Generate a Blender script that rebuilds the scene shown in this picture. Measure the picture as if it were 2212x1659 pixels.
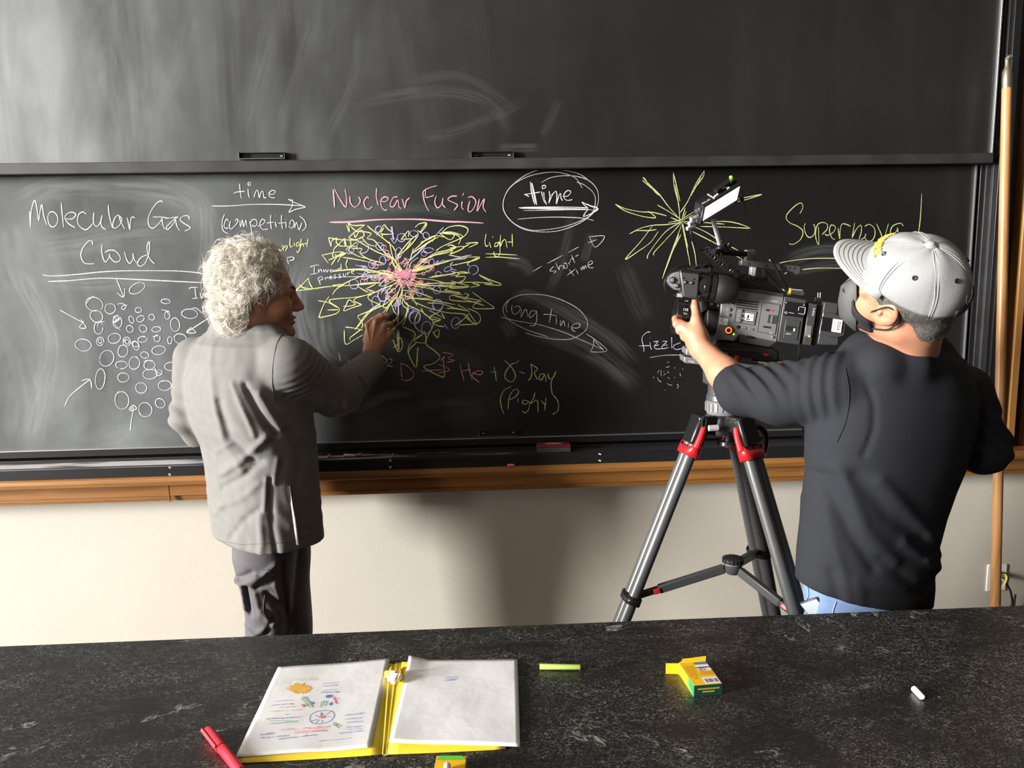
import bpy, bmesh, math, random
import numpy as np
from mathutils import Vector, Matrix

for _o in list(bpy.data.objects):
    bpy.data.objects.remove(_o)
S = bpy.context.scene
COL = S.collection

# ------------------------------------------------------------------ camera
W, H, F = 2212.0, 1659.0, 1650.0
EYE = np.array([0.0, 0.0, 1.65])
YAW, PITCH, ROLL = 2.75, 8.05, -1.04


def cam_axes():
    y, p, r = (math.radians(a) for a in (YAW, PITCH, ROLL))
    f = np.array([math.sin(y) * math.cos(p), math.cos(y) * math.cos(p), -math.sin(p)])
    rt = np.array([math.cos(y), -math.sin(y), 0.0])
    up = np.cross(rt, f)
    c, s = math.cos(r), math.sin(r)
    return c * rt + s * up, -s * rt + c * up, f


CR, CU, CF = cam_axes()
cd = bpy.data.cameras.new('camera')
cd.sensor_fit = 'HORIZONTAL'
cd.sensor_width = 36.0
cd.lens = 36.0 * F / W
cd.clip_start = 0.05
cam = bpy.data.objects.new('camera', cd)
COL.objects.link(cam)
cam.matrix_world = Matrix(((CR[0], CU[0], -CF[0], EYE[0]), (CR[1], CU[1], -CF[1], EYE[1]),
                           (CR[2], CU[2], -CF[2], EYE[2]), (0, 0, 0, 1)))
S.camera = cam

# ------------------------------------------------------------------ light and exposure
w = bpy.data.worlds.new('world')
S.world = w
w.use_nodes = True
_bg = w.node_tree.nodes['Background']
_bg.inputs[0].default_value = (1.0, 0.95, 0.88, 1)
_bg.inputs[1].default_value = 0.03


XWL = -14.0       # the window wall, far off to the left


def window_light(name, y, sy, power, col):
    l = bpy.data.lights.new(name, 'AREA')
    l.shape = 'RECTANGLE'
    l.size = 4.2
    l.size_y = sy
    l.energy = power
    l.color = col
    o = bpy.data.objects.new(name, l)
    COL.objects.link(o)
    o.location = (XWL + 0.03, y, 3.6)
    o.rotation_euler = (0, -math.pi / 2, 0)
    return o


window_light('window_daylight', 0.0, 2.6, 230, (1.0, 0.985, 0.96))
window_light('window_daylight', -3.7, 2.6, 5000, (1.0, 0.985, 0.955))
window_light('window_daylight', -12.6, 2.6, 420, (1.0, 0.985, 0.97))
vs = S.view_settings
vs.view_transform = 'Standard'
vs.look = 'None'
vs.gamma = 1.0
vs.use_curve_mapping = False
vs.exposure = 0.8

# ------------------------------------------------------------------ projection of the photograph into the room


def ray(px, py):
    return CR * ((px - W / 2) / F) - CU * ((py - H / 2) / F) + CF


def at(px, py, Y):
    d = ray(px, py)
    return EYE + d * ((Y - EYE[1]) / d[1])


def atz(px, py, Z):
    d = ray(px, py)
    return EYE + d * ((Z - EYE[2]) / d[2])


class Plane:
    """upright or tilted plane: a point and a normal facing the viewer"""

    def __init__(s, p, n):
        s.p = np.array(p, float)
        s.n = np.array(n, float) / np.linalg.norm(n)

    def __call__(s, px, py, off=0.0):
        d = ray(px, py)
        p0 = s.p + s.n * off
        return EYE + d * (((p0 - EYE) @ s.n) / (d @ s.n))


def nrm(v):
    v = np.asarray(v, float)
    return v / (np.linalg.norm(v) + 1e-12)


# ------------------------------------------------------------------ materials
MATS = {}


def mat(name, col, rough=0.6, metal=0.0, spec=0.5, bump=None, var=None, emit=None, sub=0.0, sheen=0.0, coat=0.0):
    """bump=(scale,strength) ; var=(scale,amount,colour2)"""
    if name in MATS:
        return MATS[name]
    m = bpy.data.materials.new(name)
    m.use_nodes = True
    nt = m.node_tree
    b = nt.nodes['Principled BSDF']
    b.inputs['Base Color'].default_value = (*col, 1)
    b.inputs['Roughness'].default_value = rough
    b.inputs['Metallic'].default_value = metal
    b.inputs['Specular IOR Level'].default_value = spec
    if sub:
        b.inputs['Subsurface Weight'].default_value = sub
        b.inputs['Subsurface Radius'].default_value = (0.01, 0.004, 0.002)
    if sheen:
        b.inputs['Sheen Weight'].default_value = sheen
    if coat:
        b.inputs['Coat Weight'].default_value = coat
    if emit:
        b.inputs['Emission Color'].default_value = (*emit[0], 1)
        b.inputs['Emission Strength'].default_value = emit[1]
    if bump or var:
        tc = nt.nodes.new('ShaderNodeTexCoord')
    if var:
        n = nt.nodes.new('ShaderNodeTexNoise')
        n.inputs['Scale'].default_value = var[0]
        n.inputs['Detail'].default_value = 5
        nt.links.new(tc.outputs['Object'], n.inputs['Vector'])
        r = nt.nodes.new('ShaderNodeValToRGB')
        r.color_ramp.elements[0].position = 0.5 - var[1]
        r.color_ramp.elements[1].position = 0.5 + var[1]
        r.color_ramp.elements[0].color = (*col, 1)
        r.color_ramp.elements[1].color = (*var[2], 1)
        nt.links.new(n.outputs['Fac'], r.inputs['Fac'])
        nt.links.new(r.outputs['Color'], b.inputs['Base Color'])
    if bump:
        n = nt.nodes.new('ShaderNodeTexNoise')
        n.inputs['Scale'].default_value = bump[0]
        n.inputs['Detail'].default_value = 3
        nt.links.new(tc.outputs['Object'], n.inputs['Vector'])
        bn = nt.nodes.new('ShaderNodeBump')
        bn.inputs['Strength'].default_value = bump[1]
        bn.inputs['Distance'].default_value = 0.002
        nt.links.new(n.outputs['Fac'], bn.inputs['Height'])
        nt.links.new(bn.outputs['Normal'], b.inputs['Normal'])
    MATS[name] = m
    return m


def wood(name, c1, c2, axis=0, scale=26.0, rough=0.38):
    if name in MATS:
        return MATS[name]
    m = mat(name, c1, rough)
    nt = m.node_tree
    b = nt.nodes['Principled BSDF']
    tc = nt.nodes.new('ShaderNodeTexCoord')
    mp = nt.nodes.new('ShaderNodeMapping')
    sc = [scale, scale, scale]
    sc[axis] = scale * 0.06
    mp.inputs['Scale'].default_value = sc
    nt.links.new(tc.outputs['Object'], mp.inputs['Vector'])
    n = nt.nodes.new('ShaderNodeTexNoise')
    n.inputs['Scale'].default_value = 1.6
    n.inputs['Detail'].default_value = 9
    n.inputs['Roughness'].default_value = 0.65
    n.inputs['Distortion'].default_value = 0.6
    nt.links.new(mp.outputs['Vector'], n.inputs['Vector'])
    r = nt.nodes.new('ShaderNodeValToRGB')
    r.color_ramp.elements[0].position = 0.3
    r.color_ramp.elements[1].position = 0.72
    r.color_ramp.elements[0].color = (*c2, 1)
    r.color_ramp.elements[1].color = (*c1, 1)
    nt.links.new(n.outputs['Fac'], r.inputs['Fac'])
    nt.links.new(r.outputs['Color'], b.inputs['Base Color'])
    return m


# ------------------------------------------------------------------ object helpers
ORG = {}


def tag(o, label=None, cat=None, group=None, kind=None):
    if label:
        o['label'] = label
    if cat:
        o['category'] = cat
    if group:
        o['group'] = group
    if kind:
        o['kind'] = kind
    return o


def thing(name, label, cat, loc, group=None):
    o = bpy.data.objects.new(name, None)
    o.empty_display_size = 0.05
    COL.objects.link(o)
    o.location = tuple(loc)
    ORG[o.name] = np.array(loc, float)
    return tag(o, label, cat, group)


class MB:
    """collects shapes in world coordinates and links them as ONE mesh object"""

    def __init__(s):
        s.v = []
        s.f = []
        s.n = 0
        s.mi = []

    def add(s, vs_, fs_, mi=0):
        vs_ = np.asarray(vs_, float).reshape(-1, 3)
        s.v.append(vs_)
        s.f += [tuple(int(i) + s.n for i in q) for q in fs_]
        s.mi += [mi] * len(fs_)
        s.n += len(vs_)
        return s

    def box(s, lo, hi, mi=0):
        x0, y0, z0 = lo
        x1, y1, z1 = hi
        return s.add([(x0, y0, z0), (x1, y0, z0), (x1, y1, z0), (x0, y1, z0), (x0, y0, z1), (x1, y0, z1), (x1, y1, z1), (x0, y1, z1)],
                     [(0, 3, 2, 1), (4, 5, 6, 7), (0, 1, 5, 4), (1, 2, 6, 5), (2, 3, 7, 6), (3, 0, 4, 7)], mi)

    def obox(s, c, ax, half, mi=0):
        c = np.asarray(c, float)
        ax = [nrm(a) for a in ax]
        v = [c + ax[0] * half[0] * i + ax[1] * half[1] * j + ax[2] * half[2] * k
             for k in (-1, 1) for i, j in ((-1, -1), (1, -1), (1, 1), (-1, 1))]
        return s.add(v, [(0, 3, 2, 1), (4, 5, 6, 7), (0, 1, 5, 4), (1, 2, 6, 5), (2, 3, 7, 6), (3, 0, 4, 7)], mi)

    def prism(s, pts, ext, mi=0):
        pts = np.asarray(pts, float)
        ext = np.asarray(ext, float)
        n = len(pts)
        fs_ = [tuple(range(n - 1, -1, -1)), tuple(range(n, 2 * n))] + [(i, (i + 1) % n, n + (i + 1) % n, n + i) for i in range(n)]
        return s.add(np.vstack([pts, pts + ext]), fs_, mi)

    def tube(s, pts, r, sides=8, caps=True, flat=1.0, mi=0):
        pts = np.asarray(pts, float)
        n = len(pts)
        r = np.full(n, r, float) if np.isscalar(r) else np.asarray(r, float)
        t = np.gradient(pts, axis=0)
        t /= np.linalg.norm(t, axis=1)[:, None] + 1e-12
        ref = np.array([0, 0, 1.0]) if abs(t[0][2]) < 0.9 else np.array([1.0, 0, 0])
        u = np.cross(ref, t[0])
        u /= np.linalg.norm(u)
        vs_ = []
        for i in range(n):
            u = u - t[i] * (u @ t[i])
            u /= np.linalg.norm(u) + 1e-12
            b = np.cross(t[i], u)
            for k in range(sides):
                a = 2 * math.pi * k / sides
                vs_.append(pts[i] + r[i] * (math.cos(a) * u + math.sin(a) * flat * b))
        fs_ = []
        for i in range(n - 1):
            for k in range(sides):
                a, b2 = i * sides + k, i * sides + (k + 1) % sides
                fs_.append((a, b2, b2 + sides, a + sides))
        if caps:
            fs_.append(tuple(range(sides - 1, -1, -1)))
            fs_.append(tuple((n - 1) * sides + k for k in range(sides)))
        return s.add(vs_, fs_, mi)

    def cyl(s, a, b, r0, r1=None, seg=24, mi=0):
        a = np.asarray(a, float)
        b = np.asarray(b, float)
        return s.tube([a, b], [r0, r0 if r1 is None else r1], seg, mi=mi)

    def lathe(s, a, axis, prof, seg=28, mi=0):
        """prof = [(t along axis, radius)...]"""
        a = np.asarray(a, float)
        d = nrm(axis)
        ref = np.array([0, 0, 1.0]) if abs(d[2]) < 0.9 else np.array([1.0, 0, 0])
        u = nrm(np.cross(ref, d))
        b = np.cross(d, u)
        vs_ = []
        for t, r in prof:
            for k in range(seg):
                g = 2 * math.pi * k / seg
                vs_.append(a + d * t + max(r, 1e-5) * (math.cos(g) * u + math.sin(g) * b))
        fs_ = []
        for i in range(len(prof) - 1):
            for k in range(seg):
                p, q = i * seg + k, i * seg + (k + 1) % seg
                fs_.append((p, q, q + seg, p + seg))
        fs_.append(tuple(range(seg - 1, -1, -1)))
        fs_.append(tuple((len(prof) - 1) * seg + k for k in range(seg)))
        return s.add(vs_, fs_, mi)

    def ball(s, c, r, seg=14, rings=9, ax=None, mi=0):
        c = np.asarray(c, float)
        r = np.array([r, r, r], float) if np.isscalar(r) else np.asarray(r, float)
        M = np.eye(3) if ax is None else np.array([nrm(a) for a in ax])
        vs_ = [c + M[2] * r[2]]
        for i in range(1, rings):
            p = math.pi * i / rings
            for k in range(seg):
                a = 2 * math.pi * k / seg
                q = np.array([r[0] * math.sin(p) * math.cos(a), r[1] * math.sin(p) * math.sin(a), r[2] * math.cos(p)])
                vs_.append(c + q @ M)
        vs_.append(c - M[2] * r[2])
        fs_ = [(0, 1 + k, 1 + (k + 1) % seg) for k in range(seg)]
        for i in range(rings - 2):
            for k in range(seg):
                p, q = 1 + i * seg + k, 1 + i * seg + (k + 1) % seg
                fs_.append((p, p + seg, q + seg, q))
        e = len(vs_) - 1
        o = 1 + (rings - 2) * seg
        fs_ += [(e, o + (k + 1) % seg, o + k) for k in range(seg)]
        return s.add(vs_, fs_, mi)

    def grid(s, P, mi=0, close_u=False):
        """P[nu][nv][3]"""
        P = np.asarray(P, float)
        nu, nv = P.shape[:2]
        fs_ = []
        for i in range(nu if close_u else nu - 1):
            for j in range(nv - 1):
                a, b = i * nv + j, ((i + 1) % nu) * nv + j
                fs_.append((a, b, b + 1, a + 1))
        return s.add(P.reshape(-1, 3), fs_, mi)

    def build(s, name, m, parent=None, bevel=0.0, smooth=35.0, seg=2, loc=None, label=None, solid=0.0, kind=None):
        me = bpy.data.meshes.new(name)
        org = np.zeros(3)
        if parent is not None:
            org = ORG[parent.name]
        elif loc is not None:
            org = np.asarray(loc, float)
        v = np.vstack(s.v) - org
        me.from_pydata([tuple(map(float, q)) for q in v], [], s.f)
        for mm in (m if isinstance(m, (list, tuple)) else [m]):
            me.materials.append(mm)
        if max(s.mi, default=0):
            me.polygons.foreach_set('material_index', s.mi)
        bm = bmesh.new()
        bm.from_mesh(me)
        bmesh.ops.recalc_face_normals(bm, faces=bm.faces)
        bm.to_mesh(me)
        bm.free()
        if smooth:
            me.polygons.foreach_set('use_smooth', [True] * len(me.polygons))
            me.set_sharp_from_angle(angle=math.radians(smooth))
        o = bpy.data.objects.new(name, me)
        COL.objects.link(o)
        ORG[o.name] = org
        if parent is not None:
            o.parent = parent
        else:
            o.location = tuple(org)
        if solid:
            md = o.modifiers.new('thickness', 'SOLIDIFY')
            md.thickness = solid
            md.offset = 0
        if bevel:
            md = o.modifiers.new('bevel', 'BEVEL')
            md.width = bevel
            md.segments = seg
            md.limit_method = 'ANGLE'
            md.angle_limit = math.radians(40)
        if label:
            o['label'] = label
        if kind:
            o['kind'] = kind
        return o


def part(name, m, parent, **k):
    """decorator-free shorthand: returns an MB whose .done() builds the part"""
    b = MB()
    b.done = lambda: b.build(name, m, parent, **k)
    return b


def spline(pts, n=6, closed=False):
    """Catmull-Rom through the points"""
    P = np.asarray(pts, float)
    if len(P) < 3:
        return P if len(P) != 2 else np.array([P[0] + (P[1] - P[0]) * t for t in np.linspace(0, 1, 4)])
    if closed:
        Q = np.vstack([P[-1], P, P[0], P[1]])
    else:
        Q = np.vstack([2 * P[0] - P[1], P, 2 * P[-1] - P[-2]])
    out = []
    for i in range(1, len(Q) - 2):
        a, b, c, d = Q[i - 1], Q[i], Q[i + 1], Q[i + 2]
        for t in np.linspace(0, 1, n, endpoint=False):
            out.append(0.5 * (2 * b + (c - a) * t + (2 * a - 5 * b + 4 * c - d) * t * t + (3 * b - a - 3 * c + d) * t ** 3))
    if not closed:
        out.append(Q[-2])
    return np.array(out)


def text_mb(txt, origin, ex, ey, size, mb=None, thick=0.0, mi=0):
    """flat lettering: origin = centre, ex/ey = writing and up directions, size = letter height (m)"""
    cu = bpy.data.curves.new('t', 'FONT')
    cu.body = txt
    cu.align_x = 'CENTER'
    cu.align_y = 'CENTER'
    cu.resolution_u = 3
    o = bpy.data.objects.new('t', cu)
    COL.objects.link(o)
    bpy.context.view_layer.update()
    me = bpy.data.meshes.new_from_object(o.evaluated_get(bpy.context.evaluated_depsgraph_get()))
    v = np.array([q.co[:] for q in me.vertices]) if len(me.vertices) else np.zeros((0, 3))
    f = [tuple(p.vertices) for p in me.polygons]
    bpy.data.objects.remove(o)
    bpy.data.curves.remove(cu)
    bpy.data.meshes.remove(me)
    ex, ey = nrm(ex), nrm(ey)
    k = size / 0.72
    mb = mb or MB()
    if len(v):
        mb.add(np.asarray(origin) + (v[:, :1] * ex + v[:, 1:2] * ey) * k, f, mi)
    return mb


# ------------------------------------------------------------------ implicit surfaces (bodies and clothes)


def smin(a, b, k):
    h = np.clip(0.5 + 0.5 * (b - a) / k, 0, 1)
    return b + (a - b) * h - k * h * (1 - h)


def smax(a, b, k):
    return -smin(-a, -b, k)


def rc(P, a, b, ra, rb, fl=None):
    a = np.asarray(a, float)
    b = np.asarray(b, float)
    ab = b - a
    h = np.clip(((P - a) @ ab) / (ab @ ab + 1e-12), 0, 1)
    return np.linalg.norm(P - a - h[:, None] * ab, axis=1) - (ra + (rb - ra) * h)


def chain(P, pts, rs, k=0.012):
    d = None
    for i in range(len(pts) - 1):
        e = rc(P, pts[i], pts[i + 1], rs[i], rs[i + 1])
        d = e if d is None else smin(d, e, k)
    return d


def ell(P, c, r, M=None):
    q = P - np.asarray(c, float)
    if M is not None:
        q = q @ np.asarray(M).T
    r = np.asarray(r, float)
    k0 = np.linalg.norm(q / r, axis=1)
    k1 = np.linalg.norm(q / (r * r), axis=1)
    return k0 * (k0 - 1) / (k1 + 1e-9)


def loft(P, st, n=2.0):
    """st rows: z, cx, cy, a, b, rot(rad) sorted by z"""
    st = np.asarray(st, float)
    z = P[:, 2]
    g = [np.interp(z, st[:, 0], st[:, i]) for i in range(1, 6)]
    dx, dy = P[:, 0] - g[0], P[:, 1] - g[1]
    c, s_ = np.cos(g[4]), np.sin(g[4])
    u, v = dx * c + dy * s_, -dx * s_ + dy * c
    q = (np.abs(u / g[2]) ** n + np.abs(v / g[3]) ** n) ** (1.0 / n)
    d = (q - 1) * np.minimum(g[2], g[3]) * 0.95
    zc = np.maximum(st[0, 0] - z, z - st[-1, 0])
    return np.where(zc > 0, np.hypot(np.maximum(d, 0), zc), np.maximum(d, zc))


def sdf_mb(f, lo, hi, h):
    lo = np.asarray(lo, float)
    hi = np.asarray(hi, float)
    B = 8
    nb = np.ceil((hi - lo) / (h * B)).astype(int)
    N = nb * B + 1
    ax = [lo[i] + h * np.arange(N[i]) for i in range(3)]
    cc = np.stack(np.meshgrid(*[lo[i] + h * B * (np.arange(nb[i]) + 0.5) for i in range(3)], indexing='ij'), -1)
    dc = f(cc.reshape(-1, 3)).reshape(tuple(nb))
    near = np.abs(dc) < h * B * 0.5 * 1.75 * 1.6 + h
    V = np.repeat(np.repeat(np.repeat(dc, B, 0), B, 1), B, 2)
    V = np.pad(V, ((0, 1),) * 3, mode='edge')
    idx = np.argwhere(near)
    o = np.arange(B + 1)
    for s0 in range(0, len(idx), 400):
        ch = idx[s0:s0 + 400]
        I = (ch[:, 0, None] * B + o)[:, :, None, None] + 0 * o[None, None, :, None] + 0 * o[None, None, None, :]
        J = (ch[:, 1, None] * B + o)[:, None, :, None] + 0 * I
        K = (ch[:, 2, None] * B + o)[:, None, None, :] + 0 * I
        I = I + 0 * J
        P = np.stack([ax[0][I], ax[1][J], ax[2][K]], -1).reshape(-1, 3)
        V[I, J, K] = f(P).reshape(I.shape)
    ins = V < 0
    c8 = [ins[a:N[0] - 1 + a, b:N[1] - 1 + b, c:N[2] - 1 + c] for a in (0, 1) for b in (0, 1) for c in (0, 1)]
    cnt = sum(c.astype(np.int8) for c in c8)
    act = (cnt > 0) & (cnt < 8)
    cells = np.argwhere(act)
    vid = -np.ones(act.shape, int)
    vid[act] = np.arange(len(cells))
    acc = np.zeros((len(cells), 3))
    num = np.zeros(len(cells))
    cor = [(a, b, c) for a in (0, 1) for b in (0, 1) for c in (0, 1)]
    for i in range(8):
        for j in range(i + 1, 8):
            if sum(abs(cor[i][k] - cor[j][k]) for k in range(3)) != 1:
                continue
            a = V[cells[:, 0] + cor[i][0], cells[:, 1] + cor[i][1], cells[:, 2] + cor[i][2]]
            b = V[cells[:, 0] + cor[j][0], cells[:, 1] + cor[j][1], cells[:, 2] + cor[j][2]]
            m = (a < 0) != (b < 0)
            t = np.where(m, a / np.where(a == b, 1, a - b), 0)
            p = np.array(cor[i]) + t[:, None] * (np.array(cor[j]) - np.array(cor[i]))
            acc[m] += p[m]
            num[m] += 1
    X = lo + h * (cells + acc / np.maximum(num, 1)[:, None])
    # project on the surface once for smoothness
    e = h * 0.5
    d0 = f(X)
    g = np.stack([f(X + np.eye(3)[k] * e) - f(X - np.eye(3)[k] * e) for k in range(3)], 1) / (2 * e)
    gn = (g * g).sum(1)
    step = np.clip(d0 / np.maximum(gn, 0.2), -h, h)
    X = X - 0.85 * g * step[:, None]
    faces = []
    for k in range(3):
        a1, a2 = (k + 1) % 3, (k + 2) % 3
        s0 = [slice(None)] * 3
        s1 = [slice(None)] * 3
        s0[k] = slice(0, N[k] - 1)
        s1[k] = slice(1, N[k])
        for q in (s0, s1):
            q[a1] = slice(1, N[a1] - 1)
            q[a2] = slice(1, N[a2] - 1)
        A, Bv = ins[tuple(s0)], ins[tuple(s1)]
        E = np.argwhere(A != Bv)
        if not len(E):
            continue
        E[:, a1] += 1
        E[:, a2] += 1
        fl = ins[E[:, 0], E[:, 1], E[:, 2]]
        q = []
        for d1, d2 in ((1, 1), (0, 1), (0, 0), (1, 0)):
            C = E.copy()
            C[:, a1] -= d1
            C[:, a2] -= d2
            q.append(vid[C[:, 0], C[:, 1], C[:, 2]])
        q = np.stack(q, 1)
        q[~fl] = q[~fl][:, ::-1]
        faces.append(q)
    fa = np.vstack(faces)
    fa = fa[(fa >= 0).all(1)]
    mb = MB()
    mb.add(X, [tuple(r) for r in fa])
    return mb


def rows(rs, Y, ratio, rot, dY=0.0):
    """silhouette rows (py, xl, xr) of a body standing at distance Y -> loft stations"""
    out = []
    for r in rs:
        py, xl, xr = r[:3]
        Yc = r[3] if len(r) > 3 else Y
        a, b = at(xl, py, Yc), at(xr, py, Yc)
        hw = (b[0] - a[0]) / 2
        A = hw / math.sqrt(math.cos(rot) ** 2 + ratio ** 2 * math.sin(rot) ** 2)
        out.append((a[2] * 0.5 + b[2] * 0.5, (a[0] + b[0]) / 2, Yc + dY, A, A * ratio, rot))
    return sorted(out)


def fold(P, Y, pts, amp, wid, side=-1):
    """a cloth ridge (amp>0) or valley along a line given in the photograph, on the side that faces the viewer"""
    q = np.array([at(x, y, Y) for x, y in pts])
    d = np.full(len(P), 9.0)
    for a, b in zip(q[:-1], q[1:]):
        ab = (b - a)[[0, 2]]
        ap = P[:, [0, 2]] - a[[0, 2]]
        t = np.clip((ap @ ab) / (ab @ ab + 1e-9), 0, 1)
        d = np.minimum(d, np.linalg.norm(ap - t[:, None] * ab, axis=1))
    return amp * np.exp(-(d / wid) ** 2) * (P[:, 1] < Y + 0.03)
# ================================================================== SETTING
YW = 3.05          # wall plane
TZ = 0.92          # bench top
M_wall = mat('wall_paint', (0.47, 0.44, 0.38), 0.7, bump=(160, 0.25), var=(3, 0.3, (0.45, 0.415, 0.355)))
M_white = mat('old_plaster', (0.24, 0.20, 0.15), 0.8)
M_floor = mat('floor_tile', (0.07, 0.05, 0.035), 0.5, var=(30, 0.2, (0.09, 0.065, 0.045)))
M_oak = wood('oak_trim', (0.33, 0.15, 0.042), (0.19, 0.075, 0.018))
M_oakv = wood('oak_trim_upright', (0.42, 0.21, 0.062), (0.28, 0.125, 0.034), axis=2)
M_oakd = wood('oak_dark', (0.16, 0.062, 0.02), (0.09, 0.033, 0.011), axis=2)

MB().box((XWL - 0.2, -15, -0.06), (3.6, 3.2, 0)).build('floor', M_floor, kind='structure', smooth=0)
MB().box((XWL - 0.2, -15, 6.4), (3.6, 3.2, 6.5)).build('ceiling', M_white, kind='structure', smooth=0)
MB().box((XWL - 0.2, YW, 0), (3.6, YW + 0.15, 6.4)).build('wall_front', M_wall, kind='structure', smooth=0)
wl = MB()
wl.box((XWL - 0.2, -15, 0), (XWL, 3.2, 1.45)).box((XWL - 0.2, -15, 5.75), (XWL, 3.2, 6.4))
WIN = ((-1.35, 1.35), (-5.05, -2.35), (-13.95, -11.25))
ys_ = [-15] + [q for w_ in sorted(WIN) for q in w_] + [3.2]
for y0, y1 in zip(ys_[::2], ys_[1::2]):
    wl.box((XWL - 0.2, y0, 1.45), (XWL, y1, 5.75))
wl.build('wall_left', M_white, kind='structure', smooth=0)
M_frame = mat('window_frame_paint', (0.6, 0.58, 0.52), 0.5)
for i, (y0, y1) in enumerate(WIN):
    fb = MB()
    for a, b in (((y0, 1.45), (y0 + 0.06, 5.75)), ((y1 - 0.06, 1.45), (y1, 5.75)), ((y0, 1.45), (y1, 1.52)), ((y0, 5.69), (y1, 5.75)), ((y0, 3.57), (y1, 3.63))):
        fb.box((XWL - 0.12, a[0], a[1]), (XWL - 0.04, b[0], b[1]))
    fb.build('window_%d' % (i + 1), M_frame, kind='structure', bevel=0.004)
MB().box((XWL, YW - 0.015, 0), (3.6, YW, 0.1)).build('baseboard_front', M_oakd, kind='structure', bevel=0.004)

# oak ledge under the boards : rounded top moulding, fascia with a joint, bead
X0 = -3.4


def zz(py, Y, px=1000):
    return at(px, py, Y)[2]


XR = at(2172, 1000, 2.9)[0]
XE = 3.4
zt, z1, z2, z3 = zz(1011, 2.86), zz(1031, 2.86), zz(1051, 2.92), zz(1060, 2.95)
prof = [(YW, zt), (2.87, zt), (2.862, zt - 0.006), (2.858, (zt + z1) / 2), (2.862, z1 + 0.004), (2.872, z1), (2.92, z1 - 0.003), (2.92, z2), (2.945, z2 - 0.002), (2.94, z2 - 0.006), (2.938, (z2 + z3) / 2), (2.942, z3), (YW, z3)]
lb = MB()
lb.prism([(X0, y, z) for y, z in prof], (XE - X0, 0, 0))
xj = at(366, 1080, 2.92)[0]
lb.box((xj - 0.0012, 2.9185, z3 + 0.001), (xj + 0.0012, 2.93, z1))
lb.build('trim_1', M_oak, kind='structure', smooth=30)
# upright casing at the right, with the brown boards beyond it
cx0, cx1 = at(2187, 800, 2.93)[0], at(2203, 800, 2.93)[0]
cb = MB()
cb.box((cx0, 2.93, zt), (cx1, YW, 3.4))
cb.build('trim_2', M_oakv, kind='structure', bevel=0.003)
cb = MB()
cb.box((cx1, 2.965, zt), (cx1 + 0.028, YW, 3.4)).box((cx1 + 0.036, 2.955, zt), (cx1 + 0.16, YW, 3.4)).box((cx1 + 0.028, 2.99, zt), (cx1 + 0.036, YW, 3.4))
cb.build('trim_3', M_oakd, kind='structure', bevel=0.003)

# ================================================================== CHALKBOARDS
def board_mat(name, base, dust, cx, dust_sheen, streak):
    m = mat(name, base, 0.42, spec=0.35)
    nt = m.node_tree
    b = nt.nodes['Principled BSDF']
    tc = nt.nodes.new('ShaderNodeTexCoord')
    sep = nt.nodes.new('ShaderNodeSeparateXYZ')
    nt.links.new(tc.outputs['Object'], sep.inputs[0])
    mp = nt.nodes.new('ShaderNodeMapping')
    mp.inputs['Scale'].default_value = streak
    mp.inputs['Rotation'].default_value = (0, 0.12, 0)
    nt.links.new(tc.outputs['Object'], mp.inputs['Vector'])
    n1 = nt.nodes.new('ShaderNodeTexNoise')
    n1.inputs['Scale'].default_value = 1.0
    n1.inputs['Detail'].default_value = 7
    n1.inputs['Roughness'].default_value = 0.62
    n1.inputs['Distortion'].default_value = 0.9
    nt.links.new(mp.outputs['Vector'], n1.inputs['Vector'])
    n2 = nt.nodes.new('ShaderNodeTexNoise')
    n2.inputs['Scale'].default_value = 1.7
    n2.inputs['Detail'].default_value = 4
    nt.links.new(tc.outputs['Object'], n2.inputs['Vector'])
    mul = nt.nodes.new('ShaderNodeMath')
    mul.operation = 'MULTIPLY'
    nt.links.new(n1.outputs['Fac'], mul.inputs[0])
    nt.links.new(n2.outputs['Fac'], mul.inputs[1])
    r = nt.nodes.new('ShaderNodeMapRange')
    r.inputs['From Min'].default_value = 0.14
    r.inputs['From Max'].default_value = 0.42
    r.inputs['To Min'].default_value = 0.0
    r.inputs['To Max'].default_value = 1.0
    nt.links.new(mul.outputs[0], r.inputs['Value'])
    # the wiped, dustier left end, with window sheen painted into its tone
    g = nt.nodes.new('ShaderNodeMapRange')
    g.interpolation_type = 'SMOOTHSTEP'
    g.inputs['From Min'].default_value = cx[0]
    g.inputs['From Max'].default_value = cx[1]
    g.inputs['To Min'].default_value = dust_sheen[0]
    g.inputs['To Max'].default_value = dust_sheen[1]
    nt.links.new(sep.outputs[0], g.inputs['Value'])
    ad = nt.nodes.new('ShaderNodeMath')
    ad.operation = 'MULTIPLY_ADD'
    ad.inputs[1].default_value = 0.75
    ad.inputs[2].default_value = 0.25
    nt.links.new(r.outputs[0], ad.inputs[0])
    mm = nt.nodes.new('ShaderNodeMath')
    mm.operation = 'MULTIPLY'
    nt.links.new(ad.outputs[0], mm.inputs[0])
    nt.links.new(g.outputs[0], mm.inputs[1])
    mix = nt.nodes.new('ShaderNodeMix')
    mix.data_type = 'RGBA'
    mix.inputs[6].default_value = (*base, 1)
    mix.inputs[7].default_value = (*dust, 1)  # chalk dust tone, also used for the painted sheen
    nt.links.new(mm.outputs[0], mix.inputs[0])
    nt.links.new(mix.outputs[2], b.inputs['Base Color'])
    rr = nt.nodes.new('ShaderNodeMapRange')
    rr.inputs['To Min'].default_value = 0.34
    rr.inputs['To Max'].default_value = 0.5
    nt.links.new(mm.outputs[0], rr.inputs['Value'])
    nt.links.new(rr.outputs[0], b.inputs['Roughness'])
    return m


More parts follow.
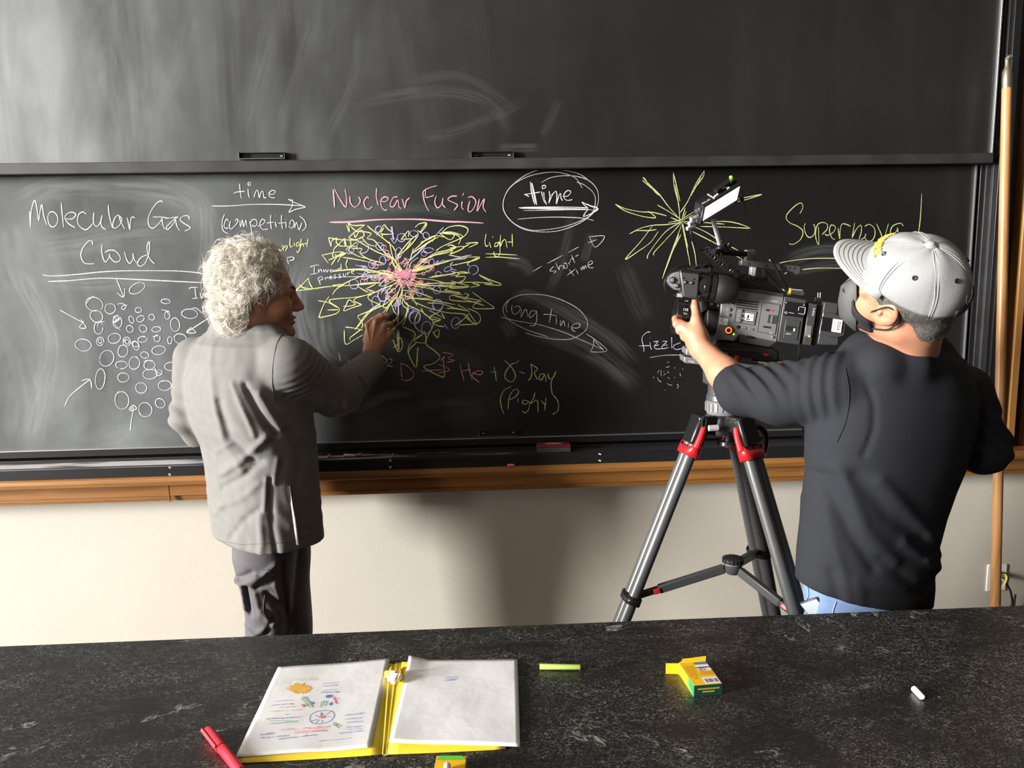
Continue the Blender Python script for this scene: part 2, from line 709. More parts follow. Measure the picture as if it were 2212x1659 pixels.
M_bu = board_mat('slate_upper', (0.0115, 0.0112, 0.0105), (0.30, 0.32, 0.32), (-2.3, 0.5), (0.8, 0.03), (5.0, 1, 0.9))
M_bl = board_mat('slate_lower', (0.0075, 0.0073, 0.007), (0.26, 0.28, 0.285), (-1.3, 0.4), (0.55, 0.028), (2.2, 1, 1.3))
M_blk = mat('black_anodised', (0.012, 0.012, 0.013), 0.32, spec=0.5)
M_blk2 = mat('black_anodised_dull', (0.014, 0.014, 0.015), 0.5, spec=0.45, var=(9, 0.25, (0.04, 0.04, 0.042)))
M_alu = mat('bare_aluminium', (0.75, 0.76, 0.76), 0.3, metal=0.9)
M_screw = mat('screw_steel', (0.7, 0.7, 0.68), 0.3, metal=1.0)
YL, YU = 2.965, 2.925       # faces of the lower and upper sliding boards


def screw(mb, c, r=0.0045):
    mb.lathe(np.array(c) + (0, 0.002, 0), (0, -1, 0), [(0, r), (0.003, r), (0.0042, r * 0.7), (0.003, r * 0.35), (0.0015, 0.0)], 12)


def handle(par, px0, px1, ptop, pbot, Y):
    a, b = at(px0, pbot, Y - 0.02), at(px1, ptop, Y - 0.02)
    x0, x1, z0, z1_ = a[0], b[0], a[2], b[2]
    h = MB()
    t = 0.0022
    h.box((x0, Y - 0.004, z0), (x1, Y, z1_))
    h.box((x0, Y - 0.024, z0), (x1, Y - 0.004, z0 + t))
    h.box((x0, Y - 0.02, z0), (x0 + t, Y - 0.004, z1_)).box((x1 - t, Y - 0.02, z0), (x1, Y - 0.004, z1_))
    h.box((x0, Y - 0.012, z1_ - t), (x1, Y - 0.004, z1_))
    o = h.build('finger_pull', M_blk, par, bevel=0.0006)
    w_ = MB().box((x0 - 0.0008, Y - 0.0242, z0 + 0.001), (x0 + 0.0004, Y - 0.004, z1_)).box((x0, Y - 0.0248, z0 + 0.0004), (x1, Y - 0.0238, z0 + t * 0.8))  # bright strips stand in for window glint on the polished edges
    w_.build('glint_edge', M_alu, o, label='bright polished edges, window glint built in as strips')
    for k in (0.1, 0.9):
        sb = MB()
        screw(sb, (x0 + (x1 - x0) * k, Y - 0.004, z0 + (z1_ - z0) * 0.5))
        sb.build('screw', M_screw, o)


# upper board
xru = at(2150, 200, YU)[0]
zrt, zrb = zz(342, YU - 0.02), zz(366, YU - 0.02)
ub = thing('chalkboard', 'upper sliding chalkboard, wiped blank, grey from dust and painted-in sheen', 'chalkboard', (0, YU, zrb))
MB().box((X0, YU, zrb), (xru, YU + 0.022, 3.4)).build('slate', M_bu, ub, smooth=0)
rb = MB()
xrr = at(2146, 340, YU - 0.02)[0]
rb.box((X0, YU - 0.022, zrb), (xrr, YU + 0.02, zrt))
rb.build('bottom_rail', M_blk2, ub, bevel=0.003)
eb = MB()
eb.box((xru - 0.006, YU - 0.012, zrt), (xru, YU + 0.02, 3.4))
eb.build('edge_strip', M_alu, ub, bevel=0.001, label='thin bare aluminium edge strip')
handle(ub, 517, 615, 328, 344, YU - 0.0005)
handle(ub, 1018, 1110, 326, 342, YU - 0.0005)

# lower board
xrl = at(2090, 640, YL)[0]
zlb = zz(946, YL)
lo_b = thing('chalkboard', 'lower sliding chalkboard covered in coloured chalk notes on stars', 'chalkboard', (0, YL, zlb - 0.03))
zft, zfb = zlb, zz(962, YL - 0.006)
MB().box((X0, YL, zfb), (xrl, YL + 0.022, zrt + 0.1)).build('slate', M_bl, lo_b, smooth=0)
MB().box((X0, YL - 0.012, zfb), (xrl, YL - 0.0004, zft - 0.003)).build('bottom_rail', M_blk, lo_b, bevel=0.001)
MB().box((X0, YL - 0.0135, zft - 0.003), (xrl, YL - 0.0004, zft)).build('edge_strip', M_alu, lo_b, label='thin bare aluminium edge strip')
MB().box((xrl - 0.004, YL - 0.010, zft), (xrl, YL + 0.02, zrt + 0.1)).build('edge_strip', M_alu, lo_b)
handle(lo_b, 1035, 1117, 929, 944, YL - 0.0005)

# chalk tray
M_tray = mat('tray_dusty', (0.02, 0.02, 0.022), 0.5)
_nt = M_tray.node_tree
_tc = _nt.nodes.new('ShaderNodeTexCoord')
_mp = _nt.nodes.new('ShaderNodeMapping')
_mp.inputs['Scale'].default_value = (4, 22, 6)
_mp.inputs['Rotation'].default_value = (0, 0, 0.12)
_nt.links.new(_tc.outputs['Object'], _mp.inputs['Vector'])
_n = _nt.nodes.new('ShaderNodeTexNoise')
_n.inputs['Scale'].default_value = 1.3
_n.inputs['Detail'].default_value = 6
_nt.links.new(_mp.outputs['Vector'], _n.inputs['Vector'])
_s = _nt.nodes.new('ShaderNodeSeparateXYZ')
_nt.links.new(_tc.outputs['Object'], _s.inputs[0])
_g = _nt.nodes.new('ShaderNodeMapRange')
for k, v in (('From Min', -1.2), ('From Max', 0.3), ('To Min', 0.17), ('To Max', -0.2)):
    _g.inputs[k].default_value = v
_nt.links.new(_s.outputs[0], _g.inputs['Value'])
_a = _nt.nodes.new('ShaderNodeMath')
_nt.links.new(_n.outputs['Fac'], _a.inputs[0])
_nt.links.new(_g.outputs[0], _a.inputs[1])
_r = _nt.nodes.new('ShaderNodeValToRGB')
_r.color_ramp.elements[0].position = 0.46
_r.color_ramp.elements[0].color = (0.03, 0.03, 0.033, 1)
_r.color_ramp.elements[1].position = 0.66
_r.color_ramp.elements[1].color = (0.62, 0.6, 0.62, 1)
_nt.links.new(_a.outputs[0], _r.inputs['Fac'])
_nt.links.new(_r.outputs['Color'], _nt.nodes['Principled BSDF'].inputs['Base Color'])
YT = 2.868
ztr = zz(986, YT)
ztb = zt
xtr = at(2075, 935, YT)[0]
tr = thing('chalk_tray', 'long black chalk tray under the boards, streaked with chalk dust', 'chalk tray', (0, YT, ztb))
MB().box((X0, YT + 0.001, ztr - 0.004), (xtr, YL - 0.012, ztr)).build('tray_shelf', M_tray, tr, smooth=0)
fbm = MB().box((X0, YT, ztb), (xtr, YT + 0.02, ztr - 0.004))
fbm.box((X0, YT - 0.001, ztr - 0.003), (xtr, YT + 0.004, ztr + 0.0015))
fo = fbm.build('front_board', M_blk, tr, bevel=0.0012)
MB().box((X0, YL - 0.012, ztr - 0.03), (xtr, YW, ztr + 0.012)).build('back_rail', M_blk, tr, bevel=0.001)
for px, p1, p2 in ((367, 1010, 1025), (843, 995, 1009), (1296, 981, 995)):
    for p in (p1, p2):
        sb = MB()
        screw(sb, at(px, p, YT), 0.0048)
        sb.build('screw', M_screw, tr)
jb = MB()
j = at(846, 985, YT)
jb.box((j[0] - 0.004, YT + 0.003, ztr), (j[0] + 0.004, YT + 0.05, ztr + 0.010))
jb.build('joint_clip', mat('clip_grey', (0.4, 0.36, 0.36), 0.5), tr, bevel=0.003)

# upright tracks at the right of the boards
tk = thing('chalkboard_track', 'black upright sliding tracks at the right end of the boards', 'board track', (at(2120, 900, 2.95)[0], 2.95, ztr))
zc = 3.4
RAIL = [(2090.5, 2100, 2.985, 'b'), (2101, 2112, 2.955, 'b'), (2113, 2126, 2.9485, 'd'), (2128, 2139, 2.935, 'd'), (2139, 2150, 2.915, 'b'), (2150, 2166, 2.905, 'b')]
for xa, xb, Y, k in RAIL:
    a, b = at(xa, 640, Y)[0], at(xb, 640, Y)[0]
    MB().box((a, Y, ztr - 0.02), (b - 0.0015, YW, zc)).build('rail', M_blk if k == 'b' else M_blk2, tk, bevel=0.0015)
for px, py in ((2141, 785), (2184, 153)):
    sb = MB()
    screw(sb, at(px, py, 2.9045 if py < 300 else 2.9145), 0.0055)
    sb.build('screw', M_screw, tk)
# fixed dark side panel between the tracks and the oak casing
a, b = at(2166, 640, 2.905)[0] + 0.001, cx0
tag(MB().box((a, 2.985, zt), (b - 0.002, YW, zc)).build('side_panel', M_blk2, loc=(a, 2.985, zt), smooth=0),
    'narrow dull black panel between board tracks and oak casing', 'panel')

# ================================================================== POLE, OUTLET, CORD
M_pole = wood('pole_wood', (0.52, 0.28, 0.105), (0.30, 0.13, 0.045), axis=2, scale=20, rough=0.3)
M_ferr = mat('ferrule_metal', (0.28, 0.25, 0.19), 0.4, metal=0.8)
pt, pb = at(2175, 185, 2.84), at(2150, 1305, 2.70)
pfl = pt + (pb - pt) * ((0.0 - pt[2]) / (pb[2] - pt[2]))
po = thing('wooden_pole', 'long wooden window pole leaning against the board tracks at right', 'pole', pfl)
ks = np.linspace(0, 1, 14)
MB().tube([pfl + (pt - pfl) * k for k in ks], [0.0185 - 0.0015 * k for k in ks], 16).build('shaft', M_pole, po)
ax = nrm(pt - pfl)
fm = MB()
fm.lathe(pt, ax, [(-0.01, 0.0172), (0.022, 0.0175), (0.05, 0.0165), (0.062, 0.0115), (0.068, 0.0095), (0.098, 0.0085)], 16)
hk = pt + ax * 0.092
fm.tube([hk + (-0.004, 0, 0.0), hk + (0.001, -0.004, 0.008), hk + (0.012, -0.006, 0.011)], [0.008, 0.009, 0.0085], 10)
fm.build('hook_ferrule', M_ferr, po, label='dull brass hook ferrule')

M_plate = mat('outlet_white', (0.75, 0.74, 0.7), 0.35)
M_slot = mat('slot_dark', (0.02, 0.02, 0.02), 0.5)
oc = at(2151, 1247, YW)
ou = thing('wall_outlet', 'white double wall outlet behind the wooden pole', 'outlet', (oc[0], YW, oc[2] - 0.06))
MB().box((oc[0] - 0.044, YW - 0.007, oc[2] - 0.06), (oc[0] + 0.044, YW, oc[2] + 0.06)).build('plate', M_plate, ou, bevel=0.003)
for dz in (0.02, -0.02):
    q = MB().lathe((oc[0], YW - 0.007, oc[2] + dz), (0, -1, 0), [(0, 0.0165), (0.0035, 0.0165), (0.004, 0.0155)], 20)
    ro = q.build('receptacle', M_plate, ou)
    MB().box((oc[0] - 0.007, YW - 0.0114, oc[2] + dz - 0.003), (oc[0] - 0.005, YW - 0.0105, oc[2] + dz + 0.006)).box((oc[0] + 0.005, YW - 0.0114, oc[2] + dz - 0.003), (oc[0] + 0.007, YW - 0.0105, oc[2] + dz + 0.006)).build('slot', M_slot, ro)
pl = np.array([oc[0] + 0.004, YW - 0.0116, oc[2] + 0.02])
pcord = thing('power_cord', 'black power cord with yellow tag plugged into the wall outlet', 'power cord', (oc[0] + 0.05, YW - 0.06, 0))
M_cord = mat('cord_black', (0.015, 0.015, 0.015), 0.45)
c0 = pl + (0, -0.045, -0.002)
MB().tube([pl, pl + (0.002, -0.02, 0), c0 + (0.012, 0, -0.006)], [0.0125, 0.012, 0.006], 12).build('plug', M_cord, pcord)
cp = [c0 + (0.01, 0, -0.006), at(2172, 1257, 2.99), at(2182, 1275, 2.99), at(2187, 1300, 3.0), at(2188, 1330, 3.01), np.array([at(2188, 1360, 3.02)[0], 3.02, 0.25]), np.array([at(2185, 1360, 3.02)[0], 3.0, 0.006]), np.array([2.9, 2.9, 0.006])]
MB().tube(spline(cp, 6), 0.0042, 8).build('cord', M_cord, pcord)
tgp = [at(2160, 1243, 2.985), at(2170, 1241, 2.98), at(2174, 1250, 2.975), at(2168, 1264, 2.98), at(2160, 1269, 2.985)]
tgb = MB()
tq = spline(tgp, 4)
tgb.grid(np.array([[p + (0, -0.006, 0.004), p + (0, 0.006, -0.004)] for p in tq]))
tgb.build('tag', mat('tag_yellow', (0.8, 0.65, 0.06), 0.4), pcord, solid=0.0012, label='yellow plastic tag')

# ================================================================== BENCH
M_stone = mat('soapstone', (0.018, 0.018, 0.017), 0.3, spec=0.45)
_nt = M_stone.node_tree
_b = _nt.nodes['Principled BSDF']
_tc = _nt.nodes.new('ShaderNodeTexCoord')


def _noise(scale, detail, dist, mpscale=None, rough=0.6):
    n = _nt.nodes.new('ShaderNodeTexNoise')
    n.inputs['Scale'].default_value = scale
    n.inputs['Detail'].default_value = detail
    n.inputs['Distortion'].default_value = dist
    n.inputs['Roughness'].default_value = rough
    if mpscale:
        mpn = _nt.nodes.new('ShaderNodeMapping')
        mpn.inputs['Scale'].default_value = mpscale
        mpn.inputs['Rotation'].default_value = (0, 0, 0.5)
        _nt.links.new(_tc.outputs['Object'], mpn.inputs['Vector'])
        _nt.links.new(mpn.outputs['Vector'], n.inputs['Vector'])
    else:
        _nt.links.new(_tc.outputs['Object'], n.inputs['Vector'])
    return n


def _ramp(src, p0, p1, c0=0.0, c1=1.0):
    r = _nt.nodes.new('ShaderNodeMapRange')
    r.inputs['From Min'].default_value = p0
    r.inputs['From Max'].default_value = p1
    r.inputs['To Min'].default_value = c0
    r.inputs['To Max'].default_value = c1
    _nt.links.new(src, r.inputs['Value'])
    return r.outputs[0]


def _math(op, a, b):
    n = _nt.nodes.new('ShaderNodeMath')
    n.operation = op
    for i, q in enumerate((a, b)):
        if isinstance(q, float):
            n.inputs[i].default_value = q
        else:
            _nt.links.new(q, n.inputs[i])
    return n.outputs[0]


flk = _ramp(_noise(150, 4, 2.2, (0.7, 1.3, 1), 0.75).outputs['Fac'], 0.53, 0.70)
pat = _ramp(_noise(5.5, 5, 1.2, (1, 1.5, 1)).outputs['Fac'], 0.36, 0.64, 0.12, 1.0)
vn = _noise(2.3, 6, 0.8, (1.0, 1.9, 1))
vein = _ramp(_math('ABSOLUTE', _math('SUBTRACT', vn.outputs['Fac'], 0.57), 0.0), 0.0, 0.008, 1.0, 0.0)
brk = _ramp(_noise(14, 4, 0.5).outputs['Fac'], 0.48, 0.62)
tot = _math('ADD', _math('MULTIPLY', flk, pat), _math('MULTIPLY', _math('MULTIPLY', vein, brk), 0.75))
_mx = _nt.nodes.new('ShaderNodeMix')
_mx.data_type = 'RGBA'
_mx.inputs[6].default_value = (0.011, 0.011, 0.0105, 1)
_mx.inputs[7].default_value = (0.42, 0.42, 0.40, 1)
_nt.links.new(tot, _mx.inputs[0])
_nt.links.new(_mx.outputs[2], _b.inputs['Base Color'])
_nt.links.new(_ramp(_noise(220, 3, 0.4).outputs['Fac'], 0.3, 0.7, 0.26, 0.42), _b.inputs['Roughness'])
yb = atz(1106, 1351, TZ)[1]
be = thing('demonstration_bench', 'black flecked stone topped demonstration bench in the foreground', 'bench', (0, 1.1, 0))
MB().box((-2.2, 0.72, TZ - 0.032), (2.4, yb, TZ)).build('stone_top', M_stone, be, bevel=0.003)
MB().box((-2.1, 0.78, 0.1), (2.3, yb - 0.06, TZ - 0.032)).box((-2.05, 0.84, 0), (2.25, yb - 0.12, 0.1)).build('cabinet', M_oakd, be, bevel=0.003)
# ================================================================== CHALK WRITING ON THE LOWER BOARD
def chalk_mat(name, col, lo=0.35, hi=0.62, amin=0.35):
    m = mat(name, col, 0.95, spec=0.1)
    nt = m.node_tree
    tc = nt.nodes.new('ShaderNodeTexCoord')
    n = nt.nodes.new('ShaderNodeTexNoise')
    n.inputs['Scale'].default_value = 420
    n.inputs['Detail'].default_value = 2
    nt.links.new(tc.outputs['Object'], n.inputs['Vector'])
    r = nt.nodes.new('ShaderNodeMapRange')
    r.inputs['From Min'].default_value = lo
    r.inputs['From Max'].default_value = hi
    r.inputs['To Min'].default_value = amin
    r.inputs['To Max'].default_value = 1.0
    nt.links.new(n.outputs['Fac'], r.inputs['Value'])
    nt.links.new(r.outputs[0], nt.nodes['Principled BSDF'].inputs['Alpha'])
    return m


CM = {'w': chalk_mat('chalk_white', (0.80, 0.82, 0.84)),
      'g': chalk_mat('chalk_white_thin', (0.62, 0.63, 0.65), amin=0.2),
      'v': chalk_mat('chalk_lilac', (0.72, 0.70, 0.90)),
      'b': chalk_mat('chalk_blue', (0.50, 0.48, 0.88)),
      'y': chalk_mat('chalk_yellow', (0.88, 0.90, 0.36)),
      'o': chalk_mat('chalk_yellow_faint', (0.74, 0.78, 0.36), amin=0.22),
      'p': chalk_mat('chalk_pink', (0.92, 0.46, 0.58)),
      'r': chalk_mat('chalk_rose', (0.86, 0.36, 0.47))}
rnd = random.Random(5)
LAYER = [0]


def on_board(px, py):
    p = at(px, py, YL - 0.001)
    return p


def stroke_mesh(mb, pix, wpx):
    """a hand-drawn line: pix = smoothed photo points ; a flat ribbon of chalk lying on the slate"""
    P = np.array([on_board(*q) for q in pix])
    LAYER[0] += 1
    off = 0.0003 + 0.000006 * (LAYER[0] % 250)
    n = len(P)
    t = np.gradient(P, axis=0)
    t = t / (np.linalg.norm(t, axis=1)[:, None] + 1e-9)
    nn = np.stack([-t[:, 2], 0 * t[:, 0], t[:, 0]], 1)
    u = np.linspace(0, 1, n)
    ph = rnd.random() * 6
    wv = 0.38 * wpx * 0.00178 * (0.86 + 0.22 * np.sin(ph + u * (3 + n * 0.22)))
    wv *= np.clip(np.minimum(u, 1 - u) * n * 0.5 + 0.45, 0.45, 1)
    P = P - np.array([0, off, 0])
    a, b = P + nn * wv[:, None], P - nn * wv[:, None]
    mb.add(np.stack([a, b], 1).reshape(-1, 3), [(2 * i, 2 * i + 1, 2 * i + 3, 2 * i + 2) for i in range(n - 1)])


def parse(s):
    out = []
    for ln in s.split(';'):
        v = [float(q) for q in ln.replace(',', ' ').split()]
        if len(v) >= 4:
            out.append(np.array(v).reshape(-1, 2))
    return out


def write(label, col, x0, y0, sc, wpx, s, circles=''):
    """all the strokes of one inscription; strokes that stand apart become parts of their own"""
    ST = [spline(q / sc + (x0, y0), 5) for q in parse(s)]
    for c in circles.split('/'):
        v = [float(q) for q in c.split()]
        if len(v) < 4:
            continue
        cx, cy, rx, ry = v[:4]
        rot = math.radians(v[4]) if len(v) > 4 else 0
        a0 = rnd.random() * 6.28
        aa = np.linspace(a0, a0 + 6.28 * rnd.uniform(0.94, 1.1), 22)
        k = 1 + 0.07 * np.sin(2 * aa + rnd.random() * 6) + np.linspace(-0.05, 0.06, 22)
        ex, ey = rx * k * np.cos(aa), ry * k * np.sin(aa)
        ST.append(np.stack([cx + ex * math.cos(rot) - ey * math.sin(rot), cy + ex * math.sin(rot) + ey * math.cos(rot)], 1) / sc + (x0, y0))
    par_ = list(range(len(ST)))

    def root(i):
        while par_[i] != i:
            i = par_[i]
        return i
    for i in range(len(ST)):
        for j in range(i):
            if root(i) != root(j):
                d = np.linalg.norm(ST[i][:, None, :] - ST[j][None, :, :], axis=2).min()
                if d < 30:
                    par_[root(i)] = root(j)
    for r_ in sorted(set(root(i) for i in range(len(ST)))):
        mb = MB()
        for i in range(len(ST)):
            if root(i) == r_:
                stroke_mesh(mb, ST[i], wpx)
        mb.build('chalk_writing', CM[col], lo_b, smooth=0, label=label)


write('white chalk words Molecular Gas Cloud, double underlined', 'w', 40, 420, 5.53, 2.6, '''
143 405,137 290,135 200;145 390,152 200,193 70,222 180,240 312,258 200,280 122,302 250,338 366;
355 245,375 215,415 208,460 250,468 320,440 375,400 388,365 350,350 280,362 232;510 98,522 230,540 395;
560 290,640 292,685 240,640 211,580 232,556 282,600 350,680 398;810 240,770 208,720 240,705 300,722 370,795 422,845 395,890 345;
903 215,895 290,905 360,940 380,980 330,1000 245;1000 245,985 330,1000 390,1045 422;1072 122,1080 220,1105 340,1125 400;
1215 265,1190 248,1150 285,1125 370,1150 402,1200 375,1238 300,1205 262,1225 330,1270 415;
1298 275,1315 350,1330 420,1336 340,1352 272,1390 278;1722 95,1690 78,1620 140,1560 250,1550 330,1572 390,1620 398,1690 330,1715 285;
1605 270,1700 270,1795 286;1715 285,1725 360,1745 415;1910 268,1850 305,1765 395,1790 415,1850 350,1875 290;1790 285,1910 267;
1875 290,1890 370,1925 435;2040 300,2030 258,1970 258,1930 298,1970 340,2050 390,2030 418,1985 437;
885 605,880 560,840 556,770 640,745 730,790 820,905 828;1000 590,994 680,1018 780,1045 805,1078 760,1088 712,1098 755,1150 805,1205 795,1212 740,1150 672,1080 668,1030 695;
1265 680,1290 770,1330 825,1368 765,1365 700;1365 700,1385 780,1412 812;1540 722,1470 750,1420 820,1450 856,1510 825,1558 700,1568 560;1555 560,1535 640,1560 755,1625 830;
290 960,400 975,700 955,1000 925,1300 912,1800 912,2100 930,2260 960;355 1040,600 1030,900 1005,1100 1002,1500 1020,2260 1057''')
write('white chalk arrows and the start of the word Inward', 'w', 40, 420, 5.53, 2.3, '''
2040 1130,2060 1112,2150 1110;2108 1112,2115 1180,2120 1240;2075 1245,2150 1235;2170 1170,2188 1245,2212 1170;
1170 1010,1215 1120,1255 1225;1175 1175,1255 1225,1268 1120;495 1380,640 1460,770 1530;745 1490,808 1590,730 1588,785 1510''')
write('white chalk arrows around the lilac circles', 'w', 120, 600, 4.88, 2.6, '''
95 1355,150 1250,250 1160,360 1075;270 1085,360 1072,385 1165;787 1615,800 1500,825 1370;770 1390,820 1345,855 1380,785 1402,822 1362;
1690 380,1560 460,1385 575;1430 520,1385 575,1480 578,1430 530''')
write('cluster of lilac chalk circles', 'v', 120, 600, 4.88, 2.1, '''
650 280,690 270,740 290,730 330,695 325,715 295,760 288;1115 335,1170 350,1195 390;1400 335,1480 320,1545 372;405 195,360 225,330 270;
440 520,460 470,520 460;600 470,680 420,620 480,690 430;610 480,640 440,610 410,680 415;620 490,685 555;880 630,920 618,950 630;1020 620,1080 612;
750 640,720 660,745 690;1240 625,1290 590,1330 600;930 885,975 870,1010 885;1050 950,1065 985,1125 1020''',
      '''862 110 85 52 -25/407 280 85 76/430 405 66 62/578 325 52 58/875 340 32 28/1162 248 47 25/455 530 50 60/655 465 50 62/800 440 24 38 -15/897 433 42 30 -35/
1013 415 32 29/1180 395 26 45/1415 378 80 52/1262 495 52 66/783 540 34 38/922 535 42 35/1062 543 48 27/290 708 80 66/470 672 40 42/470 668 20 22/620 640 62 55/750 672 42 45/755 675 20 22/
920 650 48 30/1073 640 34 32/1205 660 25 35/1315 643 60 55/850 715 32 48 -25/840 700 40 25 20/710 770 55 58/540 845 72 86/940 815 42 33/1088 765 70 46/695 918 58 42/833 900 54 68/
993 920 62 45/1000 1015 72 54/1092 1000 32 30/1235 935 78 48/472 1070 52 105/715 1052 55 52/905 1160 62 52/1155 1135 65 56/702 1290 77 88/945 1388 75 70/1105 1322 52 48/1290 1385 85 50/1332 800 30 45''')
write('white chalk word time over an arrow above the word (competition)', 'w', 440, 380, 7.542, 2.3, '''
585 125,595 240,615 370;492 290,530 265,675 252;722 207,728 290,745 360;820 350,845 265,880 230,895 290,910 355,930 280,960 245,975 300,985 355,1025 350;
1050 290,1130 300,1170 255,1120 235,1067 282,1080 340,1130 358,1160 350;130 490,400 490,800 465,1200 465,1600 487;
1380 372,1430 412,1550 460,1668 510;1668 510,1500 545,1390 590,1440 500,1450 400,1420 395,1382 378;
340 628,305 720,300 800,310 870,340 910,410 945;405 740,378 702,345 755,332 825,358 850,405 850;440 735,425 780,420 830,450 865,520 800,562 730,545 702,512 735;
590 720,600 830,632 720,650 830,690 720,702 830;750 740,775 850,780 945;760 765,800 712,858 720,868 790,830 822,782 800;880 820,960 790,1000 730,950 710,915 790,960 870,1050 865;
1095 630,1087 740,1105 865;1020 765,1150 755;1165 745,1188 840;1164 650,1170 654;1270 635,1267 750,1285 865;1210 770,1335 760;1340 745,1345 855;1338 705,1342 712;
1400 795,1415 740,1450 720,1475 770,1460 830,1420 850,1388 810;1480 850,1512 755,1540 850,1562 870,1602 760;1555 650,1630 710,1668 800,1645 865,1600 895''', '745 130 22 25')
write('small yellow chalk word light with a wavy arrow', 'y', 440, 380, 7.542, 2.3, '''
1185 1225,1225 1190,1250 1225,1290 1175,1300 1220;1275 1145,1365 1145,1330 1225;1290 1170,1345 1163;1410 1010,1405 1110,1418 1160,1460 1132;1475 1085,1482 1142;
1560 1080,1512 1100,1522 1150,1563 1112,1570 1180,1532 1250,1515 1217;1590 1020,1580 1150,1610 1100,1632 1150;1700 1020,1680 1165;1625 1115,1692 1095''')
write('small white chalk letter P', 'w', 440, 380, 7.542, 2.4, '1250 1355,1305 1362;1362 1350,1370 1390,1385 1435;1355 1335,1430 1320,1476 1338,1450 1370,1385 1387')
write('pink chalk words Nuclear Fusion', 'p', 690, 390, 5.821, 3.0, '''
170 115,180 230,192 340;178 115,186 230,190 335;183 95,250 220,330 335,340 220,320 105;383 195,390 280,445 335,500 290,512 240,490 205;620 230,600 205,560 270,580 342,620 362,668 325;720 95,715 200,738 312;
755 258,830 265,866 225,820 205,775 250,780 330,820 372,850 365;985 205,930 215,890 290,900 330,940 320,985 245,1000 330,1030 352;1040 230,1060 300,1075 345,1092 260,1138 215;
1480 65,1390 90,1310 135,1310 220,1340 320,1378 385;1335 112,1330 215;1335 215,1390 205,1440 185;1470 190,1450 270,1480 342,1530 310,1555 215;1555 215,1550 300,1585 342;
1735 195,1660 200,1615 240,1690 280,1737 312,1690 378;1795 260,1788 330,1810 365;1815 155,1800 190;1865 215,1920 205,1967 260,1940 350,1890 395,1868 360,1892 255;
1978 385,2000 290,2010 230;1986 388,2030 300,2075 230,2058 330,2095 400''')
write('thick pink chalk underline', 'p', 690, 390, 5.821, 4.6, '125 525,400 520,700 495,900 488,1250 488,1600 515,1800 520,2065 535')
write('white chalk word time with arrow inside a drawn oval', 'g', 1060, 360, 6.38, 2.5, '''
695 220,850 145,1100 125,1320 175,1450 290,1485 420,1460 560,1380 670,1200 790,950 880,700 900,450 860,270 740,180 600,180 450,260 300,400 190,600 110,850 75,1050 105,1180 170,1260 295;
1180 210,1300 260,1420 370,1440 500,1390 650,1250 740,1000 830,700 875,520 870,330 790,200 650,170 520,230 330,400 170,560 80,750 30,950 40,1200 95,1330 170;
370 725,600 705,900 695,1200 705,1330 720,1420 745;450 605,800 600,1330 585''')
write('bold white chalk letters time', 'w', 1060, 360, 6.38, 2.7, '''
545 205,560 330,605 525;570 225,600 350,635 530;555 220,590 360,620 520;550 300,575 420,600 500;460 385,560 370,680 350;465 378,530 415;700 340,715 420,745 500;730 350,740 440,770 525;
715 315,710 270,750 260,755 290,720 302;805 335,815 420,800 505,850 390,900 340,912 420,905 515,940 400,962 370,968 430,990 470;830 400,880 352;905 500,930 430;
990 410,1060 405,1105 350,1060 330,1010 380,1015 440,1060 465,1125 455;385 565,800 555,1150 560,1340 570;400 575,700 580,1000 590,1400 595;420 570,800 568,1300 585;
1255 485,1290 530,1340 580,1300 640,1275 690;1255 485,1370 545,1480 580,1400 640,1280 692;1310 510,1400 545,1450 560,1470 585,1400 615''')
write('yellow chalk word Light, double underlined', 'y', 840, 460, 6.913, 2.5, '''
1452 315,1435 420,1450 495,1490 482;1500 440,1512 480,1526 520;1545 362,1558 360;1640 442,1592 450,1580 500,1620 490,1646 430,1660 560,1640 640,1600 652,1565 605,1576 575;
1670 320,1662 500,1700 420,1740 402,1766 520;1840 312,1845 505;1770 432,1850 436;1440 610,1650 615,1915 628;1445 663,1650 660,1958 685''')
write('thin white chalk dashes and words short time', 'g', 1060, 360, 6.38, 2.2, '''
580 1445,705 1370;780 1335,1000 1218;1065 1185,1215 1105;870 1370,815 1432,850 1440,900 1440,870 1475;895 1320,940 1420,950 1372,985 1365,1010 1412;1065 1320,1092 1357;1085 1332,1102 1290;
1110 1215,1160 1330;1090 1280,1150 1260;1165 1240,1215 1212;1080 1415,1152 1510;1050 1500,1160 1415;1175 1420,1206 1480;1155 1408,1162 1404;1240 1385,1256 1425,1268 1370,1285 1415,1302 1362,1322 1405;
1330 1365,1400 1332,1385 1297,1345 1330,1350 1385,1420 1395;1355 955,1440 1110,1568 960,1355 966;1340 1050,1465 1005''', '1032 1365 24 36 -20')
write('thin white chalk words Long time in an oval with an arrow', 'g', 1060, 600, 5.184, 2.1, '''
640 660,400 580,200 470,140 380,150 310,210 245,330 195,470 185,640 200,820 260,980 350,1070 460,1080 560,1000 640,880 688,700 685,500 650,385 615;210 240,180 300,170 350,190 390;
240 300,235 360,255 402,300 395,332 350,310 318,262 332;345 350,340 440,380 362,405 372,410 435;515 375,460 370,430 420,447 445,500 400,515 375,515 470,490 532,435 535;685 340,670 420,655 505;585 410,660 412,740 428;
735 440,735 525;738 385,742 390;780 472,782 540,815 482,832 550;870 500,868 562;900 560,980 560,1000 520,950 510,905 550,915 585,948 602;120 440,300 485,540 525,800 605,1000 690,1250 800;
1065 625,1180 700,1300 805,1240 830,1115 830;1115 830,1150 760,1150 690;1150 690,1210 755,1265 808,1215 775''')
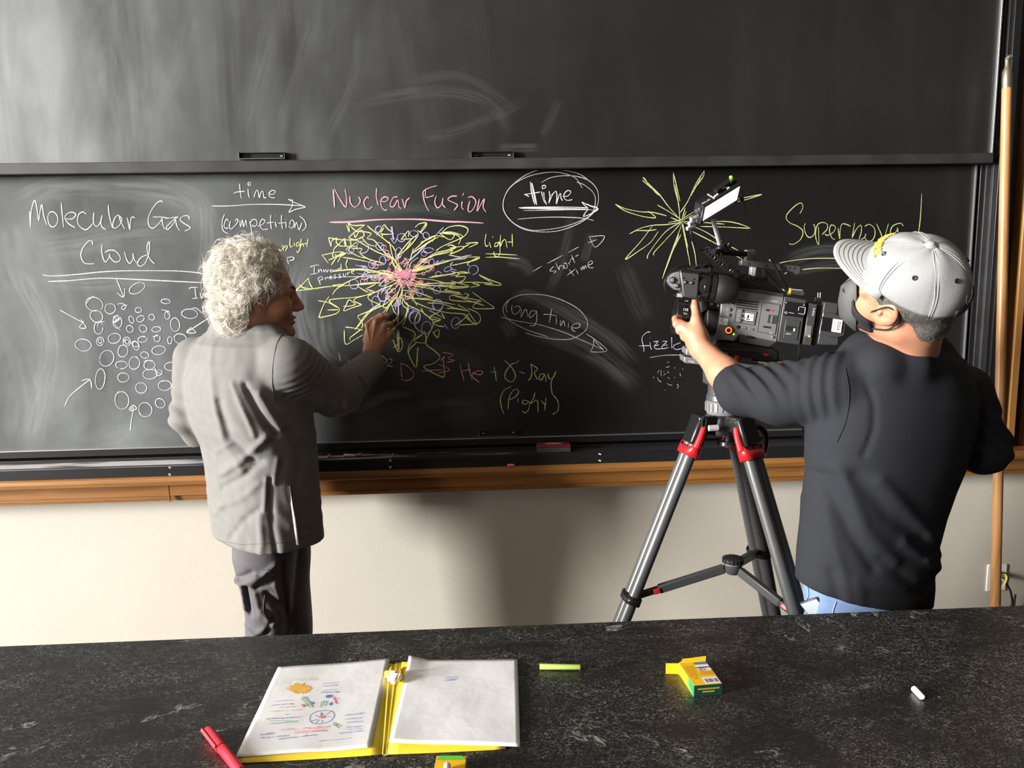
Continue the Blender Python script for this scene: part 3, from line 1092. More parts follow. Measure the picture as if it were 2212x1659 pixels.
write('faint yellow chalk gamma-ray and bracketed word light', 'o', 1060, 600, 5.184, 2.4, '''
38 990,50 1070,65 1160;0 1048,75 1065;145 915,220 985,272 1070,265 1140,215 1165,162 1120,170 1050,230 970,290 950,315 925;315 1050,385 1072;445 960,460 1040,448 1120,410 1155;448 965,525 1020,490 1062,522 1140;
600 1075,555 1085,540 1130,572 1140,605 1085,622 1170;640 1070,650 1120,690 1130,732 1045;692 1120,675 1200,690 1310;230 1215,150 1260,110 1350,120 1450,150 1525;195 1470,205 1350,250 1262,300 1250,310 1290,260 1342,195 1370;
305 1345,305 1395;342 1278,348 1283;430 1385,370 1370,355 1402,390 1415,435 1388,425 1470,390 1510,350 1495;495 1285,480 1345,445 1408,520 1372,530 1505;620 1335,612 1410,605 1485;560 1370,590 1405,620 1415;690 1305,750 1380,755 1480,690 1530''')
write('pink chalk fusion formula', 'r', 700, 740, 4.096, 2.8, '''
130 85,148 165;215 150,226 232;570 150,598 145,595 175,555 202,620 212;680 180,682 260,690 310;675 180,740 210,792 270,780 315,730 335,680 325;865 253,960 245,1050 240;1010 190,1112 240,1005 270;
1045 88,1142 105,1095 140,1152 158,1080 178;1205 190,1218 260,1240 340;1275 180,1290 260,1310 330;1215 252,1300 238;1310 268,1380 285,1405 260,1360 250,1308 290,1375 355''')
write('white chalk words Inward Pressure', 'w', 630, 470, 6.9125, 2.2, '''
275 740,340 715,410 708;340 720,335 830;275 850,390 828;400 770,405 820,430 770,455 815;470 770,490 812,510 775,530 815,550 770;605 772,575 790,590 815,622 780,640 812;655 770,665 800,690 767;735 680,742 770;738 752,700 770,720 792,742 770;
385 905,410 940,430 1005;395 910,440 880,470 910,420 942;500 890,510 940;505 912,545 882;560 900,600 890,580 875,565 905,602 925;665 850,630 867,662 890,632 915;735 835,700 860,740 880,705 907;770 830,776 870,800 870,812 830;830 812,842 862;836 838,870 812;890 818,932 800,905 785,890 822,937 847;
530 902,800 885,1250 880''')
write('yellow chalk arrows bursting out of the star drawing, left side', 'y', 630, 470, 6.9125, 2.8, '''
820 100,856 215;845 80,866 215;850 75,920 118,1095 110;850 85,900 150,960 200;1095 110,960 205,850 300;850 300,930 330,980 340,1250 500,1540 620;935 245,955 295,1010 200,1050 190,1082 270,1000 315;
960 210,1070 210,1190 240,1130 310,1230 340,1350 480,1470 590;550 295,590 430,600 350,680 302;555 300,700 325,980 340;680 310,668 365,720 420,830 428,960 430;700 412,740 360,800 310;780 310,802 430;795 325,820 432;
980 360,900 420,840 490;870 330,885 380,880 440;1050 300,960 330,850 335;460 560,700 512,800 530;455 560,550 682;550 635,640 602;590 710,700 565,820 530;640 550,700 580,780 560;610 540,640 600,760 520;690 665,730 590,790 525;640 590,720 560,810 545;
760 592,1050 640,1340 715;840 490,1000 580,1140 610;900 460,1050 465,1022 530,1150 620,1380 685;690 410,640 460,620 520,612 590;1130 120,1270 240,1480 400,1552 500;1135 130,1300 260,1470 395;1270 265,1330 185,1382 110,1430 165,1530 240;1310 245,1420 250,1530 240;
1380 150,1350 195,1330 232;1360 250,1360 300,1470 390;1050 300,1110 370,1170 410,1250 430;600 800,900 770,1150 780,1530 870;610 806,900 780,1200 790;60 1090,310 1070;110 1000,180 1048,320 1065;60 1090,150 1010,250 905;250 905,270 980,320 1065;
310 1065,600 1025,900 1010,1100 980,1330 970;610 1010,742 998,740 1025,618 1015;610 1155,660 1080,800 980,1000 890,1200 800;835 625,812 700,830 762;1330 970,1060 1000,985 1020,1140 1120;1255 995,1100 1070;1120 1080,1180 1085,1235 1105;
1520 1000,1350 1070,1180 1140,950 1190,700 1210,570 1230,582 1270,690 1340,715 1380,650 1440,430 1490,418 1460,480 1300,560 1175;395 1240,550 1270,690 1345;530 1380,700 1376;1100 1160,960 1205,940 1250,1050 1300;1050 1300,900 1350,780 1392,815 1310,860 1230,960 1292;770 1325,880 1320,960 1295;
1230 1110,1142 1180,1180 1240,1322 1305,1250 1360,1050 1440,990 1480,1060 1580,1040 1660;1600 1100,1400 1290,1180 1400,1000 1620,960 1660''')
write('yellow chalk arrows bursting out of the star drawing, right side', 'y', 840, 460, 6.913, 2.8, '''
390 215,460 160,560 150,540 220,470 290,560 150;430 260,520 322;180 402,290 270,292 360;180 395,340 385;130 637,300 430,440 310;130 640,290 520,440 340;210 600,270 520,330 430;350 580,560 400,700 340,820 360;360 590,700 380;330 620,600 430,740 362;470 440,600 390,690 340,650 430;
750 300,910 400,970 320,760 300;800 290,950 290,1095 340,1060 390;790 290,900 210,1060 190,1175 232,1160 310,1060 400;830 310,1000 322,1070 390,1040 470;400 820,650 620,860 560,1000 520;700 570,800 500,1070 382;420 800,600 660,900 590;640 640,780 600,960 560;870 490,940 480,1000 520,900 560;
910 522,1110 500,1090 540,920 612,960 560;1100 520,1200 470;1145 455,1332 445,1190 520;300 870,550 810,800 750,960 700,1160 680;330 880,600 800,960 690;890 627,1090 660,1342 658,1300 700,1100 750,920 782,960 730;1340 660,1180 750,1200 790;
640 950,850 920,1080 880,1200 895;930 870,1050 900,1190 896;600 965,800 940,1000 900;1060 910,1000 950,1140 950,1120 1000,1060 1032;380 1070,700 1050,1000 1040,1300 1035,1550 1055;1340 920,1500 995,1665 1055,1640 1080,1430 1066;1350 930,1560 1055;390 1060,600 1080,900 1100,1180 1100;
930 1015,1200 1100,920 1120,980 1030;740 1080,850 1050,1000 1060;1250 1050,1352 1080,1220 1110;380 1090,560 1120,740 1165;700 1165,900 1190,1110 1225;880 1130,840 1160,1050 1190,1040 1212;400 1075,700 1085,1000 1075;
180 1150,400 1180,660 1270;210 1100,180 1220,120 1300''')
write('yellow chalk arrows bursting out of the star drawing, lower side', 'y', 680, 620, 5.267, 2.7, '''
345 455,450 467,548 492;335 485,350 648,450 600,548 545;400 605,410 570,520 490;455 490,600 290,740 190;430 560,520 480;990 110,960 200,940 330,880 420;860 160,900 270,942 340,860 402;1005 90,1000 200,1052 260,1000 380,870 480;1040 170,1062 230,1022 400,990 430;
1000 450,1142 530,1070 680,1070 770,1155 910,1170 680;1180 690,1165 760,1160 905;880 570,920 680,955 735,997 680,985 590,945 575;890 690,960 640;945 480,942 600,950 720;960 500,958 620,960 715;1000 120,1050 200,1200 270,1330 370,1342 450,1260 630,1370 730,1425 800,1350 870,1240 910,1430 1015,1475 1000,1460 810;
1430 840,1480 790;1180 280,1140 370,1150 460,1240 530;1250 500,1262 630,1130 612,1235 530;1160 630,1085 700,1065 762;1340 510,1400 577,1412 485,1347 520;1210 240,1250 310,1325 352;740 680,750 760,705 825;720 755,822 835,740 895;
980 85,1150 130,1330 150,1600 202;1280 180,1440 190,1600 242;1040 130,1340 130;1500 240,1620 250,1742 272;1510 245,1600 240,1720 265;1620 200,1700 240,1762 282;1130 170,1300 240,1500 290,1700 310,1770 372;1740 240,1870 310,1860 410,1640 432;1590 440,1690 370,1762 290;1760 300,1842 430,1700 332;
1300 262,1480 360;1440 270,1300 350,1420 382;1340 410,1400 440,1470 452;1440 290,1480 360;1310 330,1430 370,1340 405;1530 110,1560 150,1800 170,1900 165;1560 90,1740 150,1930 212;1795 60,1920 150,2030 225,2010 245,1800 235,1890 130;1700 70,1750 92,1690 140;1530 105,1640 72,1490 35;1600 100,1760 130,1900 160;
780 290,900 120;800 300,860 200,930 110;790 240,780 200,850 100;820 270,830 240,790 230;870 490,920 470;880 480,930 460''')
write('lilac chalk circles and arrows in the star drawing', 'b', 840, 460, 6.913, 2.4, '''
40 200,55 300,75 400;50 200,62 300,75 400;25 380,85 450,125 370;25 380,90 385;820 210,760 270,700 332;580 450,480 560,380 640,250 780;560 480,440 600,300 730;570 470,500 520,420 610;700 740,740 710,720 750,800 715;800 720,1000 690,1100 660,1240 625;900 710,1100 650,1230 630;920 940,1000 925;920 830,1020 862;
120 1290,150 1450,140 1640;130 1300,140 1450,130 1640;140 1290,145 1450,120 1640;60 1390,150 1290,180 1360,70 1395''',
      '190 370 60 65/380 310 60 50/560 340 45 50/590 560 70 40/640 740 40 50/880 840 55 33 -20/1260 850 75 65/720 1150 55 60/730 1370 80 75/390 1560 85 85/460 1190 50 50')
write('lilac chalk circles at the left of the star drawing', 'b', 630, 470, 6.9125, 2.4, '''
950 710,1050 730,1150 762;960 792,1040 760,1120 730,1000 720,1140 745;980 832,1150 860,1350 902;1140 860,1120 992;1480 130,1500 230,1520 340;1300 130,1255 170,1260 210''',
      '1300 175 50 45/1060 440 95 82/870 490 55 50/1360 640 48 62/1200 700 48 60/1360 960 55 62/1360 1160 72 90/1260 1255 58 92/930 990 70 72/1120 860 50 60/1320 430 60 55/1600 530 50 75')
write('lilac chalk circles below the star drawing', 'b', 680, 620, 5.267, 2.3, '1470 420,1520 482;920 180,905 215,965 200,950 140', '1270 462 58 64/1135 340 68 72/1605 410 52 58/1400 205 58 60/775 90 55 70/1095 270 30 32')
# the pink core : many short scribbles
pk, pk2 = MB(), MB()
for k in range(70):
    a, r = rnd.random() * 6.28, abs(rnd.gauss(0, 0.55))
    cx, cy = 872 + 74 * r * math.cos(a), 592 + 46 * r * math.sin(a)
    L, th = rnd.uniform(4, 11), rnd.uniform(-0.9, 0.3)
    q = []
    for j in range(rnd.randint(3, 6)):
        q.append((cx + L * math.cos(th) * (1 if j % 2 else -1) + rnd.uniform(-2, 2), cy + L * math.sin(th) * (1 if j % 2 else -1) + j * 1.7 - 4))
    stroke_mesh(pk, spline(q, 4), 2.6)
for k in range(34):
    a, r = rnd.random() * 6.28, rnd.uniform(0.25, 1.25)
    cx, cy = 872 + 76 * r * math.cos(a), 594 + 58 * r * math.sin(a)
    aa = np.linspace(0, 6.6, 12)
    rx, ry = rnd.uniform(3, 7), rnd.uniform(3, 6)
    stroke_mesh(pk2, np.stack([cx + rx * np.cos(aa), cy + ry * np.sin(aa)], 1), 2.0)
for k in range(24):
    th = rnd.random() * 6.28
    r0, r1 = rnd.uniform(5, 30), rnd.uniform(50, 95)
    pass
pk.build('chalk_writing', CM['r'], lo_b, smooth=0, label='dense rose chalk scribbles at the centre of the star drawing')
pk2.build('chalk_writing', CM['p'], lo_b, smooth=0, label='small pink chalk circles around the centre of the star drawing')
ye = MB()
for k in range(30):
    th = rnd.uniform(0, 6.28)
    r0, r1 = rnd.uniform(6, 30), rnd.uniform(45, 92)
    w2 = rnd.uniform(-9, 9)
    p0 = np.array([872 + r0 * math.cos(th), 596 + 0.75 * r0 * math.sin(th)])
    p2 = np.array([872 + 1.1 * r1 * math.cos(th), 596 + 0.85 * r1 * math.sin(th)])
    pm = (p0 + p2) / 2 + w2 * np.array([-math.sin(th), math.cos(th)])
    stroke_mesh(ye, spline([p0, pm, p2], 6), 2.2)
ye.build('chalk_writing', CM['y'], lo_b, smooth=0, label='short yellow chalk rays over the centre of the star drawing')
write('faint yellow chalk exploding star', 'o', 1310, 350, 6.146, 2.7, '''
480 205,560 290,700 430,830 600,950 730;475 240,600 350,720 440;480 205,510 225,560 310;560 300,640 390,700 445;885 140,900 330,950 520,970 700,965 780;885 140,940 360,975 520;910 300,950 500;1300 115,1180 300,1080 520,980 670;1300 115,1280 200,1160 360;1250 210,1120 450;
115 560,250 620,450 660,620 670,800 715;115 560,250 650,450 715,600 740,650 730,550 650;675 570,830 660,1000 770;850 735,1000 800;820 805,1000 770;305 955,450 880,620 840,800 830,1000 800;310 950,400 912,560 910,665 895;
610 850,450 1060,250 1290,400 1200,580 1070,690 920;540 1285,570 1200,780 930,1000 790;625 1240,640 1190,780 1040,990 810;740 1550,860 1200,1000 830;745 1540,880 1180,990 960;800 1400,900 1120,960 960;1000 800,1050 1050,1090 1250,1112 1380;1015 820,1060 1050,1080 1130;1060 1080,1085 1240;
1130 1050,1170 1200,1195 1390;1000 780,1170 690;1000 760,1160 660;1010 790,1250 800,1570 825;1250 855,1600 865,1915 882;1450 790,1600 790,1760 820,1915 880;1020 800,1300 920,1480 1030,1760 1182;1140 922,1500 1110,1810 1300;1740 490,1900 460,2065 430,1850 500,1740 525;1000 760,1045 610;1010 770,1060 655''')
write('faint yellow chalk word Supernova!, double underlined', 'o', 1680, 400, 6.506, 2.7, '''
310 400,352 310,320 250,220 310,130 410,120 470,170 530,280 580,352 650,320 760,220 830,155 822;385 535,370 600,400 700,450 735,510 690,522 600,500 545;570 580,575 835,530 720,545 580,610 525,690 545,690 620,620 695;660 685,700 705,780 660,810 590,750 560,725 640,760 740,805 765;
845 600,870 755,875 640,900 550,960 550,1025 580;1080 525,1060 640,1045 735,1090 640,1160 560,1175 640,1140 765;1220 580,1280 550,1352 600,1365 690,1330 770,1270 785,1222 740,1240 680;1170 765,1235 725;1385 540,1440 660,1485 765,1520 660,1555 540;
1765 575,1720 535,1620 570,1580 650,1610 715,1670 640,1680 600,1700 690,1780 740,1855 738;2022 115,2000 480,1970 700;20 1095,200 1060,500 1030,940 1028;340 1185,600 1165,960 1170;85 1250,130 1225''')
write('lilac chalk word fizzle, underlined', 'v', 1360, 700, 10.37, 2.2, '''
460 185,400 180,300 260,275 350,310 500,322 580,310 620;200 490,330 485,450 485;455 400,465 500,490 570;453 305,460 308;530 400,632 387,570 470,545 492,660 462;555 495,562 540,640 560,700 548;730 385,832 390,740 485,705 545;770 480,850 465;700 550,790 545,880 520;
940 290,942 420,945 545;990 465,1060 450,1140 415,1000 472,985 530,1050 570,1172 545''')
write('thin white chalk underline and small dashes below fizzle', 'g', 1360, 700, 10.37, 2.0, '''
440 752,700 710,900 692,1160 695;835 853,880 853;810 970,900 950;620 1095,665 1030;700 1030,710 1165;755 1150,810 1100;860 1050,865 1100;850 1185,890 1225;1005 1180,1005 1212;1120 1095,1147 1170;620 1195,650 1260,715 1300;840 1330,890 1360,955 1365;
1060 1345,1095 1390,1062 1440;525 1210,550 1180;1175 1000,1202 1018;1000 985,1025 975;788 1472,805 1480;765 1055,770 1075''')


# wiped chalk smears
def smear_mat(name, a, col=(0.55, 0.57, 0.58)):
    m = mat(name, col, 0.95, spec=0.05)
    nt = m.node_tree
    uv = nt.nodes.new('ShaderNodeUVMap')
    mp = nt.nodes.new('ShaderNodeMapping')
    mp.inputs['Scale'].default_value = (2.2, 9, 1)
    nt.links.new(uv.outputs[0], mp.inputs['Vector'])
    n = nt.nodes.new('ShaderNodeTexNoise')
    n.inputs['Scale'].default_value = 1.0
    n.inputs['Detail'].default_value = 6
    nt.links.new(mp.outputs['Vector'], n.inputs['Vector'])
    r = nt.nodes.new('ShaderNodeMapRange')
    for k, v in (('From Min', 0.3), ('From Max', 0.72), ('To Min', 0.0), ('To Max', a)):
        r.inputs[k].default_value = v
    nt.links.new(n.outputs['Fac'], r.inputs['Value'])
    sp = nt.nodes.new('ShaderNodeSeparateXYZ')
    nt.links.new(uv.outputs[0], sp.inputs[0])

    def edge(src, width):
        q = nt.nodes.new('ShaderNodeMath')
        q.operation = 'PINGPONG'
        q.inputs[1].default_value = 0.5
        nt.links.new(src, q.inputs[0])
        e = nt.nodes.new('ShaderNodeMapRange')
        e.interpolation_type = 'SMOOTHSTEP'
        e.inputs['From Max'].default_value = width
        nt.links.new(q.outputs[0], e.inputs['Value'])
        return e.outputs[0]
    cur = r.outputs[0]
    for src, wd in ((sp.outputs[1], 0.35), (sp.outputs[2], 0.22)):
        mu = nt.nodes.new('ShaderNodeMath')
        mu.operation = 'MULTIPLY'
        nt.links.new(cur, mu.inputs[0])
        nt.links.new(edge(src, wd), mu.inputs[1])
        cur = mu.outputs[0]
    # uv.z holds the position along the smear
    nt.links.new(cur, nt.nodes['Principled BSDF'].inputs['Alpha'])
    return m


SM = {}


def smear(par, Y, wpx, pts, a, dx=0.0):
    a = a * 0.5
    key = round(a, 3)
    if key not in SM:
        SM[key] = smear_mat('chalk_smear_%d' % int(key * 1000), a)
        nt = SM[key].node_tree
    q = spline(pts, 8)
    P = np.array([at(x, y, Y) for x, y in q])
    n = len(P)
    t = np.gradient(P, axis=0)
    t = t / (np.linalg.norm(t, axis=1)[:, None] + 1e-9)
    nn = np.stack([-t[:, 2], 0 * t[:, 0], t[:, 0]], 1)
    hw = wpx * 0.00178 / 2
    L = np.concatenate([[0], np.cumsum(np.linalg.norm(np.diff(P, axis=0), axis=1))])
    M = 8
    LAYER[0] += 1
    off = 0.00008 + 0.00001 * (LAYER[0] % 20)
    G = np.array([[P[i] + nn[i] * hw * (2 * j / M - 1) - (0, off, 0) for j in range(M + 1)] for i in range(n)])
    mb = MB().grid(G)
    o = mb.build('chalk_smear', SM[key], par, smooth=0)
    me = o.data
    uvl = me.uv_layers.new(name='UVMap')
    sh = rnd.random() * 9
    for p in me.polygons:
        for li in p.loop_indices:
            vi = me.loops[li].vertex_index
            i, j = divmod(vi, M + 1)
            uvl.data[li].uv = (sh + L[i] * 3.0, j / M)
    at_ = me.attributes.new('along', 'FLOAT', 'POINT')
    at_.data.foreach_set('value', [i / (n - 1) for i in range(n) for j in range(M + 1)])
    return o


def smear_fix():
    """fade along the stroke: read the 'along' attribute instead of uv.z"""
    for m in SM.values():
        nt = m.node_tree
        a = nt.nodes.new('ShaderNodeAttribute')
        a.attribute_name = 'along'
        sp = [n for n in nt.nodes if n.type == 'SEPXYZ'][0]
        for l in list(nt.links):
            if l.from_socket == sp.outputs[2]:
                to = l.to_socket
                nt.links.remove(l)
                nt.links.new(a.outputs['Fac'], to)


YS = YL - 0.0002
for wpx, pts, a in ((90, [(0, 450), (120, 400), (300, 400), (420, 440), (450, 560)], 0.34), (70, [(60, 540), (160, 530), (300, 500), (400, 500)], 0.26),
                    (60, [(40, 560), (60, 620), (90, 680), (110, 760), (80, 900), (70, 960)], 0.36), (50, [(90, 600), (200, 612), (400, 600)], 0.26),
                    (46, [(440, 420), (448, 520), (440, 620)], 0.3), (120, [(0, 480), (30, 560), (60, 640)], 0.3), (120, [(10, 700), (60, 860), (40, 960)], 0.2),
                    (60, [(660, 560), (640, 640), (660, 740), (720, 800)], 0.38), (80, [(680, 660), (700, 760), (760, 800)], 0.3),
                    (40, [(1100, 650), (1150, 640), (1250, 690), (1330, 740), (1380, 800)], 0.2), (62, [(1110, 700), (1240, 740), (1320, 790), (1390, 850)], 0.16),
                    (30, [(1250, 760), (1310, 790), (1370, 845)], 0.16), (40, [(1085, 690), (1100, 710), (1110, 730)], 0.2), (34, [(1090, 560), (1130, 570), (1150, 600)], 0.16),
                    (30, [(1240, 440), (1215, 560), (1180, 640)], 0.10), (26, [(1280, 500), (1260, 570)], 0.12), (42, [(1690, 570), (1750, 545), (1830, 540), (1900, 545)], 0.18), (30, [(1700, 590), (1800, 572), (1860, 575)], 0.14),
                    (26, [(700, 480), (770, 458), (900, 450), (1020, 470)], 0.12), (60, [(1400, 700), (1370, 640), (1340, 560)], 0.07), (30, [(690, 870), (780, 880), (830, 855), (900, 850)], 0.26), (24, [(900, 868), (1000, 870)], 0.16),
                    (50, [(880, 770), (960, 760), (1050, 790)], 0.12), (90, [(700, 920), (900, 900), (1100, 880)], 0.08), (40, [(420, 720), (400, 800), (380, 900)], 0.14), (60, [(180, 960), (300, 930), (420, 940)], 0.14)):
    smear(lo_b, YS, wpx, pts, a)
YSU = YU - 0.0002
for wpx, pts, a in ((60, [(600, 10), (560, 160), (520, 300)], 0.12), (40, [(690, 20), (640, 160), (600, 310)], 0.1), (30, [(780, 40), (760, 180), (700, 310)], 0.1), (34, [(720, 240), (900, 200), (1040, 215), (1120, 300)], 0.10),
                    (26, [(870, 180), (1000, 165), (1130, 250)], 0.08), (50, [(420, 20), (380, 150), (300, 310)], 0.1), (50, [(60, 60), (120, 150), (80, 320)], 0.12), (30, [(1150, 210), (1000, 280), (900, 300)], 0.08), (24, [(1070, 320), (1170, 318)], 0.14), (26, [(1210, 210), (1170, 300)], 0.08)):
    smear(ub, YSU, wpx, pts, a)
smear_fix()

# ------------------------------------------------------------------ chalk, eraser on tray and ledge
M_cp = mat('chalk_stick_pink', (0.85, 0.5, 0.6), 0.9)
M_cl = mat('chalk_stick_lilac', (0.55, 0.45, 0.62), 0.9)
M_cr = mat('chalk_stick_red', (0.8, 0.2, 0.22), 0.9)


def stick(name, m, a, b, r, label, group=None):
    a, b = np.array(a), np.array(b)
    d = np.linalg.norm(b - a)
    mb = MB().lathe(a, b - a, [(0, r * 0.8), (0.0015, r), (d - 0.0015, r * 0.97), (d, r * 0.8)], 18)
    o = mb.build(name, m, loc=(a + b) / 2 - (0, 0, r))
    return tag(o, label, 'chalk', group)


def tray_pt(px, Y, r):
    x = at(px, 978, Y)[0]
    return np.array([x, Y, ztr + r + 0.0004])


stick('chalk_stick', M_cp, tray_pt(743, 2.925, 0.0055), tray_pt(767, 2.912, 0.0055), 0.0055, 'pink chalk stub on the tray, left of the lilac one')
stick('chalk_stick', M_cl, tray_pt(769, 2.918, 0.005), tray_pt(781, 2.934, 0.005), 0.005, 'lilac chalk stub on the tray touching the pink one')
stick('chalk_stick', M_cr, tray_pt(709, 2.915, 0.005), tray_pt(712, 2.935, 0.005), 0.005, 'small red chalk stub on the tray beside the grey jacket')
rx0, rx1 = at(1096, 1008, 2.863)[0], at(1111, 1006, 2.866)[0]
stick('chalk_stick', M_cr, (rx0, 2.8645, zt + 0.0046), (rx1, 2.8655, zt + 0.0046), 0.0045, 'broken pinkish red chalk piece on the oak ledge')
ec, e1 = tray_pt(1160, 2.91, 0), tray_pt(1232, 2.91, 0)
er = thing('blackboard_eraser', 'felt blackboard eraser with dark red top on the tray', 'eraser', ((ec[0] + e1[0]) / 2, 2.91, ztr))
MB().box((ec[0], 2.885, ztr + 0.0006), (e1[0], 2.94, ztr + 0.02)).build('felt_pad', mat('felt_grey', (0.07, 0.06, 0.065), 0.95, bump=(300, 0.5)), er, bevel=0.003)
MB().box((ec[0] + 0.001, 2.886, ztr + 0.02), (e1[0] - 0.001, 2.939, ztr + 0.031)).build('top_label', mat('eraser_red', (0.2, 0.012, 0.018), 0.4), er, bevel=0.002)
el = MB()
cxm = (ec[0] + e1[0]) / 2
aa = np.linspace(0, 2 * math.pi, 24, endpoint=False)
el.add([(cxm + 0.036 * math.cos(t), 2.912 + 0.012 * math.sin(t), ztr + 0.0314) for t in aa], [tuple(range(24))])
eo = el.build('label_oval', mat('label_cream', (0.55, 0.48, 0.44), 0.6), er, smooth=0)
# ================================================================== PEOPLE
def hit(f, px, py, t0=1.0, t1=3.6, off=0.0):
    """first point of an implicit surface along the line of sight of a photo point"""
    d = ray(px, py)
    t = t0
    for _ in range(160):
        v = float(f((EYE + d * t)[None])[0]) - off
        if v < 0.0005:
            break
        t += max(v * 0.6, 0.0008)
        if t > t1:
            break
    return EYE + d * t


def frame(fwd, up):
    f = nrm(fwd)
    u = nrm(np.asarray(up, float) - f * (np.asarray(up, float) @ f))
    return np.array([f, np.cross(u, f), u])      # rows: forward, left, up


M_skin = mat('skin', (0.50, 0.25, 0.15), 0.5, bump=(260, 0.12), var=(40, 0.3, (0.46, 0.20, 0.12)), sub=0.05)
M_skin2 = mat('skin_old', (0.48, 0.245, 0.145), 0.5, bump=(240, 0.18), var=(45, 0.3, (0.42, 0.19, 0.11)), sub=0.05)


def head_sdf(C, M, s=1.0, ex=0.0, ez=0.0):
    def f(P):
        Q = (P - C) @ M.T / s
        A = np.abs(Q[:, 1])
        Qa = np.stack([Q[:, 0], A, Q[:, 2]], 1)
        d = ell(Q, (-0.008, 0, 0.045), (0.099, 0.078, 0.092))
        d = smin(d, ell(Q, (0.042, 0, -0.015), (0.058, 0.062, 0.085)), 0.03)
        d = smin(d, rc(Qa, (-0.012, 0.052, -0.05), (0.062, 0.014, -0.104), 0.022, 0.017), 0.03)
        d = smin(d, rc(Q, (0.03, 0, -0.085), (0.07, 0, -0.098), 0.03, 0.022), 0.02)
        d = smin(d, ell(Q, (0.086, 0, -0.110), (0.016, 0.02, 0.017)), 0.016)
        d = smin(d, ell(Qa, (0.058, 0.042, -0.028), (0.032, 0.026, 0.03)), 0.02)
        d = smin(d, rc(Qa, (0.094, 0.012, 0.028), (0.078, 0.05, 0.026), 0.011, 0.009), 0.016)
        d = smax(d, -(np.linalg.norm(Qa - (0.104, 0.033, 0.008), axis=1) - 0.015), 0.012)
        d = smin(d, np.linalg.norm(Qa - (0.080, 0.032, 0.008), axis=1) - 0.0125, 0.003)
        d = smin(d, rc(Q, (0.096, 0, 0.02), (0.121, 0, -0.028), 0.0085, 0.0115), 0.014)
        d = smin(d, ell(Qa, (0.108, 0.011, -0.035), (0.012, 0.0085, 0.0085)), 0.008)
        d = smin(d, ell(Q, (0.093, 0, -0.062), (0.013, 0.024, 0.0075)), 0.008)
        d = smin(d, ell(Q, (0.092, 0, -0.076), (0.012, 0.021, 0.008)), 0.008)
        d = smax(d, -ell(Q, (0.108, 0, -0.069), (0.012, 0.022, 0.0022)), 0.004)
        d = smin(d, rc(Q, (-0.03, 0, -0.03), (-0.048, 0, -0.17), 0.056, 0.062), 0.035)
        # ears
        c, sn = math.cos(0.22), math.sin(0.22)
        E = Qa - (-0.012 + ex, 0.077, -0.002 + ez)
        R = np.stack([E[:, 0] * c + E[:, 2] * sn, E[:, 1] - 0.35 * np.maximum(-E[:, 0], -0.02), -E[:, 0] * sn + E[:, 2] * c], 1)
        e = ell(R, (0, 0, 0.004), (0.021, 0.0095, 0.034))
        e = smin(e, ell(R, (0.006, -0.001, -0.028), (0.012, 0.007, 0.012)), 0.008)
        e = smax(e, -ell(R, (0.005, 0.011, 0.006), (0.012, 0.0105, 0.022)), 0.004)
        e = smin(e, rc(R, (0.006, 0.004, 0.004), (-0.008, 0.006, 0.014), 0.0028, 0.0025), 0.003)
        e = smin(e, ell(R, (0.016, 0.004, -0.004), (0.005, 0.005, 0.007)), 0.004)
        d = smin(d, e, 0.006)
        return d * s
    return f


def hand_sdf(wrist, palm, fingers, k=0.007, extra=()):
    """palm: list of (a,b,ra,rb) ; fingers: list of (points, radii)"""
    def f(P):
        d = None
        for a, b, ra, rb in palm:
            e = rc(P, a, b, ra, rb)
            d = e if d is None else smin(d, e, 0.016)
        for pts, rs in fingers:
            d = smin(d, chain(P, pts, rs, 0.004), k)
        for a, b, ra, rb in extra:
            d = smin(d, rc(P, a, b, ra, rb), 0.005)
        return d
    return f


def shoe_mb(c, ang):
    """a plain leather shoe standing on the floor"""
    c = np.array([c[0], c[1], 0.0])
    d = np.array([math.sin(ang), math.cos(ang), 0])
    n = np.array([d[1], -d[0], 0])
    M = np.array([d, n, (0, 0, 1.0)])

    def f(P):
        Q = (P - c) @ M.T
        s = rc(Q, (-0.05, 0, 0.045), (0.12, 0, 0.035), 0.045, 0.036)
        s = smin(s, ell(Q, (-0.03, 0, 0.075), (0.055, 0.045, 0.05)), 0.03)
        return smax(s, 0.004 - Q[:, 2], 0.006)
    lo = c + (-0.22, -0.22, 0)
    return sdf_mb(f, lo, c + (0.22, 0.22, 0.16), 0.008)


# ------------------------------------------------------------------ the man writing at the board
YM = 2.60
KM = YM / 2.42
SM1 = 1.05
RSH, REL, RWR = at(626, 788, 2.45), at(735, 848, 2.69), at(808, 782, 2.83)
LSH, LEL, LWR = at(426, 776, 2.72), at(409, 900, 2.69), at(436, 945, 2.74)
MH = frame((math.cos(math.radians(14)), math.sin(math.radians(14)), -0.03), (0.02, 0, 1))
earp = at(553, 645, 2.50)
CH = earp + SM1 * (0.078 * MH[1] + 0.012 * MH[0])
head1 = head_sdf(CH, MH, SM1)
neck_b = at(540, 705, 2.63)
JR = rows([(716, 474, 596), (742, 428, 634), (778, 404, 654), (820, 394, 664), (870, 398, 672), (920, 412, 679), (960, 430, 683), (1010, 440, 687), (1080, 447, 692), (1140, 455, 697), (1180, 462, 699), (1215, 464, 701)], YM, 0.66, -math.radians(46))
TOP1 = at(540, 712, YM)[2]
HEM1 = at(560, 1180, YM - 0.12)[2]

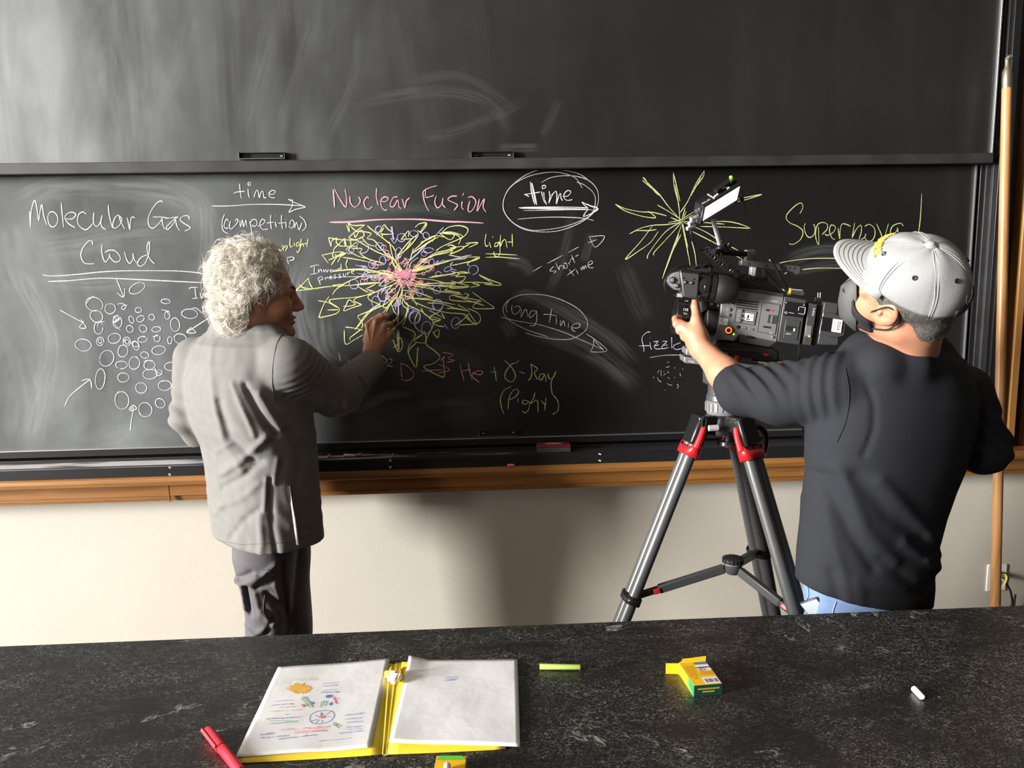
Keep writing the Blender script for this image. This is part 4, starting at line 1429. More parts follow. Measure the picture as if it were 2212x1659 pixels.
FOLD1 = [([(478, 735), (505, 860), (520, 930), (560, 985)], 0.010, 0.020), ([(512, 850), (535, 915), (585, 962)], -0.018, 0.020),
         ([(545, 810), (578, 880), (590, 912)], 0.009, 0.012), ([(570, 812), (607, 880), (628, 912)], -0.013, 0.013), ([(600, 830), (640, 900)], 0.008, 0.012),
         ([(500, 1005), (560, 965), (615, 915)], 0.013, 0.016), ([(505, 1035), (560, 1000), (600, 965)], -0.010, 0.015), ([(490, 960), (540, 930)], 0.004, 0.01),
         ([(495, 1075), (560, 1040), (596, 1010)], 0.006, 0.014), ([(520, 1140), (560, 1090), (596, 1060)], -0.007, 0.014), ([(598, 1075), (600, 1130), (592, 1185)], 0.010, 0.016), ([(570, 1080), (560, 1180)], -0.004, 0.02),
         ([(476, 1100), (510, 1060)], 0.005, 0.012), ([(612, 1000), (606, 1060)], 0.006, 0.01), ([(634, 960), (625, 1010)], 0.006, 0.01), ([(450, 700), (440, 800)], -0.004, 0.02), ([(530, 730), (540, 800)], -0.003, 0.025),
         ([(617, 1000), (622, 1100), (634, 1180)], -0.008, 0.012), ([(650, 1020), (660, 1100)], 0.003, 0.02)]


def torso1(P):
    d = loft(P, JR, 2.6)
    d = smin(d, chain(P, [LSH + (0.03, 0, 0.0), at(500, 722, 2.67), at(572, 734, 2.56), RSH + (-0.02, 0, 0.015)], [0.064, 0.064, 0.062, 0.066], 0.03), 0.05)
    for pts, a, w_ in FOLD1:
        d = d - fold(P, YM, pts, a * 0.62, w_ * 0.8)
    q = P[:, 0] * 0.8 + P[:, 2] * 0.6
    d = d - 0.0011 * np.sin(q * 95 + 3 * np.sin(P[:, 2] * 21)) * np.sin(P[:, 2] * 33 - P[:, 0] * 47 + 1)
    return d


SR = [(a, b, r) for a, b, r in ()]


def sleeve_r(P):
    d = chain(P, [RSH, REL + (-0.02, -0.05, 0.01), REL], [0.088, 0.076, 0.071], 0.03)
    d = smin(d, rc(P, REL, RWR, 0.071, 0.054), 0.03)
    ab = nrm(RWR - REL)
    # bunched cloth at the elbow and along the sleeve
    t = (P - REL) @ ab
    ua = nrm(REL - RSH)
    s_ = (P - RSH) @ ua
    L = np.linalg.norm(REL - RSH)
    d = d - 0.0055 * np.exp(-((s_ - L + 0.03) / 0.09) ** 2) * np.sin(s_ * 150 + P[:, 2] * 90) * (t < 0.06)
    d = d - 0.004 * np.exp(-((t - 0.05) / 0.05) ** 2) * np.sin(t * 190 + P[:, 0] * 60)
    d = d - 0.003 * np.exp(-((s_ - 0.03) / 0.06) ** 2) * np.sin(s_ * 170 - P[:, 2] * 120)
    return smax(d, (P - RWR) @ ab - 0.004, 0.006)


def sleeve_l(P):
    d = chain(P, [LSH, LEL, LWR], [0.080, 0.060, 0.054], 0.03)
    s_ = P[:, 2]
    d = d - 0.004 * np.sin(s_ * 110 + P[:, 0] * 60) * np.exp(-((s_ - LEL[2]) / 0.1) ** 2)
    return smax(d, (P - LWR) @ nrm(LWR - LEL), 0.005)


AXC = nrm(neck_b - CH + (0, 0, 0.0))


def jacket(P):
    d = torso1(P)
    d = smin(d, sleeve_r(P), 0.022)
    d = smin(d, sleeve_l(P), 0.018)
    # stand-up collar: a ring round the neck
    q = P - np.array([neck_b[0], neck_b[1], 0])
    rr = np.hypot(q[:, 0] / 1.04, q[:, 1])
    zc_ = P[:, 2] - (TOP1 + 0.022 - 0.12 * (q[:, 0] - 0.0))
    ring = np.maximum(np.abs(rr - 0.082) - 0.0065, np.abs(zc_) - 0.024)
    d = smin(d, ring, 0.012)
    d = smax(d, (HEM1 - P[:, 2]), 0.004)
    return d


person1 = thing('person', 'person with curly white hair in a grey jacket writing on the chalkboard', 'person', (at(600, 1200, YM)[0], YM, 0))
print('jacket...')
M_jac = mat('jacket_cloth', (0.18, 0.177, 0.168), 0.9, spec=0.1, bump=(420, 0.4), var=(30, 0.3, (0.155, 0.152, 0.145)), sheen=0.0)
jm = sdf_mb(jacket, (at(360, 900, 2.8)[0] - 0.06, 2.28, HEM1 - 0.03), (RWR[0] + 0.09, 2.96, TOP1 + 0.14), 0.006)
jk = jm.build('jacket', M_jac, person1, smooth=60)
# vent, its pale lining edge catching the window light, hem band, collar lining, sleeve buttons
vm = MB()
vl = [(627, 1050), (630, 1090), (635, 1130), (641, 1176)]
VP = np.array([[hit(jacket, x - 1, y, 1.8, off=0.001), hit(jacket, x + w_, y, 1.8, off=0.001) + (-0.002, -0.012, 0)] for (x, y), w_ in zip(vl, (2, 6, 9, 9))])
vm.grid(VP)
vm.build('vent_edge', mat('lining_pale', (0.42, 0.41, 0.38), 0.8), jk, solid=0.002, label='pale lining edge of the open side vent')
hb = MB()
hx = np.linspace(472, 696, 40)
hp = []
for x in hx:
    y = np.interp(x, [472, 520, 600, 640, 696], [1180, 1188, 1184, 1176, 1158])
    hp.append([hit(jacket, x, y - 12, 1.8, off=0.0008), hit(jacket, x, y - 11, 1.8, off=0.0008)])
hb.grid(hp)
hb.build('hem_seam', mat('jacket_seam', (0.12, 0.115, 0.11), 0.9), jk, solid=0.0012)
# armhole and back seams, raised a little from the cloth
sb = MB()
for pl_ in ([(608, 722), (596, 748), (589, 790), (588, 830), (594, 868)],):
    pts = [hit(jacket, x, y, 1.8, off=0.0004) for x, y in spline(pl_, 6)]
    sb.tube(pts, 0.0011, 6)
sb.build('seam', M_jac, jk)
bb = MB()
ab = nrm(RWR - REL)
for k in range(3):
    p = RWR - ab * (0.03 + 0.022 * k)
    q = hit(jacket, *[(815, 826), (806, 836), (797, 846)][k], 1.8, off=0.001)
    bb.lathe(q, EYE - q, [(0, 0.007), (0.002, 0.0075), (0.003, 0.006), (0.0025, 0.002)], 14)
bb.build('sleeve_button', mat('button_dark', (0.02, 0.02, 0.02), 0.3), jk)

# trousers and shoes
ZB = at(600, 1365, YM)[2]
TLr = rows([(1200, 505, 640), (1240, 514, 636), (1290, 527, 632), (1330, 532, 630), (1365, 531, 630), (1440, 532, 628)], 2.555, 0.95, 0)
TRr = rows([(1200, 560, 668), (1240, 570, 670), (1290, 578, 672), (1330, 582, 672), (1365, 584, 672), (1440, 588, 670)], 2.655, 1.0, 0)


def ext(rws):
    z, cx, cy, a, b, r = rws[0]
    t = rws[-1]
    return [(0.09, cx, cy, a * 0.78, b * 0.75, r), (0.3, cx, cy, a * 0.9, b * 0.9, r)] + list(rws) + [(t[0] + 0.12, t[1], t[2] + 0.01, t[3] * 0.98, t[4], r)]


TLr, TRr = ext(TLr), ext(TRr)

FOLD2 = [([(515, 1245), (545, 1240), (570, 1222)], 0.010, 0.010), ([(530, 1232), (560, 1215)], -0.008, 0.010), ([(545, 1250), (552, 1310)], -0.012, 0.009), ([(535, 1250), (538, 1300)], 0.008, 0.009), ([(560, 1240), (590, 1215), (610, 1200)], 0.009, 0.010),
         ([(570, 1248), (612, 1232)], -0.010, 0.010), ([(566, 1260), (575, 1310)], 0.007, 0.010), ([(590, 1260), (610, 1290)], -0.010, 0.012), ([(580, 1300), (600, 1330), (560, 1352)], 0.009, 0.009), ([(600, 1320), (588, 1345)], -0.010, 0.008), ([(540, 1340), (565, 1355)], 0.007, 0.009), ([(620, 1200), (622, 1360)], -0.012, 0.008), ([(606, 1240), (618, 1275)], 0.006, 0.008)]


def trousers(P):
    a = loft(P, TLr, 2.2)
    for pts, am, w_ in FOLD2:
        a = a - fold(P, 2.555, pts, am, w_)
    b = loft(P, TRr, 2.2)
    b = b - 0.004 * np.sin(P[:, 0] * 70 + P[:, 2] * 18)
    d = smin(a, b, 0.012)
    return d


M_tr = mat('trouser_cloth', (0.105, 0.098, 0.108), 0.75, spec=0.25, bump=(500, 0.3), var=(25, 0.3, (0.085, 0.08, 0.088)))
tm = sdf_mb(trousers, (-1.25, 2.38, 0.06), (-0.3, 2.9, HEM1 + 0.12), 0.006)
to = tm.build('trousers', M_tr, person1, smooth=60)
pk_ = MB()
for pl_ in ([(620, 1204), (624, 1270), (628, 1320), (629, 1355)], [(566, 1230), (585, 1236), (612, 1262), (622, 1285)], [(572, 1285), (570, 1325), (590, 1345), (624, 1348)]):
    pk_.tube([hit(trousers, x, y, 1.8, off=0.0006) for x, y in spline(pl_, 6)], 0.0016, 6)
pk_.build('pocket_seam', M_tr, to)
M_shoe = mat('shoe_leather', (0.02, 0.017, 0.015), 0.4)
for q, s_ in (((TLr[0][1] + 0.02, 2.61), 0.45), ((TRr[0][1] + 0.03, 2.68), 0.6)):
    shoe_mb(q, s_).build('shoe', M_shoe, person1, smooth=60)

# the writing hand: index and thumb pinch at the board, the other fingers curl in
kn = [at(793, 703, 2.865), at(812, 694, 2.868), at(830, 704, 2.872), at(840, 722, 2.875)]
tip = at(831, 678, 2.945)
pb_ = at(803, 757, 2.835)
palm = [(RWR + (-0.005, -0.01, -0.02), pb_, 0.028, 0.027), (pb_ + (-0.010, 0, 0.004), kn[0] + (0.008, 0.004, -0.01), 0.021, 0.0135), (pb_, kn[1] + (0, 0.002, -0.008), 0.022, 0.0125), (pb_ + (0.008, 0, 0), kn[2], 0.021, 0.0125), (pb_ + (0.014, 0.003, 0.002), kn[3], 0.019, 0.012)]
fing = [([kn[0], at(806, 692, 2.905), at(822, 682, 2.932), tip], [0.0115, 0.0105, 0.009, 0.0075]),
        ([kn[1], at(826, 686, 2.905), at(836, 684, 2.935), at(835, 688, 2.945)], [0.0112, 0.010, 0.009, 0.0075]),
        ([kn[2], at(842, 700, 2.90), at(845, 706, 2.925), at(836, 708, 2.93)], [0.011, 0.010, 0.009, 0.0078]),
        ([kn[3], at(846, 722, 2.90), at(845, 730, 2.92), at(836, 728, 2.922)], [0.010, 0.009, 0.0082, 0.007]),
        ([at(792, 735, 2.86), at(797, 712, 2.905), at(812, 694, 2.935), at(826, 682, 2.946)], [0.015, 0.013, 0.0115, 0.009])]
tend = [(pb_ + (0.0, -0.022, 0.012), kn[i] + (0, -0.009, -0.004), 0.0025, 0.0035) for i in (0, 1, 2)]
hand1 = hand_sdf(RWR, palm, fing, extra=tend)
fore1 = lambda P: smin(hand1(P), rc(P, RWR - ab * 0.09, RWR + (0, 0, 0.002), 0.033, 0.027), 0.02)
# relaxed left hand in front of the hip
lw = LWR + np.array([0.01, 0.02, -0.01])
ld = nrm((0.75, 0.25, -0.45))
ls = nrm(np.cross(ld, (0, 0, 1)))
lpalm = [(LWR - ld * 0.05, lw + ld * 0.02, 0.028, 0.024)] + [(lw, lw + ld * 0.085 + ls * (0.03 - 0.02 * i), 0.02, 0.012) for i in range(4)]
lf = []
for i in range(4):
    k0 = lw + ld * 0.085 + ls * (0.03 - 0.02 * i)
    ln = (0.9, 1.0, 0.95, 0.75)[i]
    k1 = k0 + nrm(ld + (0, 0, -0.3)) * 0.042 * ln
    k2 = k1 + nrm(ld + (-0.2, 0, -0.9)) * 0.027 * ln
    k3 = k2 + nrm(ld * 0.4 + (-0.4, 0, -1)) * 0.02 * ln
    lf.append(([k0, k1, k2, k3], [0.0115, 0.0105, 0.0095, 0.008]))
lf.append(([lw + ld * 0.02 + ls * 0.02, lw + ld * 0.055 + ls * 0.05, lw + ld * 0.085 + ls * 0.058], [0.015, 0.012, 0.0095]))
hand1l = hand_sdf(LWR, lpalm, lf)


def body_core(shs, hips, nk, ft):
    """slim inner body that carries the clothes"""
    def f(P):
        d = chain(P, [nk, (shs[0] + shs[1]) / 2 + (0, 0, -0.12), (hips[0] + hips[1]) / 2], [0.055, 0.1, 0.1], 0.05)
        d = smin(d, chain(P, [shs[0], (shs[0] + shs[1]) / 2, shs[1]], [0.045, 0.06, 0.045], 0.03), 0.04)
        for h_, t_ in zip(hips, ft):
            d = smin(d, rc(P, h_, t_, 0.055, 0.035), 0.04)
        return d
    return f


core1 = body_core([LSH, RSH], [np.array([TLr[3][1], 2.57, 0.85]), np.array([TRr[3][1], 2.64, 0.85])], neck_b, [np.array([TLr[0][1], 2.57, 0.07]), np.array([TRr[0][1], 2.65, 0.07])])
arm1 = lambda P: np.minimum(chain(P, [RSH, REL, RWR], [0.045, 0.042, 0.03], 0.02), chain(P, [LSH, LEL, LWR], [0.045, 0.04, 0.03], 0.02))


def headneck1(P):
    return smin(head1(P), rc(P, CH + MH[2] * -0.08 + MH[0] * -0.035, neck_b + (0, 0, -0.05), 0.060, 0.068), 0.03)


bm_ = sdf_mb(headneck1, CH - (0.16, 0.16, 0.25), CH + (0.17, 0.16, 0.17), 0.003)
for f_, c_, r_, h_ in ((fore1, at(815, 730, 2.88), 0.13, 0.0022), (hand1l, lw + ld * 0.05, 0.16, 0.004)):
    q = sdf_mb(f_, c_ - r_, c_ + r_, h_)
    bm_.add(np.vstack(q.v), q.f)
q = sdf_mb(lambda P: np.minimum(core1(P), arm1(P)), (-1.3, 2.3, 0.03), (0.0, 3.0, neck_b[2] + 0.02), 0.016)
bm_.add(np.vstack(q.v), q.f)
bo = bm_.build('body', M_skin2, person1, smooth=70)

# eyebrow and eye of the visible side, both eyes built
M_eye = mat('eye_dark', (0.02, 0.013, 0.01), 0.2)
for sgn in (-1, 1):
    e = MB()
    c = CH + SM1 * np.array([0.0855, sgn * 0.032, 0.008]) @ MH
    e.ball(c, 0.0100)
    e.build('eye', M_eye, person1)
    br = MB()
    br.tube([CH + SM1 * np.array(q_) @ MH for q_ in ((0.104, sgn * 0.016, 0.030), (0.098, sgn * 0.034, 0.036), (0.084, sgn * 0.05, 0.030))], [0.004, 0.0045, 0.002], 8)
    br.build('eyebrow', mat('eyebrow_dark', (0.09, 0.06, 0.045), 0.9), person1)

# hair: a lumpy shell and thousands of curls
XM = np.array([(-0.105, -0.06), (-0.02, -0.034), (0.0, -0.012), (0.018, 0.028), (0.05, 0.042), (0.1, 0.055), (0.16, 0.066), (0.2, 0.055)])


def hair1(P):
    Q = (P - CH) @ MH.T / SM1
    d = ell(Q, (-0.032, 0, 0.06), (0.108, 0.101, 0.112))
    d = smin(d, ell(Q, (-0.066, 0, -0.030), (0.068, 0.088, 0.066)), 0.03)
    d = d - 0.006 * np.sin(Q[:, 0] * 95 + 1) * np.sin(Q[:, 1] * 110) * np.sin(Q[:, 2] * 100 + 2)
    d = smax(d, (Q[:, 0] - np.interp(Q[:, 2], XM[:, 0], XM[:, 1])) * 0.8, 0.012)
    A = np.abs(Q[:, 1])
    E = np.stack([Q[:, 0], A, Q[:, 2]], 1)
    d = smax(d, -ell(E, (-0.004, 0.098, -0.008), (0.030, 0.045, 0.036)), 0.01)
    return d * SM1


M_hair = mat('hair_white', (0.88, 0.85, 0.78), 0.5, spec=0.5, var=(45, 0.3, (0.66, 0.60, 0.50)))
hs = sdf_mb(hair1, CH - (0.2, 0.2, 0.16), CH + (0.18, 0.2, 0.22), 0.005)
V = np.vstack(hs.v)
rng = np.random.default_rng(3)


def curls(V, f, C, M, n, L0, L1, curl, rad, lift, seed, grav=0.6, cl=1):
    rng = np.random.default_rng(seed)
    n = n // cl * cl
    rep = lambda q: np.repeat(q, cl, 0)
    idx = rep(rng.integers(0, len(V), n // cl))
    e = 0.003
    R0 = V[idx] + (rng.normal(size=(n, 3)) * 0.0024 if cl > 1 else 0)
    g = np.stack([f(R0 + np.eye(3)[k] * e) - f(R0 - np.eye(3)[k] * e) for k in range(3)], 1)
    g /= np.linalg.norm(g, axis=1)[:, None] + 1e-9
    rv = rep(rng.normal(size=(n // cl, 3)) * 0.6) + rng.normal(size=(n, 3)) * 0.05 + np.array([0, 0, -grav])
    back = -M[0] * 0.35
    t = rv + back
    t -= g * (t * g).sum(1)[:, None]
    t /= np.linalg.norm(t, axis=1)[:, None] + 1e-9
    b = np.cross(g, t)
    K = 13
    u = np.linspace(0, 1, K)
    L = (rep(rng.uniform(L0, L1, n // cl)) * rng.uniform(0.85, 1.1, n))[:, None]
    ph = (rep(rng.uniform(0, 6.28, n // cl)) + rng.normal(size=n) * 0.12)[:, None]
    fr = rep(rng.uniform(0.7, 1.9, n // cl))[:, None] * 6.28
    am = rep(rng.uniform(0.5, 1.2, n // cl))[:, None] * curl
    lf_ = (rep(rng.uniform(0.15, 1.0, n // cl)) * rng.uniform(0.8, 1.15, n))[:, None] * lift
    X = (R0[:, None, :] - 0.004 * g[:, None, :] + t[:, None, :] * (L * u)[:, :, None]
         + g[:, None, :] * (lf_ * np.sin(u * 2.6) + am * u * np.sin(fr * u + ph))[:, :, None]
         + b[:, None, :] * (am * (0.3 + u) * np.cos(fr * u + ph))[:, :, None])
    # keep near the shell so strands follow the skull
    Xf = X.reshape(-1, 3)
    d = f(Xf)
    far = np.clip(d - (lift + 0.01), 0, 1)
    gg = np.repeat(g[:, None, :], K, 1).reshape(-1, 3)
    X = (Xf - gg * far[:, None]).reshape(n, K, 3)
    T = np.gradient(X, axis=1)
    T /= np.linalg.norm(T, axis=2)[:, :, None] + 1e-9
    s1 = np.cross(T, g[:, None, :])
    s1 /= np.linalg.norm(s1, axis=2)[:, :, None] + 1e-9
    s2 = np.cross(T, s1)
    rr = (rad * (1 - 0.75 * u ** 2))[None, :, None]
    A3 = [2.0944 * k for k in range(3)]
    W_ = np.stack([X + rr * (math.cos(a) * s1 + math.sin(a) * s2) for a in A3], 2)      # n,K,3sides,3
    base = (np.arange(n) * K * 3)[:, None, None]
    kk = (np.arange(K - 1) * 3)[None, :, None]
    sd = np.arange(3)[None, None, :]
    sn_ = (np.arange(3)[None, None, :] + 1) % 3
    F4 = np.stack([base + kk + sd, base + kk + sn_, base + kk + sn_ + 3, base + kk + sd + 3], -1).reshape(-1, 4)
    return W_.reshape(-1, 3), F4


for n_, c_, a_ in ((7200, 9, (0.04, 0.085, 0.009, 0.00075, 0.016, 11)), (1400, 3, (0.05, 0.10, 0.010, 0.0005, 0.030, 12))):
    cv, cf = curls(V, hair1, CH, MH, n_, *a_, cl=c_)
    hs.add(cv, cf.tolist())
ho = hs.build('hair', M_hair, person1, smooth=180)
# ------------------------------------------------------------------ the camera operator
YC = 1.85
_a, _b, _g = (math.radians(q) for q in (35, 20, 40))      # turned away, chin up, leaning to the left shoulder
_f = np.array([-math.cos(_a) * math.cos(_b), math.sin(_a) * math.cos(_b), math.sin(_b)])
_l = np.array([-math.sin(_a), -math.cos(_a), 0])
MC = frame(_f, math.cos(_g) * np.cross(_f, _l) + math.sin(_g) * _l)
S2 = 1.05
earc = at(1943, 696, 1.68)
CC = earc - S2 * (0.077 * MC[1] - 0.012 * MC[0])
head2 = head_sdf(CC, MC, S2, 0.028, 0.008)
LS2, LE2, LW2 = at(1802, 838, 1.83), at(1600, 846, 1.99), at(1513, 750, 2.165)
RS2, RE2, RW2 = at(2078, 850, 1.93), at(2124, 968, 1.95), at(2066, 972, 2.16)
NK2 = at(1938, 752, 1.845)
ROT2 = math.radians(14)
SR2 = rows([(754, 1872, 2002), (782, 1828, 2060), (825, 1782, 2098), (870, 1755, 2110), (930, 1739, 2106), (1000, 1738, 2088), (1060, 1734, 2063), (1120, 1728, 2042), (1180, 1721, 2026), (1240, 1718, 2020), (1300, 1722, 2014), (1360, 1728, 2012)], YC, 0.60, ROT2)
FOLD3 = [([(1766, 990), (1815, 1110), (1880, 1180)], 0.008, 0.018), ([(1752, 1010), (1790, 1120), (1835, 1190)], -0.009, 0.016), ([(1800, 1000), (1860, 1080), (1940, 1130)], -0.008, 0.02), ([(1840, 1010), (1920, 1090), (1990, 1150)], 0.009, 0.018),
         ([(1745, 1080), (1770, 1190), (1790, 1290)], 0.005, 0.014), ([(1760, 1200), (1775, 1290)], -0.006, 0.014), ([(1800, 1220), (1815, 1300)], 0.004, 0.014), ([(1850, 1170), (1930, 1235), (2000, 1240)], -0.006, 0.016), ([(1900, 1140), (1985, 1200), (2015, 1215)], 0.010, 0.016),
         ([(1830, 1240), (1930, 1255), (2000, 1250)], -0.004, 0.012), ([(1822, 800), (1832, 850), (1826, 905), (1808, 955)], -0.006, 0.008), ([(1838, 772), (1852, 806)], -0.006, 0.007), ([(1850, 768), (1868, 800)], 0.005, 0.008), ([(1870, 766), (1890, 795)], -0.004, 0.007), ([(1812, 790), (1830, 812)], 0.006, 0.009),
         ([(2100, 830), (2075, 900), (2072, 990)], -0.005, 0.012), ([(1960, 1180), (2020, 1190)], 0.006, 0.01)]
_h = [at(1717, 1246, 1.86), at(1880, 1322, 1.70), at(2012, 1312, 1.84)]
_hn = nrm(np.cross(_h[1] - _h[0], _h[2] - _h[0]))
if _hn[2] > 0:
    _hn = -_hn


def shirt(P):
    d = loft(P, SR2, 2.35)
    d = smin(d, chain(P, [LS2 + (0.02, 0.02, 0.005), at(1878, 776, 1.86), at(1994, 776, 1.88), RS2 + (-0.01, 0, 0.0)], [0.062, 0.066, 0.066, 0.062], 0.03), 0.05)
    for pts, a, w_ in FOLD3:
        d = d - fold(P, YC, pts, a * 0.6, w_)
    d = smin(d, chain(P, [at(1866, 800, 1.80), at(1900, 792, 1.775), at(1965, 790, 1.78), at(2016, 802, 1.81)], [0.046, 0.05, 0.05, 0.046], 0.02), 0.03)
    # left sleeve, pulled up to the elbow
    ua = nrm(LE2 - LS2)
    s_ = (P - LS2) @ ua
    L = np.linalg.norm(LE2 - LS2)
    a = chain(P, [LS2, LS2 + (LE2 - LS2) * 0.55 + (0, 0, -0.012), LE2], [0.088, 0.076, 0.058], 0.03)
    cuf = LE2 + (LW2 - LE2) * 0.27
    a = smin(a, rc(P, LE2, cuf, 0.058, 0.050), 0.03)
    dz = (P[:, 2] - LE2[2])
    q = P[:, 0] + 0.45 * P[:, 2]
    a = a - 0.0065 * np.exp(-((s_ - L * 0.66) / 0.07) ** 2) * np.sin(q * 175 + 0.6) * np.clip(0.5 + dz * 14, 0, 1)
    a = a - 0.004 * np.exp(-((s_ - 0.01) / 0.05) ** 2) * np.sin(s_ * 200)
    a = smax(a, (P - cuf) @ nrm(LW2 - LE2) - 0.002, 0.005)
    d = smin(d, a, 0.018)
    # right sleeve, elbow out
    b = chain(P, [RS2, RE2, RW2], [0.076, 0.064, 0.056], 0.03)
    b = b - 0.005 * np.sin(P[:, 2] * 120 + P[:, 0] * 90) * np.exp(-((P[:, 2] - RE2[2] - 0.05) / 0.08) ** 2)
    b = smax(b, (P - RW2) @ nrm(RW2 - RE2), 0.005)
    d = smin(d, b, 0.016)
    # neckline band
    q3 = P - NK2
    ax3 = nrm(NK2 - CC + (0.0, 0.03, 0))
    hgt = -(q3 @ ax3)
    rad = np.linalg.norm(q3 + hgt[:, None] * ax3, axis=1)
    ring = np.maximum(np.abs(rad - 0.083) - 0.006, np.abs(hgt - 0.012) - 0.012)
    d = smin(d, ring, 0.012)
    d = smax(d, (P - _h[0]) @ _hn, 0.004)
    return d


person2 = thing('person', 'person in a grey cap, black face mask and black shirt operating the film camera', 'person', (at(1870, 1300, YC)[0], YC, 0))
M_sh = mat('shirt_knit', (0.021, 0.0222, 0.027), 0.85, spec=0.15, bump=(700, 0.3), sheen=0.0)
zl = at(1880, 1330, 1.7)[2] - 0.04
sm_ = sdf_mb(shirt, (LE2[0] - 0.12, 1.6, zl), (RE2[0] + 0.14, 2.25, at(1900, 712, 1.9)[2]), 0.006)
so = sm_.build('shirt', M_sh, person2, smooth=60)
sb = MB()
for pl_ in ([(1826, 795), (1834, 850), (1828, 905), (1808, 955)],):
    sb.tube([hit(shirt, x, y, 1.2, off=0.0004) for x, y in spline(pl_, 6)], 0.0014, 6)
sb.build('seam', M_sh, so)

# jeans, trainers
JRW = rows([(1230, 1742, 2014), (1275, 1738, 2012), (1320, 1736, 2012), (1380, 1740, 2010)], 1.87, 0.62, ROT2)
zc_ = JRW[0][0]
xl_, xr_ = JRW[0][1] - 0.085, JRW[0][1] + 0.085


def jeans(P):
    d = loft(P, JRW, 2.3)
    a = loft(P, [(0.09, xl_ + 0.06, 1.93, 0.062, 0.065, 0), (0.5, xl_ + 0.035, 1.90, 0.076, 0.08, 0), (zc_ + 0.03, xl_ + 0.008, 1.86, 0.088, 0.094, 0)])
    b = loft(P, [(0.09, xr_ + 0.07, 1.99, 0.062, 0.065, 0), (0.5, xr_ + 0.03, 1.95, 0.076, 0.08, 0), (zc_ + 0.03, xr_, 1.90, 0.088, 0.094, 0)])
    w_ = 0.0025 * np.sin(P[:, 2] * 60 + P[:, 0] * 40)
    d = smin(d, np.minimum(a, b), 0.05)
    return d - w_


M_jean = mat('denim', (0.13, 0.21, 0.40), 0.85, bump=(600, 0.4), var=(22, 0.3, (0.22, 0.31, 0.50)))
jo = sdf_mb(jeans, (xl_ - 0.2, 1.65, 0.07), (xr_ + 0.2, 2.1, JRW[-1][0] + 0.02), 0.007).build('jeans', M_jean, person2, smooth=60)
pm = MB()
for pl_ in ([(1738, 1300), (1752, 1315), (1770, 1330), (1790, 1340)], [(1806, 1300), (1800, 1318), (1796, 1340)], [(1744, 1268), (1746, 1285), (1740, 1300)]):
    pm.tube([hit(jeans, x, y, 1.2, off=0.0008) for x, y in spline(pl_, 5)], 0.0016, 6)
pm.build('pocket_seam', mat('denim_pale', (0.28, 0.38, 0.58), 0.85), jo)
for q_, s_ in (((xl_ + 0.06, 1.96), -0.2), ((xr_ + 0.07, 2.02), 0.1)):
    shoe_mb(q_, s_).build('shoe', M_shoe, person2, smooth=60)
# phone sticking out of the back pocket
t0 = hit(jeans, 1752, 1296, 1.2)
px_ = nrm(at(1781, 1326, t0[1]) - at(1750, 1288, t0[1]))
py_ = nrm(np.cross(px_, (-0.72, -0.66, 0.2)))
pz_ = nrm(np.cross(py_, px_))
if pz_[1] > 0:
    pz_ = -pz_
p0 = t0 + px_ * 0.034 + pz_ * 0.012
ph = thing('phone', 'pale phone sticking out of the jeans back pocket', 'phone', p0 + (0, 0, -0.04))
MB().obox(p0, (px_, py_, pz_), (0.046, 0.026, 0.0035)).build('case', mat('phone_dark_edge', (0.03, 0.035, 0.04), 0.35), ph, bevel=0.003)
MB().obox(p0 + pz_ * 0.0042, (px_, py_, pz_), (0.043, 0.023, 0.001)).build('back_cover', mat('phone_pale', (0.62, 0.70, 0.76), 0.25), ph, bevel=0.0008)

# left hand round the lens
kn = [at(1462, 700, 2.20), at(1468, 714, 2.195), at(1478, 728, 2.19), at(1490, 742, 2.185)]
pc = at(1505, 728, 2.17)
palm = [(LW2 + (0, 0, -0.005), pc, 0.028, 0.026)] + [(pc, kn[i] + (0.012, 0, 0), 0.024 - 0.001 * i, 0.0135) for i in range(4)]
palm.append((at(1510, 722, 2.17), at(1504, 690, 2.18), 0.022, 0.016))
fing = []
for i, (dx, dz, ln) in enumerate(((0.0, 0.012, 1.0), (0.004, 0.004, 1.05), (0.008, -0.002, 1.0), (0.01, -0.004, 0.8))):
    k0 = kn[i]
    k1 = k0 + np.array([0.008 + dx, 0.042 * ln, dz])
    k2 = k1 + np.array([0.022 * ln, 0.014 * ln, 0.004])
    k3 = k2 + np.array([0.02 * ln, -0.002, 0.006])
    fing.append(([k0, k1, k2, k3], [0.0125 - 0.0005 * i, 0.011, 0.010, 0.008]))
fing.append(([at(1506, 704, 2.175), at(1504, 680, 2.19), at(1501, 662, 2.205), at(1501, 650, 2.212)], [0.016, 0.0125, 0.0115, 0.009]))
hand2 = hand_sdf(LW2, palm, fing, extra=[(pc + (0, -0.022, 0.005), kn[i] + (0.004, -0.009, 0), 0.002, 0.003) for i in (0, 1, 2)])
fore2 = lambda P: smin(hand2(P), chain(P, [LE2 + (LW2 - LE2) * 0.05, LE2 + (LW2 - LE2) * 0.4, LW2], [0.047, 0.043, 0.029], 0.02), 0.022)
